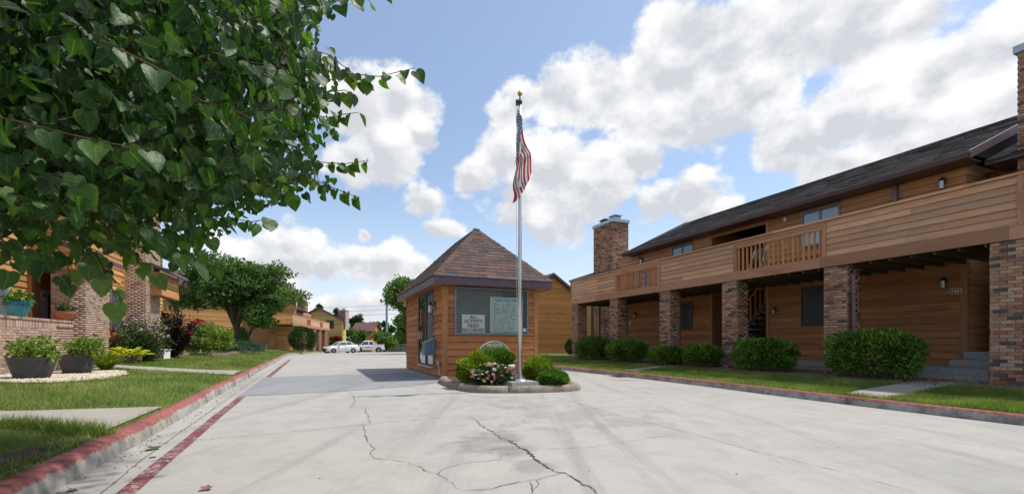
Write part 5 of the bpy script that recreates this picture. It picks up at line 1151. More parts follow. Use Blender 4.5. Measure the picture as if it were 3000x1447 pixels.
plain('door_blue', (.40, .48, .58), .4); g = G(); g.box(-8.42, -8.36, 19.8, 21.15, .5, 2.75); d_ = lh.add('door', g, 'door_blue'); g = G(); g.box(-8.36, -8.352, 20.35, 21.0, .9, 2.6); lh.add('pane', g, 'pane', d_); g = G(); g.box(-8.37, -8.33, 19.75, 19.8, .5, 2.8); lh.add('door_trim', g, 'wood_trim', d_)
X, Y, Z = at(126, 868, 0.0) if False else (0, 0, 0)
tq = tpx(126, -8.35); zq = zpx(126, 868, -8.35); g = G(); n = 18; g.prism([(-8.35, tq + .13 * math.cos(i * 6.2832 / n), zq + .17 * math.sin(i * 6.2832 / n)) for i in range(n)], (.012, 0, 0)); pq = lh.add('number_plaque', g, 'flat_white', d_)
put_text('lettering', '145', .17, 'sign_blue', d_, Vector(ST.w(-8.33, tq, zq + .03)) - Vector(lh.loc), ROT + math.pi / 2, bold=.006)
g = G(); g.box(-8.42, -8.3, 19.25, 19.6, .5, 3.1); lh.add('post', g, 'wood_trim'); g = G(); g.box(-6.9, -6.86, 22.16, 22.27, .3, 4.4); lh.add('corner_board', g, 'wood_trim')
g = G(); g.box(-6.75, -6.4, 16.9, 19.6, 3.1, 3.5); lh.add('porch_beam', g, 'wood_left'); g = G(); g.prism([(-6.1, 17.0, 3.45), (-6.1, 17.0, 3.6), (-6.9, 17.0, 4.0), (-6.9, 17.0, 3.85)], (0, 2.7, 0)); lh.add('porch_roof', g, 'shingle_purple')
g = G(); g.box(-6.9, -6.2, 18.3, 19.75, 3.0, 3.12); lh.add('porch_soffit', g, 'wood_left')
o = chimney(lh, lbr, ST, -6.87, -6.2, 22.27, 23.93, .1, 7.0, faces='+x-y', mort='mortar')
bx_ = G(); bx_.box(-6.18, -5.84, 22.72, 25.1, 2.92, 3.75); bay = lh.add('bay_box', bx_, 'wood_left')
boards(lh, 'y', -5.84, 1, 22.8, 25.05, 3.12, 3.72, .15, 'wood_left', parent=bay); boards(lh, 'x', 22.72, -1, -6.18, -5.92, 3.12, 3.72, .15, 'wood_left', parent=bay)
for b in ((-6.18, -5.79, 22.66, 25.16, 2.90, 3.11), (-5.9, -5.8, 22.67, 22.78, 3.112, 3.8), (-5.9, -5.8, 25.05, 25.15, 3.112, 3.8), (-6.18, -5.8, 22.68, 25.14, 3.72, 3.83)): g = G(); g.box(*b); lh.add('bay_trim', g, 'wood_trim', bay)
g = G(); g.prism([(-5.5, 22.6, 3.80), (-5.5, 22.6, 3.92), (-7.2, 22.6, 4.6), (-7.2, 22.6, 4.48)], (0, 2.75, 0)); lh.add('bay_roof', g, 'purple_trim')
g = G(); g.prism([(-6.3, 19.1, 5.45), (-6.3, 19.1, 5.6), (-10.5, 19.1, 7.6), (-14.6, 19.1, 5.6), (-14.6, 19.1, 5.45), (-10.5, 19.1, 7.4)], (0, 8.2, 0)); lh.add('roof', g, 'purple_trim'); g = G(); g.prism([(-8.0, 9, 5.45), (-8.0, 9, 5.6), (-10.5, 9, 6.8), (-14.6, 9, 5.6), (-14.6, 9, 5.45), (-10.5, 9, 6.6)], (0, 10.05, 0)); lh.add('roof', g, 'purple_trim')
lbr.build(298)
# pots on the porch wall
def pot(name, label, prof, c, mats, leafm, crown, n, size, style='leaf', rib=0):
    t = Thing(name, label, 'planter', c); g = G(WD); g.lathe(c, prof, 28); t.add('pot', g, mats[0], smooth=False)
    if len(mats) > 1:
        k = prof[-1]; g = G(WD); g.lathe(c, [(k[0] * .96, k[1] - .09), (k[0] * 1.03, k[1] - .085), (k[0] * 1.05, k[1] + .004), (k[0] * .9, k[1] + .004)], 28); t.add('rim', g, mats[1])
    for q in range(rib):
        z = prof[-1][1] * (.15 + .8 * q / rib); rr = np.interp(z, [p[1] for p in prof], [p[0] for p in prof]); g = G(WD); g.lathe((c[0], c[1], c[2] + z), [(rr - .002, 0), (rr + .006, .006), (rr - .002, .012)], 28, cap=False); t.add('rib', g, mats[0])
    g = G(WD); k = prof[-1]; g.lathe((c[0], c[1], c[2] + k[1] - .03), [(k[0] * .94, 0), (k[0] * .5, .02)], 20); t.add('soil', g, 'soil')
    cc = (c[0] + crown[3] if len(crown) > 3 else c[0], c[1], c[2] + k[1] + crown[2] * .45); V, r = foliage(n, cc, crown[:3], size, style, .55, amp=.22, shell=.7, flat=-.7); o = bulk('foliage', V, leafm, t.loc, None, t.o); o['kind'] = 'stuff'
    g = G(WD)
    for q in range(7): a = q * .9; g.tube([(c[0], c[1], c[2] + k[1] - .05), (cc[0] + crown[0] * .4 * math.cos(a), cc[1] + crown[1] * .4 * math.sin(a), cc[2] + crown[2] * .3)], [.012, .005], 5)
    t.add('stem', g, 'twig'); return t
def pw_at(px, s=-6.82): t_ = tpx(px, s); return ST.w(s, t_, 1.628)
pot('teal_pot', 'two tone teal glazed pot with leafy plant on the brick porch wall', [(.15, 0), (.17, .02), (.24, .22), (.27, .36)], pw_at(50), ['teal', 'teal_dark'], 'leaf_thuja', (.30, .26, .2), 260, .10)
pot('terracotta_pot', 'terracotta bowl with small flowering plant on the porch wall', [(.13, 0), (.2, .08), (.25, .2), (.26, .27)], pw_at(190), ['terracotta'], 'leaf_rose', (.22, .2, .18), 240, .07)
for nm, px, py, wpx, ky, lab in (('grey_planter', 95, 1116, 112, 62, 'left ribbed dark grey planter with bushy green plant on the white stones'), ('grey_planter', 226, 1101, 90, 56, 'right ribbed dark grey planter with leafy plant leaning right on the white stones')):
    X, Y, z = gp(px, py - 6, llz); R = wpx / 2 / F * Y; hgt = ky / F * Y
    pot(nm, lab, [(R * .62, 0), (R * .68, .02), (R * .78, hgt * .3), (R * .93, hgt * .8), (R, hgt)], (X, Y, z + .01), ['planter_grey'], 'leaf_lime', (R * 1.15, R * .9, .30, R * (.05 if px < 150 else .55)), 1100, .085, rib=9)
# stacked stones beside the planters
cn = Thing('stone_cairn', 'little stack of pale grey stones behind the right planter', 'stones', gp(176, 1090, llz)); X, Y, z = cn.loc
for k, (r_, h_) in enumerate(((.13, .1), (.105, .08), (.085, .07), (.06, .055))): g = G(WD); zz_ = z + sum((.09, .075, .065, .05)[:k]); g.lathe((X + random.uniform(-.02, .02), Y, zz_), [(r_ * .6, 0), (r_, h_ * .45), (r_ * .55, h_)], 10, sx=1.2); cn.add('stone', g, 'step_concrete', smooth=True)
# arching grass clump, hosta, roses
def tuft(name, label, c, n, length, mat, w=.012, spread=1.0, cat='plant'):
    t = Thing(name, label, cat, c); a = RNG.uniform(0, 6.283, n); k = RNG.uniform(.3, 1.0, n) * spread; L_ = length * RNG.uniform(.7, 1.15, n)
    B = np.array(c) + np.stack([np.cos(a) * .06, np.sin(a) * .06, np.zeros(n)], 1); d = np.stack([np.cos(a), np.sin(a)], 1); sd = np.stack([-np.sin(a), np.cos(a), 0 * a], 1) * (w * RNG.uniform(.7, 1.3, n))[:, None] / 2; pts = []
    for f_ in (0, .35, .7, 1.0): pts.append(B + np.c_[d * (k * L_ * (f_ ** 1.2))[:, None], L_ * (1.25 * f_ - 1.05 * f_ ** 2 * (k * .9)) * .75])
    V = np.stack([pts[0] - sd, pts[0] + sd, pts[1] + sd, pts[1] - sd, pts[2] + sd * .8, pts[2] - sd * .8, pts[3]], 1); n_ = len(V)
    V4 = np.concatenate([V[:, [0, 1, 2, 3]], V[:, [3, 2, 4, 5]], V[:, [5, 4, 6, 6]]]); o = bulk('foliage', V4, mat, t.loc, np.tile(RNG.random(n), 3), t.o); o['kind'] = 'stuff'; return t
tuft('grass_clump', 'arching lime green ornamental grass clump right of the planters', gp(310, 1086, llz), 520, .75, 'leaf_lime', .016, .85)
def onll(px, py): return gp(px, py, llz)
X, Y, z = at(378, 1047, 15.9)
hs = Thing('hosta', 'yellow leaved hosta in the stone edged bed', 'plant', (X, Y, z)); n = 90; a = RNG.uniform(0, 6.28, n); el = RNG.uniform(.15, 1.1, n); D = np.stack([np.cos(a) * np.cos(el), np.sin(a) * np.cos(el), np.sin(el)], 1)
P = np.array((X, Y, z + .02)) + D * RNG.uniform(.1, .5, n)[:, None] * np.array([1.0, 1, .7]); tip = D * np.array([1, 1, .15]); o = bulk('foliage', leaves(P, tip, RNG.uniform(.22, .36, n), .55, .08, np.tile([0, 0, 1.0], (n, 1)) + RNG.normal(0, .2, (n, 3))), 'leaf_hosta', hs.loc, None, hs.o)
X, Y, z = (348 - CX) / F * 16.2, 15.9, .3; rr = bush('red_rose_bush', 'dark green rose bush with red blooms beside the brick pier', 'rose bush', (X - .2, Y + .7, z + .5), (.55, .5, .55), 'leaf_rose', 2600, .07, 'leaf', .6, amp=.2)
fr_ = bloom_mesh('flower_red', r=.05); blooms(rr, [(X - .2 + .5 * random.uniform(-1, 1), Y + .2 + random.uniform(-.05, .2), z + random.uniform(.35, 1.0)) for _ in range(12)], [fr_], .8, 1.2)
# crape myrtle with purple panicles
def twiggy(name, label, cat, base, stems, mat, leaf, nper, width=.5, spreadleaf=.12):
    t = Thing(name, label, cat, base); Ps, Ds = [], []; g = G(WD)
    for (dx, dy, h) in stems:
        p0 = Vector(base); p1 = p0 + Vector((dx * .45, dy * .45, h * .55)); p2 = p0 + Vector((dx, dy, h)); g.tube([p0, p1, p2], [.022, .014, .005], 5)
        q = RNG.random(nper) ** .75; pts = np.where(q[:, None] < .5, np.array(p0) + (np.array(p1) - np.array(p0)) * (q * 2)[:, None], np.array(p1) + (np.array(p2) - np.array(p1)) * ((q - .5) * 2)[:, None])
        Ps.append(pts + RNG.normal(0, spreadleaf, (nper, 3)) * np.array([1, 1, .8])); Ds.append(np.tile(np.array((p2 - p1).normalized()), (nper, 1)) + RNG.normal(0, .7, (nper, 3)))
    t.add('stem', g, 'twig'); P = np.concatenate(Ps); D = np.concatenate(Ds); o = bulk('foliage', leaves(P, D, leaf * RNG.uniform(.6, 1.3, len(P)), width), mat, t.loc, None, t.o); o['kind'] = 'stuff'; return t
X, Y, z = (425 - CX) / F * 17.2, 17.2, .3; Yc = Y; sx_ = Y / F
st = [((random.uniform(335, 490) - 425) * sx_, random.uniform(-.5, .5), (1046 - random.uniform(930, 1000)) * sx_) for _ in range(24)]
cm = twiggy('crape_myrtle', 'bushy green shrub with pale purple flower heads in front of the brick chimney', 'shrub', (X, Y, z), st, 'leaf_rose', .085, 330, .45, .17)
fpu = bloom_mesh('flower_purple', r=.05, petals=8)
blooms(cm, [((px + random.gauss(0, 6) - CX) / F * (Y - .35), Y - .35 + random.uniform(-.15, .1), H + (HY - py - random.gauss(0, 6)) / F * (Y - .35)) for px, py in ((367, 925), (358, 935), (365, 945), (345, 934), (440, 962), (444, 956), (415, 966), (384, 980), (352, 965), (340, 962), (480, 975), (490, 960), (478, 985), (488, 982), (393, 935), (415, 928)) for _ in range(6)], [fpu], .45, .95)
X, Y, z = (502 - CX) / F * 20.6, 20.6, .33; sx_ = Y / F
st = [((px - 502) * sx_, random.uniform(-.3, .3), (1042 - py) * sx_) for px, py in ((455, 925), (470, 915), (482, 908), (500, 930), (515, 915), (525, 908), (540, 925), (552, 935), (570, 940), (575, 950), (560, 975), (545, 990), (490, 950), (535, 940), (520, 960), (480, 970), (465, 985), (555, 1000), (500, 990), (530, 1000))]
pm = twiggy('purple_shrub', 'dark burgundy leaved shrub with crimson flower heads in front of the yellow boards', 'shrub', (X, Y, z), st, 'leaf_purple', .10, 300, .55, .11)
fcr = bloom_mesh('flower_pink', r=.07, petals=8); blooms(pm, [((px + random.gauss(0, 4) - CX) / F * (Y - .2), Y - .2 + random.uniform(-.1, .1), H + (HY - py - random.gauss(0, 4)) / F * (Y - .2)) for px, py in ((578, 938), (584, 946), (592, 943), (575, 950), (580, 935), (556, 974), (560, 972)) for _ in range(5)], [fcr], .4, .8)
# stone edging of the bed: block by block
def edging(name, label, pts, h, bl, rows=1, fn=llz):
    t = Thing(name, label, 'edging', gp(*pts[0], fn)); L_ = resample([gp(*p, fn)[:2] for p in pts], bl); fz = fn if callable(fn) else (lambda X, Y: fn)
    for r_ in range(rows):
        for a, b in zip(L_[:-1], L_[1:]):
            d = b - a; L1 = np.linalg.norm(d); th = math.atan2(d[1], d[0]); m_ = (a + b) / 2 + (d * .5 if r_ % 2 else 0); z = fz(*m_) + r_ * h
            g = G(Frame((m_[0], m_[1], z), th)); e = random.uniform(.0, .012); g.box(-L1 / 2 + .008, L1 / 2 - .008, -.09 - e, .09, -.14 if r_ == 0 else .004, h); t.add('stone_block', g, 'stone_edge')
    return t
edging('stone_edging', 'low curved wall of brown edging blocks round the hosta bed', [(330, 1056), (355, 1064), (400, 1063), (430, 1056), (465, 1052), (505, 1050), (545, 1046)], .11, .34, 2, .26)
bedp = [gp(*q, .3)[:2] for q in [(338, 1055), (355, 1061), (400, 1060), (430, 1054), (465, 1050), (505, 1048), (545, 1044)]] + [ST.w(-6.7, t_, 0)[:2] for t_ in (27, 24, 22, 19.5)]
sheet('planting_bed', bedp, lambda X, Y: .36, 'mulch', 0)
edging('stone_border', 'single row of brown edging blocks round the shade tree bed', [(556, 1041), (620, 1043), (665, 1041), (676, 1037), (700, 1035), (740, 1033)], .14, .45, 1)
X, Y, z = (469 - CX) / F * 18.2, 18.2, .35; g = G(WD); g.box(X - .22, X + .22, Y - .1, Y + .25, z, z + .34); g.box(X - .25, X + .25, Y - .13, Y + .28, z + .342, z + .37); single('utility_box', g, 'white_paint', 'small white utility box in the bed by the burgundy shrub', 'utility box')
X, Y, z = onll(610, 1038); bush('lime_shrub', 'low yellow green mounded shrub left of the big shade tree', 'shrub', (X, Y, z + .85), (62 / F * Y, 1.2, 38 / F * Y), 'leaf_lime', 4500, .14, 'leaf', .6, amp=.16, flat=-.9, gz=z)
X, Y, z = onll(715, 1034); bush('blue_juniper', 'spreading blue green juniper under the shade tree', 'shrub', (X, Y, z + .28), (45 / F * Y, 1.3, .38), 'leaf_juniper', 3500, .16, 'sprig', .25, amp=.2, flat=-.5, gz=z)
X, Y, z = onll(655, 1032); bush('seed_shrub', 'small grey green shrub at the shade tree foot', 'shrub', (X, Y, z + .4), (24 / F * Y, .6, .42), 'leaf_juniper', 900, .12, 'leaf', .5, amp=.2, flat=-.8, gz=z)
X, Y, z = (678 - CX) / F * 38, 36, .42; bush('column_evergreen', 'dark column evergreen behind the shade tree trunk', 'evergreen', (X, Y + 3, z + 30 / F * Y), (28 / F * Y, .8, 38 / F * Y), 'leaf_dark', 3500, .16, 'sprig', .4, amp=.06, flat=-.95, gz=z)
# brick garden wall and plank fence
A2 = Vector((-29.9, 40.3, 0)); B2 = Vector((-23.1, 49.7, 0)); d2 = B2 - A2; H2 = Frame((A2.x, A2.y, 0), math.atan2(-d2.x, d2.y)); L2 = d2.length
def hy(px, x=0, fr=H2):                            # where a column meets the plane x in a rotated frame
    a = (px - CX) / F; ox, oy = fr.w(x, 0, 0)[:2]; return (ox - a * oy) / (fr.n + a * fr.c)
def hz(px, py, x=0, fr=H2): y = hy(px, x, fr); return H + (HY - py) / F * fr.w(x, y, 0)[1]
h2 = Thing('board_house', 'orange board house behind the spreading shade tree', 'house', (A2.x + 3, A2.y + 4, .3)); h2.fr = H2
yl, yr = hy(470), hy(868)
g = G(H2); g.box(-7, -.02, yl, yr, -.3, 6.2); h2.add('wall', g, 'wood_left')
wins = [(hy(564), hy(587), hz(575, 976), hz(575, 957)), (hy(709), hy(744), hz(726, 998), hz(726, 968)), (hy(764), hy(775), hz(770, 998), hz(770, 975))]
boards(h2, 'y', -.02, 1, yl, yr, .2, 6.0, .21, 'wood_left', [(a - .1, b + .1, c - .1, d + .1) for a, b, c, d in wins])
for a, b, c, d in wins: window(h2, H2, 'y', 0, 1, a, b, c, d, fm='frame_blue', pm='pane_light', f=.08)
for px in (506, 762, 778, 806): y_ = hy(px); g = G(H2); g.box(-.02, .05, y_ - .08, y_ + .08, .1, 6.0 if px < 600 else 3.0); h2.add('corner_board', g, 'wood_trim')
y0_, y1_ = hy(778), hy(797); g = G(H2); g.box(-.02, .3, y0_, y1_, .1, 3.0); pr = h2.add('pier', g, 'mortar'); hb = Bricks(h2, 'brick_red'); hb.face(pr, H2, 'y', .3, 1, y0_, y1_, .1, 3.0); hb.face(pr, H2, 'x', y0_, -1, -.02, .3, .1, 3.0); hb.build(0)
g = G(H2); g.prism([(.6, yl - .5, 5.9), (.6, yl - .5, 6.1), (-3.5, yl - .5, 7.9), (-7.6, yl - .5, 6.1), (-7.6, yl - .5, 5.9)], (0, yr - yl + 1, 0)); h2.add('roof', g, 'shingle_purple')
fY = 33.0; fn_ = Thing('plank_fence', 'brown vertical plank fence panel left of the shade tree trunk', 'fence', (at(583, 1002, fY)[0], fY, .3))
for k in range(17): x0 = at(583 + k * 4, 1002, fY)[0]; x1 = at(583 + k * 4 + 3.8, 1002, fY)[0]; g = G(WD); g.box(x0, x1, fY - .02 + random.uniform(-.01, .01), fY + .02, .2, 1.72 + random.uniform(-.02, .02)); fn_.add('plank', g, 'wood_fence')
g = G(WD); g.box(at(583, 0, fY)[0], at(651, 0, fY)[0], fY + .02, fY + .08, 1.4, 1.5); fn_.add('rail', g, 'wood_fence')
gY = 27.0; gw = Thing('garden_wall', 'low brown brick garden wall pier by the plank fence', 'wall', (at(566, 1002, gY)[0], gY, .3)); GF = Frame((at(548, 1002, gY)[0], gY, 0), 0); ww = at(583, 0, gY)[0] - at(548, 0, gY)[0]
g = G(GF); g.box(0, ww, 0, .3, .1, 1.3); o = gw.add('core', g, 'mortar_dark'); gb = Bricks(gw, 'brick_red'); gb.face(o, GF, 'x', 0, -1, 0, ww, .15, 1.3); gb.build(0)
gt = Thing('garden_gate', 'weathered narrow board gate above the brick garden wall', 'gate', (at(562, 1002, 27.6)[0], 27.6, .3))
for k in range(8): x0 = at(552 + k * 3.9, 1002, 27.6)[0]; g = G(WD); g.box(x0, x0 + .07, 27.58, 27.62, .2, 1.95 + (k % 2) * .03); gt.add('plank', g, 'wood_fence')
# ------------------------------------------------------------------ trees
def tree(name, label, base, limbs, blobs, mat, n, leaf, tr=.25, fork=.3, width=.62, group=None, bark='bark', style='leaf'):
    t = Thing(name, label, 'tree', base, group); g = G(WD); b = Vector(base); top = max(z + r[2] for (x, y, z, r) in [(c[0], c[1], c[2], rr) for c, rr in blobs]) - base[2]
    f = b + Vector((0, 0, top * fork)); g.tube([b - Vector((0, 0, .1)), b + Vector((0, 0, .15)), b + (f - b) * .5 + Vector((tr * .2, 0, 0)), f], [tr * 1.35, tr * 1.05, tr * .9, tr * .85], 10)
    tk = t.add('trunk', g, bark, smooth=True)
    for c, r in blobs[:limbs]:
        c = Vector(c); m_ = f.lerp(c, .5) + Vector((0, 0, .06 * top)); g = G(WD); g.tube([f - Vector((0, 0, tr)), m_, c, c + (c - m_) * .5], [tr * .6, tr * .38, tr * .2, tr * .06], 7); t.add('limb', g, bark, smooth=True)
    vol = np.array([r[0] * r[1] + r[1] * r[2] + r[0] * r[2] for c, r in blobs]); vol /= vol.sum(); Vs = []; R = []
    for (c, r), k in zip(blobs, vol):
        V, q = foliage(int(n * k) + 20, c, r, leaf, style, width, shell=.75, flat=-.85, amp=.22); Vs.append(V); R.append(np.clip(RNG.random(len(V)) * .8 + .2 * (RNG.random() - .3), 0, 1))
    o = bulk('crown', np.concatenate(Vs), mat, t.loc, np.concatenate(R), t.o); o['kind'] = 'stuff'; return t
def crown(px0, px1, y0, y1, Y, k, dep=1.0, rr=.42, seed=0, sq=.62):
    rs = np.random.default_rng(seed); out = []; cx, cy = (px0 + px1) / 2, (y0 + y1) / 2; W_, H_ = (px1 - px0) / 2, (y1 - y0) / 2
    for i in range(k):
        d = rs.normal(size=3); d /= np.linalg.norm(d); q = (1 - rr) * rs.random() ** .4
        x = cx + d[0] * q * W_; y = cy + d[2] * q * H_; yy = Y + d[1] * q * W_ / F * Y * dep; r = rr * W_ / F * Y * rs.uniform(.75, 1.15)
        out.append((at(x, y, yy), (r, r, r * sq * rs.uniform(.8, 1.15))))
    return out
def bt(px, Y): X = (px - CX) / F * Y; return (X, Y, llz(X, Y))
base = bt(692, 36.0); Y = base[1]
tree('shade_tree', 'large spreading shade tree with a grey trunk on the left lawn', base, 9, crown(520, 850, 742, 925, Y, 15, .55, .42, 3, .5) + [(at(840, 870, Y - .5), (1.6, 1.5, .7)), (at(800, 800, Y), (1.5, 1.4, .8)), (at(545, 880, Y - .5), (1.4, 1.3, .9)), (at(610, 770, Y), (1.7, 1.6, .8))], 'leaf_tree', 27000, .225, .30, .26)
b2 = bt(731, 37.0)
tree('small_shade_tree', 'thin dark trunked tree leaning right of the large shade tree', b2, 5, crown(690, 875, 868, 968, b2[1] - 1.5, 9, .8, .4, 5, .5), 'leaf_tree_bright', 11000, .21, .16, .35)
c, r = pxbush(848, 924, 957, 1028, 44); c = (c[0], c[1], c[2]); bush('clipped_shrub', 'big rounded clipped dark shrub in front of the far brick columns', 'shrub', c, r, 'leaf_dark', 7000, .13, 'sprig', .4, amp=.05, flat=-.9)
# ------------------------------------------------------------------ balcony building beyond the trees
O3 = (-21.9, 47.0); H3 = Frame((O3[0], O3[1], 0), math.atan2(4.2, 19.0)); fb = Thing('balcony_building', 'distant wooden building with brick columns under a balcony left of the white car', 'building', (-24, 55, -.1)); fb.fr = H3
ya, yb = hy(858, 0, H3), hy(966, 0, H3); zb3, zr3 = 2.62, 3.75
g = G(H3); g.box(-.1, 0, ya, yb, zb3, zb3 + .32); fb.add('beam', g, 'wood_beam')
gaps = [(hy(900, 0, H3), hy(912, 0, H3)), (hy(938, 0, H3), hy(947, 0, H3))]
boards(fb, 'y', -.06, 1, ya, yb, zb3 + .33, zr3, .17, 'wood_balcony', [(a, b, zb3 + .3, zr3 - .15) for a, b in gaps])
g = G(H3); g.box(-.16, .02, ya, yb, zr3, zr3 + .06); fb.add('rail_cap', g, 'wood_beam')
for a, b in gaps:
    for k in range(6): y_ = a + (k + .5) * (b - a) / 6; g = G(H3); g.box(-.1, -.04, y_ - .06, y_ + .06, zb3 + .33, zr3 - .15); fb.add('baluster', g, 'wood_trim')
cb = Bricks(fb, 'brick_red')
for px0, px1 in ((890, 903), (919, 931), (936, 947), (953, 963)):
    y0_, y1_ = hy(px0, -.1, H3), hy(px1, -.1, H3); y1_ = y0_ + .75; g = G(H3); g.box(-.75, -.1, y0_, y1_, -.4, zb3); o = fb.add('column', g, 'mortar_dark'); cb.face(o, H3, 'y', -.1, 1, y0_, y1_, -.35, zb3); cb.face(o, H3, 'x', y0_, -1, -.75, -.1, -.35, zb3)
    g = G(H3); g.box(-.2, -.02, y1_ + .02, y1_ + .25, -.4, zb3); fb.add('post', g, 'wood_trim')
g = G(H3); g.box(-10, -2.4, ya + 1, yb - .5, -.5, 4.9); fb.add('wall', g, 'wood_lower')
boards(fb, 'y', -2.4, 1, ya + 1, yb - .5, .0, 2.6, .2, 'wood_lower'); boards(fb, 'y', -2.4, 1, ya + 1, yb - .5, 3.6, 4.85, .2, 'wood_upper', [(hy(880, -2.4, H3), hy(886, -2.4, H3), 3.9, 4.7)])
window(fb, H3, 'y', -2.38, 1, hy(880, -2.4, H3), hy(886, -2.4, H3), 4.0, 4.65, fm='white_paint')
g = G(H3); g.box(-2.4, -.1, ya, yb, zb3 + .05, zb3 + .15); fb.add('deck', g, 'joist')
g = G(H3); g.prism([(-1.8, ya + 1.2, 4.8), (-1.8, ya + 1.2, 4.98), (-6, ya + 1.2, 6.6), (-10.4, ya + 1.2, 4.98), (-10.4, ya + 1.2, 4.8)], (0, 14.5, 0)); fb.add('roof', g, 'shingle_dark')
cx0 = hy(894, -2.6, H3); o = chimney(fb, cb, H3, -3.6, -2.6, cx0, cx0 + 1.6, -.3, H + (HY - 882) / F * H3.w(-2.6, cx0, 0)[1], faces='+x-y', flues=1); cb.build(0)
# yellow gable house
YH = 72.0; yh = Thing('yellow_house', 'yellow board gable house with brick chimney behind the white car', 'house', (-29.5, YH + 3, -.6)); yh.fr = WD
xa, xe, xl_ = at(935, 0, YH)[0], at(1004, 0, YH)[0], at(935, 0, YH)[0] - 3.7; zap = H + 98 / F * YH; zev = H + 64 / F * YH; sl_ = (zap - zev) / (xe - xa)
g = G(WD); g.prism([(xl_, YH, -1), (xe, YH, -1), (xe, YH, zev), (xa, YH, zap), (xl_, YH, zev)], (-2.7, 9, 0)); yh.add('wall', g, 'wood_yellow')
wx0, wx1, wz0, wz1 = at(957, 0, YH)[0], at(976, 0, YH)[0], H + 42 / F * YH, H + 62 / F * YH
z = -.6
while z < zap - .3:
    z1 = z + .24; x0 = max(xl_, xa - (zap - z1) / sl_); x1 = min(xe, xa + (zap - z1) / sl_)
    for (p, q) in ([(x0, x1)] if z1 < wz0 or z > wz1 else [(x0, wx0 - .1), (wx1 + .1, x1)]): g = G(WD); g.clap('x', YH, -1, p, q, z, z1 - .005, th=.04); yh.add('board', g, 'wood_yellow')
    z = z1
window(yh, WD, 'x', YH - .03, -1, wx0, wx1, wz0, wz1, fm='frame_dark', f=.1)
for s_ in (-1, 1): e = 4.0; g = G(WD); g.prism([(xa, YH - .3, zap), (xa + s_ * e, YH - .3, zap - sl_ * e), (xa + s_ * e, YH - .3, zap - sl_ * e + .25), (xa, YH - .3, zap + .25)], (-2.9, 9.5, 0)); yh.add('roof', g, 'purple_trim')
yb_ = Bricks(yh, 'brick_red'); c0 = at(991, 0, YH + 1)[0]; chimney(yh, yb_, WD, c0, c0 + 1.15, YH + 1, YH + 2.5, 3, H + 92 / F * (YH + 1), faces='-x-y', flues=1); yb_.build(0)
for px0, px1, y0, y1, Y, nm in ((968, 1003, 985, 1022, 68, 'pink flowering bush'),): c, r = pxbush(px0, px1, y0, y1, Y); t_ = bush('flowering_bush', 'bush with crimson flowers in front of the yellow house', 'shrub', c, r, 'leaf_dark', 1500, .25, 'leaf', .6, flat=-.95)
fl2 = bloom_mesh('flower_pink', r=.16, petals=8); blooms(t_, [(c[0] + random.uniform(-1, 1) * r[0], c[1] - r[1] * .6, c[2] + r[2] * random.uniform(.45, 1.05)) for _ in range(34)], [fl2], .8, 1.4)
# purple roofed house far back
PY = 98.0; phs = Thing('far_house', 'far tan house with purple shingle roof beyond the pickup', 'house', (-30, PY, -1)); e0, e1 = at(1028, 0, PY)[0], at(1090, 0, PY)[0]; zr_, ze_ = H + 55 / F * PY, H + 33 / F * PY
g = G(WD); g.prism([(e1, PY, -1.2), (e1, PY, ze_), (e1, PY + 3, zr_), (e1, PY + 6, ze_), (e1, PY + 6, -1.2)], (e0 - e1, 0, 0)); phs.add('wall', g, 'wood_amber')
g = G(WD); g.prism([(e1 + .4, PY - .5, ze_ - .3), (e1 + .4, PY + 3, zr_ + .05), (e1 + .4, PY + 6.5, ze_ - .3), (e1 + .4, PY + 6.5, ze_ - .05), (e1 + .4, PY + 3, zr_ + .3), (e1 + .4, PY - .5, ze_ - .05)], (e0 - e1 - .4, 0, 0)); phs.add('roof', g, 'shingle_purple')
g = G(WD); g.box(e0 + 2, e1 + .3, PY - 1.4, PY - .1, .6, .8); phs.add('porch_roof', g, 'shingle_purple')
for k in range(13): g = G(WD); g.clap('x', PY, -1, e0, e1, -.9 + k * .33, -.58 + k * .33, th=.05); phs.add('board', g, 'wood_amber')
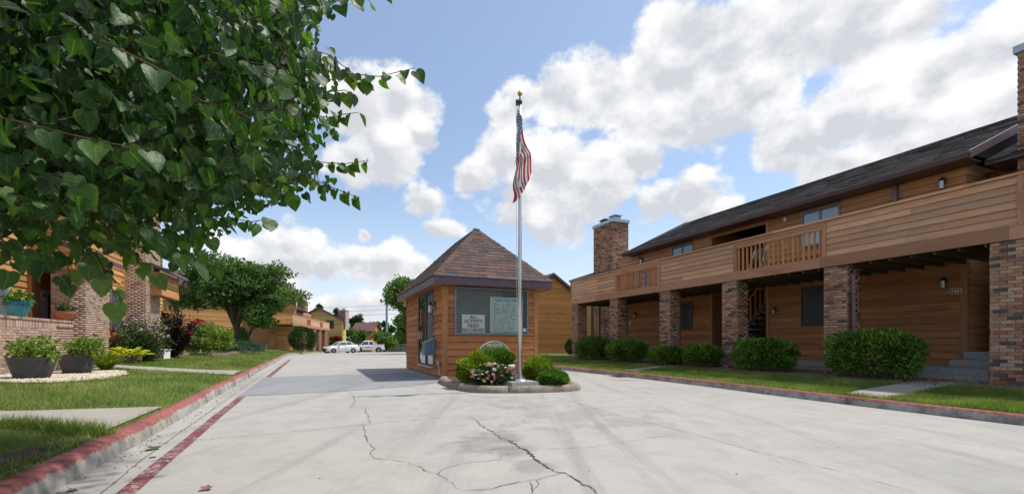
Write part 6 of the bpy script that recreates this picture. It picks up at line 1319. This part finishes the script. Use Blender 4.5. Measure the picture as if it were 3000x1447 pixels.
for (nm, lab, px0, px1, y0, y1, Y, k, n, lf, mat, tr, sd) in (
        ('roadside_tree', 'leafy tree filling the gap left of the guardhouse', 1118, 1290, 745, 1030, 42, 34, 27000, .25, 'leaf_tree_bright', .2, 11),
        ('roadside_tree', 'low leafy tree in front of the picket fence left of the guardhouse', 1146, 1240, 890, 1032, 52, 14, 9000, .28, 'leaf_tree_bright', .14, 31),
        ('roadside_tree', 'smaller loose tree just left of the roadside tree by the guardhouse', 1080, 1172, 952, 1034, 84, 10, 6500, .34, 'leaf_tree_bright', .12, 12),
        ('roadside_tree', 'green tree growing behind the roof of the guardhouse', 1225, 1330, 752, 960, 46, 9, 6000, .32, 'leaf_tree', .2, 21),
        ('far_tree', 'rounded green tree between the yellow house and the purple roofed house', 1000, 1078, 938, 1034, 84, 11, 6500, .40, 'leaf_tree_bright', .2, 13),
        ('far_tree', 'dark tree top rising behind the gable of the yellow house', 970, 998, 893, 960, 100, 5, 2000, .5, 'leaf_far', .25, 14),
        ('far_tree', 'small dark tree top right of the balcony building chimney', 918, 948, 887, 945, 100, 5, 1800, .5, 'leaf_far', .25, 15),
        ('far_tree', 'pale green tree mass left above the purple roof', 1012, 1078, 914, 985, 125, 8, 4000, .65, 'leaf_far', .3, 16),
        ('far_tree', 'darker tree above the right end of the purple roof', 1070, 1125, 925, 990, 122, 7, 3600, .65, 'leaf_tree', .3, 17),
        ('far_tree', 'tree at the foot of the utility pole', 1112, 1160, 930, 1000, 118, 6, 3000, .65, 'leaf_far', .3, 18),
        ('far_tree', 'low tree behind the grey picket fence', 1140, 1215, 968, 1022, 95, 7, 3400, .5, 'leaf_tree', .25, 19),
        ('far_tree', 'far tree line crown right of the guardhouse back', 1215, 1330, 940, 1015, 120, 7, 3000, .65, 'leaf_far', .3, 20)):
    b_ = at((px0 + px1) / 2, 1002, Y); bz = -drop(min(Y, 75)) if Y > 50 else 0.0
    tree(nm, lab, (b_[0], b_[1], bz), 5, crown(px0, px1, y0, y1, Y, k, 1.0, .38, sd, .85), mat, n, lf, tr, .22, group='trees beyond the car park')
X, Y, z = at(1133, 874, 112); up = Thing('utility_pole', 'thin grey utility pole with wires left of the guardhouse', 'pole', (X, Y, -1.1)); g = G(WD); g.lathe((X, Y, -1.15), [(.3, 0), (.26, z + 1.15)], 10); up.add('shaft', g, 'pole_grey')
for k in range(3): zz_ = H + (HY - 894 - k * 13) / F * 112; g = G(WD); g.tube([(X - 45, Y + 10, zz_ + .4), (X - 22, Y + 5, zz_ - .5), (X, Y, zz_), (X + 25, Y, zz_ - .6), (X + 60, Y, zz_)], .035, 4); up.add('wire', g, 'pole_grey')
# grey picket fence and shed roof at the end of the car park
fY = 88.0; z0 = -1.0; pf = Thing('picket_fence', 'weathered grey picket fence at the end of the car park', 'fence', (at(1150, 0, fY)[0], fY, z0))
for k in range(30): x = at(1132 + k * 2.4, 0, fY)[0]; g = G(WD); g.box(x, x + .11, fY, fY + .04, z0, H + (HY - 1012 + (k % 3) * .4) / F * fY * 1.0 if False else H - (1013 - HY) / F * fY); pf.add('picket', g, 'wood_grey')
g = G(WD); g.box(at(1130, 0, fY)[0], at(1205, 0, fY)[0], fY + .04, fY + .12, z0 + .5, z0 + .6); pf.add('rail', g, 'wood_grey')
sh = Thing('carport_shed', 'low dark open shed with flat pale roof behind the picket fence', 'shed', (at(1165, 0, 92)[0], 92, z0)); xa_, xb_ = at(1128, 0, 92)[0], at(1230, 0, 92)[0]
g = G(WD); g.box(xa_, xb_, 91, 95, H - 8.5 / F * 92, H - 5.5 / F * 92); sh.add('roof', g, 'galvanised'); g = G(WD); g.box(xa_ + .2, xb_ - .2, 94.5, 94.9, z0 - .1, H - 9 / F * 92); sh.add('back_wall', g, 'wood_grey')
for k in range(4): x = lerp(xa_ + .2, xb_ - .3, k / 3); g = G(WD); g.box(x, x + .15, 91.2, 91.35, z0 - .1, H - 8.6 / F * 92); sh.add('post', g, 'wood_grey')
# ------------------------------------------------------------------ vehicles
def loft(fr, secs, cap=True):
    g = G(fr); K = len(secs[0])
    for s_ in secs: g.v += [fr.w(*p) for p in s_]
    for i in range(len(secs) - 1):
        for k in range(K): a, b = i * K + k, i * K + (k + 1) % K; g.f.append((a, b, b + K, a + K)); g.r.append(.5)
    if cap: g.f += [tuple(range(K))[::-1], tuple((len(secs) - 1) * K + k for k in range(K))]; g.r += [.5, .5]
    return g
def wheel(t, fr, x, y, r, side, w=.2):
    g = G(fr); y0 = y; g.lathe((x, y0, r), [(r * .62, -w / 2), (r * .95, -w / 2), (r, -w * .35), (r, w * .35), (r * .95, w / 2), (r * .62, w / 2)], 24, axis='y'); o = t.add('wheel', g, 'tyre', smooth=False)
    g = G(fr); f_ = y0 + side * (w / 2 - .02); g.lathe((x, f_, r), [(r * .64, -.01), (r * .64, .01)], 24, axis='y'); t.add('wheel_well', g, 'black', o)
    for k in range(5):
        a = k * 2 * math.pi / 5 + .3; ca, sa = math.cos(a), math.sin(a); n_ = r * .12; g = G(fr); q = f_ + side * .014
        pts = [(x + ca * .05 - sa * n_, q, r + sa * .05 + ca * n_), (x + ca * r * .62 - sa * n_ * .8, q, r + sa * r * .62 + ca * n_ * .8), (x + ca * r * .62 + sa * n_ * .8, q, r + sa * r * .62 - ca * n_ * .8), (x + ca * .05 + sa * n_, q, r + sa * .05 - ca * n_)]; g.prism(pts, (0, side * .012, 0)); t.add('spoke', g, 'rim', o)
    g = G(fr); g.lathe((x, f_, r), [(r * .60, -.005), (r * .68, -.005), (r * .68, .02), (r * .60, .02)], 24, axis='y', cap=False); t.add('rim', g, 'rim', o)
def body_sections(prof, fr):
    out = []
    for (x, zb, zs, zt, w) in prof: out.append([(x, -w * .9, zb), (x, -w, zb + .12), (x, -w * 1.0, zs - .22), (x, -w * .97, zs - .04), (x, -w * .88, zs + .02), (x, -w * .45, zt), (x, w * .45, zt), (x, w * .88, zs + .02), (x, w * .97, zs - .04), (x, w, zs - .22), (x, w, zb + .12), (x, w * .9, zb)])
    return loft(fr, out)
def arch(t, fr, x, y, r, side):
    g = G(fr); g.lathe((x, y, r * .98), [(r * 1.16, -.012), (r * 1.16, .012)], 26, axis='y'); t.add('wheel_arch', g, 'black')
def car_root(pxf, Yf, pxr, Yr, name, label, cat):
    p, q = at(pxf, 0, Yf), at(pxr, 0, Yr); d = Vector((q[0] - p[0], q[1] - p[1])); ang = math.atan2(d.y, d.x); z = -drop((Yf + Yr) / 2) + .006
    fr = Frame((p[0], p[1], z), ang); t = Thing(name, label, cat, fr.w(d.length / 2, .85, 0)); return t, fr, d.length
cs, cf, L = car_root(950, 58.0, 1047, 61.0, 'sedan', 'white compact sedan parked in front of the white pickup', 'car'); k = L / 4.4
ws = .86
cs.add('body', body_sections([(0, .28, .62, .60, .55), (.06 * k, .2, .66, .68, .72), (.35 * k, .18, .72, .80, .84), (.9 * k, .18, .86, .92, ws), (1.35 * k, .18, .94, .98, ws), (2.2 * k, .18, .98, 1.0, ws), (3.2 * k, .18, 1.02, 1.04, ws), (3.7 * k, .2, 1.04, 1.08, ws), (4.2 * k, .24, 1.0, 1.06, .82), (4.38 * k, .34, .9, .96, .72), (4.4 * k, .4, .8, .85, .66)], cf), 'car_white', smooth=True)
def green(x0, x1, x2, x3, z0, z1, w0, w1): return [[(x0 * k, -w0, z0), (x0 * k, w0, z0), (x3 * k, w0, z0 + .05), (x3 * k, -w0, z0 + .05)], [(x1 * k, -w1, z1 - .03), (x1 * k, w1, z1 - .03), (x2 * k, w1, z1), (x2 * k, -w1, z1)]]
gs = green(1.2, 1.95, 3.0, 3.85, .95, 1.44, .80, .60); g = loft(cf, gs); cs.add('cabin_glass', g, 'car_glass')
rf_ = [[(1.85 * k, -.63, 1.395), (1.85 * k, .63, 1.395), (3.05 * k, .63, 1.42), (3.05 * k, -.63, 1.42)], [(2.05 * k, -.5, 1.49), (2.05 * k, .5, 1.49), (2.9 * k, .5, 1.49), (2.9 * k, -.5, 1.49)]]; cs.add('roof_panel', loft(cf, rf_), 'car_white', smooth=False)
for (a, b) in (((1.2, .96), (1.93, 1.43)), ((2.55, .98), (2.55, 1.45)), ((3.12, 1.43), (3.85, 1.02)), ((3.35, 1.0), (3.2, 1.42))):
    for s_ in (-1, 1): w_a = .80 if a[1] < 1.2 else .61; w_b = .80 if b[1] < 1.2 else .61; g = G(cf); g.tube([(a[0] * k, s_ * w_a, a[1]), (b[0] * k, s_ * w_b, b[1])], .035, 6); cs.add('pillar', g, 'car_white')
for x in (.85 * k, 3.45 * k):
    for s_ in (-1, 1): arch(cs, cf, x, s_ * (ws - .005), .30, s_); wheel(cs, cf, x, s_ * (ws - .08), .31, s_)
for s_ in (-1, 1):
    g = G(cf); g.prism([(.1 * k, s_ * .60, .62), (.42 * k, s_ * .83, .68), (.5 * k, s_ * .84, .82), (.2 * k, s_ * .66, .74)], (0, s_ * .02, .01)); cs.add('headlight', g, 'lamp_clear')
    g = G(cf); g.box(1.55 * k, 1.72 * k, s_ * .86, s_ * 1.0, .98, 1.08); cs.add('mirror', g, 'car_white')
    g = G(cf); g.prism([(4.15 * k, s_ * .80, .82), (4.36 * k, s_ * .70, .82), (4.34 * k, s_ * .70, .98), (4.1 * k, s_ * .80, 1.0)], (0, s_ * .04, 0)); cs.add('tail_light', g, 'lamp_red')
    for x in (1.42, 2.5, 3.2): g = G(cf); g.box(x * k, x * k + .012, s_ * (ws - .02), s_ * (ws + .004), .32, .92); cs.add('door_gap', g, 'frame_dark')
    for x in (2.3, 3.1): g = G(cf); g.box(x * k, x * k + .16, s_ * (ws - .01), s_ * (ws + .025), .84, .87); cs.add('door_handle', g, 'car_white')
g = G(cf); g.box(-.01, .05, -.45, .45, .3, .55); cs.add('grille', g, 'black')
cp, pf_, L = car_root(1037, 76.0, 1126, 77.5, 'pickup_truck', 'white pickup with dark floral door decal parked behind the sedan', 'pickup'); k = L / 5.8; wp = .98
secs = [(0, .45, 1.0, 1.0, .85), (.08 * k, .38, 1.08, 1.12, .94), (1.3 * k, .36, 1.18, 1.22, wp), (1.7 * k, .36, 1.2, 1.22, wp), (3.7 * k, .36, 1.2, 1.22, wp), (5.7 * k, .4, 1.2, 1.2, wp), (5.8 * k, .45, 1.18, 1.18, .94)]
cp.add('body', body_sections(secs, pf_), 'car_white', smooth=True)
cp.add('cabin_glass', loft(pf_, green(1.25, 1.95, 3.45, 3.7, 1.16, 1.84, .90, .72)), 'car_glass')
cp.add('roof_panel', loft(pf_, [[(1.85 * k, -.75, 1.79), (1.85 * k, .75, 1.79), (3.52 * k, .75, 1.82), (3.52 * k, -.75, 1.82)], [(2.05 * k, -.6, 1.92), (2.05 * k, .6, 1.92), (3.4 * k, .6, 1.92), (3.4 * k, -.6, 1.92)]]), 'car_white')
for (a, b) in (((1.25, 1.18), (1.93, 1.82)), ((2.75, 1.2), (2.75, 1.84)), ((3.55, 1.84), (3.7, 1.2))):
    for s_ in (-1, 1): w_a = .91 if a[1] < 1.5 else .74; w_b = .91 if b[1] < 1.5 else .74; g = G(pf_); g.tube([(a[0] * k, s_ * w_a, a[1]), (b[0] * k, s_ * w_b, b[1])], .06, 6); cp.add('pillar', g, 'car_white')
g = G(pf_); g.box(3.78 * k, 5.68 * k, -.84, .84, 1.19, 1.212); cp.add('truck_bed', g, 'black')
for s_ in (-1, 1): g = G(pf_); g.box(3.74 * k, 5.8 * k, s_ * .86, s_ * .985, 1.2, 1.29); cp.add('bed_rail', g, 'car_white')
for x in (.98 * k, 4.65 * k):
    for s_ in (-1, 1): arch(cp, pf_, x, s_ * (wp - .005), .41, s_); wheel(cp, pf_, x, s_ * (wp - .1), .40, s_, .26)
for s_ in (-1, 1):
    g = G(pf_); g.box(1.55 * k, 1.75 * k, s_ * .98, s_ * 1.2, 1.25, 1.48); cp.add('mirror', g, 'black')
    g = G(pf_); g.box(5.7 * k, 5.81 * k, s_ * .8, s_ * .96, .8, 1.15); cp.add('tail_light', g, 'lamp_red')
    g = G(pf_); g.box(-.01, .15, s_ * .6, s_ * .9, .8, 1.0); cp.add('headlight', g, 'lamp_clear')
    for x in (1.6, 2.75, 3.72): g = G(pf_); g.box(x * k, x * k + .02, s_ * (wp - .02), s_ * (wp + .004), .5, 1.18); cp.add('door_gap', g, 'frame_dark')
g = G(pf_); q = -wp - .006
for i in range(9):
    x0 = (1.95 + i * .17) * k; z0 = .72 + .12 * math.sin(i * 1.7); g.poly([(x0, q, z0), (x0 + .16, q, z0 + .05 + .03 * (i % 3)), (x0 + .22, q, z0 + .15), (x0 + .05, q, z0 + .09)]); g.poly([(x0 + .05, q, z0 + .2), (x0 + .2, q, z0 + .16), (x0 + .12, q, z0 + .24)])
cp.add('door_decal', g, 'ink')
g = G(pf_); g.box(-.12, .02, -.9, .9, .42, .65); cp.add('bumper', g, 'steel'); g = G(pf_); g.box(5.78 * k, 5.92 * k, -.9, .9, .45, .65); cp.add('bumper', g, 'steel')
# ------------------------------------------------------------------ foreground redbud
TB_ = (-4.7, 2.9); tz = llz(*TB_)
rt = Thing('redbud_tree', 'dark heart leaved tree overhanging the upper left of the view', 'tree', (TB_[0], TB_[1], tz))
OUT = [(-900, -900), (1400, -900), (1090, -200), (1000, -60), (965, 40), (945, 120), (1000, 195), (985, 270), (1010, 340), (985, 420), (930, 470), (985, 530), (930, 585), (850, 560), (800, 600), (740, 620), (690, 655), (640, 690), (560, 700), (600, 760), (520, 770), (440, 740), (380, 750), (340, 790), (290, 780), (230, 750), (150, 770), (90, 730), (0, 720), (-900, 780)]
OUTA = np.array(OUT, float)
def proj(P): Yv = np.maximum(P[:, 1], .05); return np.stack([CX + P[:, 0] / Yv * F, HY - (P[:, 2] - H) / Yv * F], 1)
CC, CR = np.array([-2.95, 2.3, 3.15]), np.array([2.75, 2.5, 2.15])
def incrown(P, jit=0):
    e = (((P - CC) / CR) ** 2).sum(1) < 1; q = proj(P + 0); ok = inpoly(q + (RNG.normal(0, jit, q.shape) if jit else 0), OUT); off = (q[:, 0] < -150) | (q[:, 1] < -150)
    vw = (P[:, 1] > 1.55) & ok & ~off; out = (P[:, 0] < -1.9) & (((P[:, 1] < -.1) & (P[:, 2] > 1.7)) | (off & (P[:, 1] > .15) & (P[:, 2] > 1.5)))  # out: unseen leaves added to shade the crown, held back from the road
    return e & (vw | out) & (P[:, 2] > 1.05)
# heart shaped leaf: base at the origin, tip along +y
LV = np.array([(0, 0, 0), (-.17, -.13, .03), (-.40, -.08, .09), (-.52, .16, .13), (-.45, .44, .11), (-.24, .74, .03), (0, 1.0, -.10), (.24, .74, .03), (.45, .44, .11), (.52, .16, .13), (.40, -.08, .09), (.17, -.13, .03), (0, .34, -.03), (0, .68, -.05)], float)
LF_ = [(0, 1, 2), (0, 2, 3), (0, 3, 12), (12, 3, 4), (12, 4, 13), (13, 4, 5), (13, 5, 6), (0, 10, 11), (0, 9, 10), (0, 12, 9), (12, 8, 9), (12, 13, 8), (13, 7, 8), (13, 6, 7)]
def heart(P, T, Nn, size):
    T = unit(T); S = unit(np.cross(T, Nn)); Z = np.cross(S, T); sz_ = size[:, None, None]; cup = RNG.uniform(.3, 1.9, len(P))[:, None, None]
    return P[:, None, :] + sz_ * (LV[None, :, 0:1] * S[:, None, :] + LV[None, :, 1:2] * T[:, None, :] + LV[None, :, 2:3] * cup * Z[:, None, :])
# limbs and twigs
g = G(WD); b = Vector((TB_[0], TB_[1], tz)); fk = b + Vector((.25, 0, 1.25)); g.tube([b - Vector((0, 0, .1)), b + Vector((0, 0, .2)), b + Vector((.15, 0, .8)), fk], [.2, .15, .13, .12], 10); rt.add('trunk', g, 'bark', smooth=True)
tips = []; tries = 0
while len(tips) < 16:
    d = sph(1)[0]; p = CC + CR * d * .62
    if incrown(p[None])[0]: tips.append(p)
nodes = []
for p in tips:
    m_ = np.array(fk) * .5 + p * .5 + np.array([0, 0, .35]); g = G(WD); g.tube([fk, Vector(m_), Vector(p)], [.07, .04, .016], 7); rt.add('limb', g, 'bark', smooth=True)
    for q in np.linspace(.25, 1, 7): nodes.append((m_ + (p - m_) * q))
nodes = np.array(nodes)
TW = []; g = G(WD)
while len(TW) < 1300:
    c = CC + CR * (RNG.uniform(-1, 1, (400, 3))); c = c[incrown(c, 10)]
    for p in c:
        d = np.linalg.norm(nodes - p, axis=1); q = nodes[d.argmin()]
        v = p - q
        if np.linalg.norm(v) > 1.1: q = p - v / np.linalg.norm(v) * .7
        TW.append((q, p))
        if len(TW) >= 1300: break
EXPL = [((900, 150, 2.9), (1010, 215, 2.75), (1110, 225, 2.65), (1215, 200, 2.55), 15), ((820, 120, 2.9), (960, 160, 2.8), (1060, 235, 2.75), (1080, 240, 2.7), 10), ((880, 330, 3.0), (960, 345, 2.9), (1010, 335, 2.8), (1050, 330, 2.75), 9),
        ((830, 480, 3.0), (930, 475, 2.9), (1010, 480, 2.8), (1080, 470, 2.7), 14), ((860, 500, 2.9), (950, 540, 2.85), (1000, 560, 2.8), (1050, 580, 2.75), 12), ((880, 260, 2.8), (960, 270, 2.75), (1010, 265, 2.7), (1035, 275, 2.7), 8),
        ((600, 640, 2.6), (680, 640, 2.5), (740, 650, 2.45), (795, 640, 2.4), 12), ((820, 30, 2.6), (920, 20, 2.5), (1040, -10, 2.4), (1150, -30, 2.35), 16), ((700, 520, 2.7), (780, 540, 2.6), (830, 560, 2.6), (850, 570, 2.5), 9),
        ((-60, 330, 1.5), (130, 375, 1.45), (290, 415, 1.42), (445, 440, 1.4), 8), ((-120, 430, 1.7), (40, 480, 1.65), (150, 520, 1.6), (230, 540, 1.6), 7), ((150, 640, 2.0), (230, 720, 1.95), (290, 790, 1.9), (330, 840, 1.85), 9),
        ((0, 700, 1.9), (60, 730, 1.85), (130, 760, 1.8), (170, 800, 1.8), 7), ((380, 650, 2.1), (450, 700, 2.05), (540, 740, 2.0), (600, 770, 2.0), 10), ((240, 560, 2.0), (330, 600, 1.95), (420, 650, 1.9), (480, 690, 1.9), 9), ((420, 560, 2.2), (500, 600, 2.1), (560, 660, 2.05), (610, 690, 2.0), 9),
        ((60, 640, 2.2), (130, 690, 2.15), (190, 750, 2.1), (210, 830, 2.05), 8), ((300, 650, 2.2), (340, 700, 2.15), (400, 750, 2.1), (450, 800, 2.05), 9), ((-60, 620, 1.9), (0, 680, 1.9), (20, 740, 1.85), (40, 790, 1.8), 6), ((280, 740, 2.1), (310, 800, 2.05), (330, 850, 2.0), (345, 885, 2.0), 6), ((200, 620, 2.3), (260, 660, 2.25), (330, 690, 2.2), (390, 730, 2.2), 8), ((480, 650, 2.3), (540, 690, 2.25), (580, 730, 2.2), (630, 780, 2.2), 7),
        ((620, 60, 2.0), (720, 60, 1.9), (800, 40, 1.85), (860, 60, 1.8), 8), ((700, 180, 2.1), (780, 190, 2.05), (850, 220, 2.0), (880, 250, 2.0), 7), ((500, 250, 1.8), (600, 300, 1.75), (680, 320, 1.7), (740, 350, 1.7), 7), ((300, 120, 1.5), (420, 180, 1.5), (500, 220, 1.5), (560, 260, 1.5), 6)]
big = []; Pl, Tl, Nl, Sl = [], [], [], []
for q, p in TW:
    g.tube([tuple(q), tuple((q + p) / 2 + RNG.normal(0, .03, 3)), tuple(p)], [.004, .003, .0015], 4)
    n = 19; k = RNG.random(n) ** .7 * 1.25; pts = q + (p - q) * k[:, None] + RNG.normal(0, .05, (n, 3))
    Pl.append(pts); T = RNG.normal(0, .55, (n, 3)) + np.array([0, 0, -1.0]) + unit((p - q)[None]) * .45; Tl.append(T)
    Nl.append(RNG.normal(0, .6, (n, 3)) + np.array([.1, -.15, .3])); Sl.append(RNG.uniform(.036, .074, n))
P = np.concatenate(Pl); T = np.concatenate(Tl); Nn = np.concatenate(Nl); S_ = np.concatenate(Sl); ok = incrown(P, 30); P, T, Nn, S_ = P[ok], T[ok], Nn[ok], S_[ok]
# extra fill so that the crown's inside closes
n = 110000; Q = CC + CR * RNG.uniform(-1, 1, (n, 3)); Q = Q[incrown(Q, 8)]; Q = Q[np.minimum(1, np.abs(OUTA[:, 0].max())) > 0] if False else Q
qq = proj(Q); lowf = np.clip((720 - qq[:, 1]) / 220, .07, 1) * np.clip((960 - qq[:, 0]) / 300, .06, 1); Q = Q[RNG.random(len(Q)) < lowf]; n = len(Q)
P = np.r_[P, Q]; T = np.r_[T, RNG.normal(0, .6, (n, 3)) + np.array([0, 0, -.9])]; Nn = np.r_[Nn, RNG.normal(0, .6, (n, 3)) + np.array([.1, -.15, .3])]; S_ = np.r_[S_, RNG.uniform(.036, .074, n)]
rn = np.clip(RNG.beta(1.2, 2.9, len(P)), 0, 1)
# leaves on the twigs that stick out
EP, ET, EN, ES = [], [], [], []
for a_, b_, c_, d_, n in EXPL:
    path_ = [Vector(at(*q)) for q in (a_, b_, c_, d_)]; g.tube([tuple(q) for q in path_], [.0035, .003, .0025, .0015], 5)
    L_ = resample([tuple(q) for q in path_], .01); D_ = np.gradient(L_, axis=0); idx = np.linspace(len(L_) * .08, len(L_) - 1, n).astype(int)
    for j, i in enumerate(idx):
        s_ = 1 if j % 2 else -1; side = np.cross(D_[i], [0, 0, 1.0]); side /= np.linalg.norm(side) + 1e-9
        EP.append(L_[i] + np.array([0, 0, -.012]) + side * s_ * .012); ET.append(np.array([0, 0, -1.0]) + side * s_ * .35 + unit(D_[i][None])[0] * .4 + RNG.normal(0, .22, 3)); EN.append(RNG.normal(0, .6, 3) + np.array([.1, -.6, .3])); ES.append(RNG.uniform(.05, .085))
rt.add('twigs', g, 'twig')
EP, ET, EN, ES = map(np.array, (EP, ET, EN, ES)); er = np.clip(RNG.beta(2, 2, len(EP)) * .9 + .1, 0, 1)
# individual leaves: those on the near twigs first, then the nearest in the crown, shared among leaf shapes
qz = proj(P); vis = (qz[:, 0] > 0) & (qz[:, 1] > 0) & (qz[:, 1] < 1000); dist = np.where(vis, np.linalg.norm(P - np.array([0, 0, 1]), axis=1), 99); order = np.argsort(dist); k = max(0, 298 - len(EP)); near, far = order[:k], order[k:]
IP_, IT, IN_, IS, IR = np.r_[EP, P[near]], np.r_[ET, T[near]], np.r_[EN, Nn[near]], np.r_[ES, S_[near]], np.r_[er, rn[near]]
shapes = []
for i in range(16):
    me = bpy.data.meshes.new('leaf'); v = LV.copy(); v[:, 2] *= [.4, .9, 1.3, 1.8][i % 4]; v[:, 0] *= 1 + .06 * (i % 3 - 1); v[:, 2] += .04 * np.sin(v[:, 1] * 6 + i); me.from_pydata(v.tolist(), [], LF_); setattr_mesh(me, [(i + .5) / 16] * len(LF_)); ul = me.uv_layers.new(name='UVMap'); ul.data.foreach_set('uv', LV[np.array(LF_).ravel(), :2].astype(np.float32).ravel()); me.materials.append(M['leaf_redbud']); me.polygons.foreach_set('use_smooth', [True] * len(LF_)); shapes.append(me)
for p, t_, n_, s_, r_ in zip(IP_, IT, IN_, IS, IR):
    T1 = Vector(t_).normalized(); S1 = T1.cross(Vector(n_)).normalized(); Z1 = S1.cross(T1); m_ = Matrix((S1, T1, Z1)).transposed().to_4x4()
    o = link('leaf', shapes[min(15, int(r_ * 16))], rt.o); m_ = Matrix.Translation(Vector(p) - Vector(rt.loc)) @ m_ @ Matrix.Scale(s_, 4); o.matrix_basis = m_
o = indexed('leaf', heart(P[far], T[far], Nn[far], S_[far]), LF_, 'leaf_redbud', rt.loc, rn[far], rt.o, smooth=True, uv=LV[:, :2]); o['kind'] = 'stuff'
# fallen leaf and dry leaf on the road
for px, py, r_, mat, lab, rot in ((452, 1318, .11, 'leaf_redbud', 'green fallen leaf lying on the concrete by the red stripe', 1.0), (602, 1437, .07, 'leaf_dead', 'small brown dead leaf on the concrete at the bottom edge', .3)):
    X, Y, z = gp(px, py, road_z); v = LV.copy() * r_; v[:, 2] = np.abs(v[:, 2]) * 1.6 + .004; me = bpy.data.meshes.new('fallen_leaf'); me.from_pydata(v.tolist(), [], LF_); setattr_mesh(me, [.7] * len(LF_)); me.materials.append(M[mat]); o = link('fallen_leaf', me, None, (X, Y, z + .006)); o.rotation_euler = (.05, .1, rot); tag(o, lab, 'leaf')
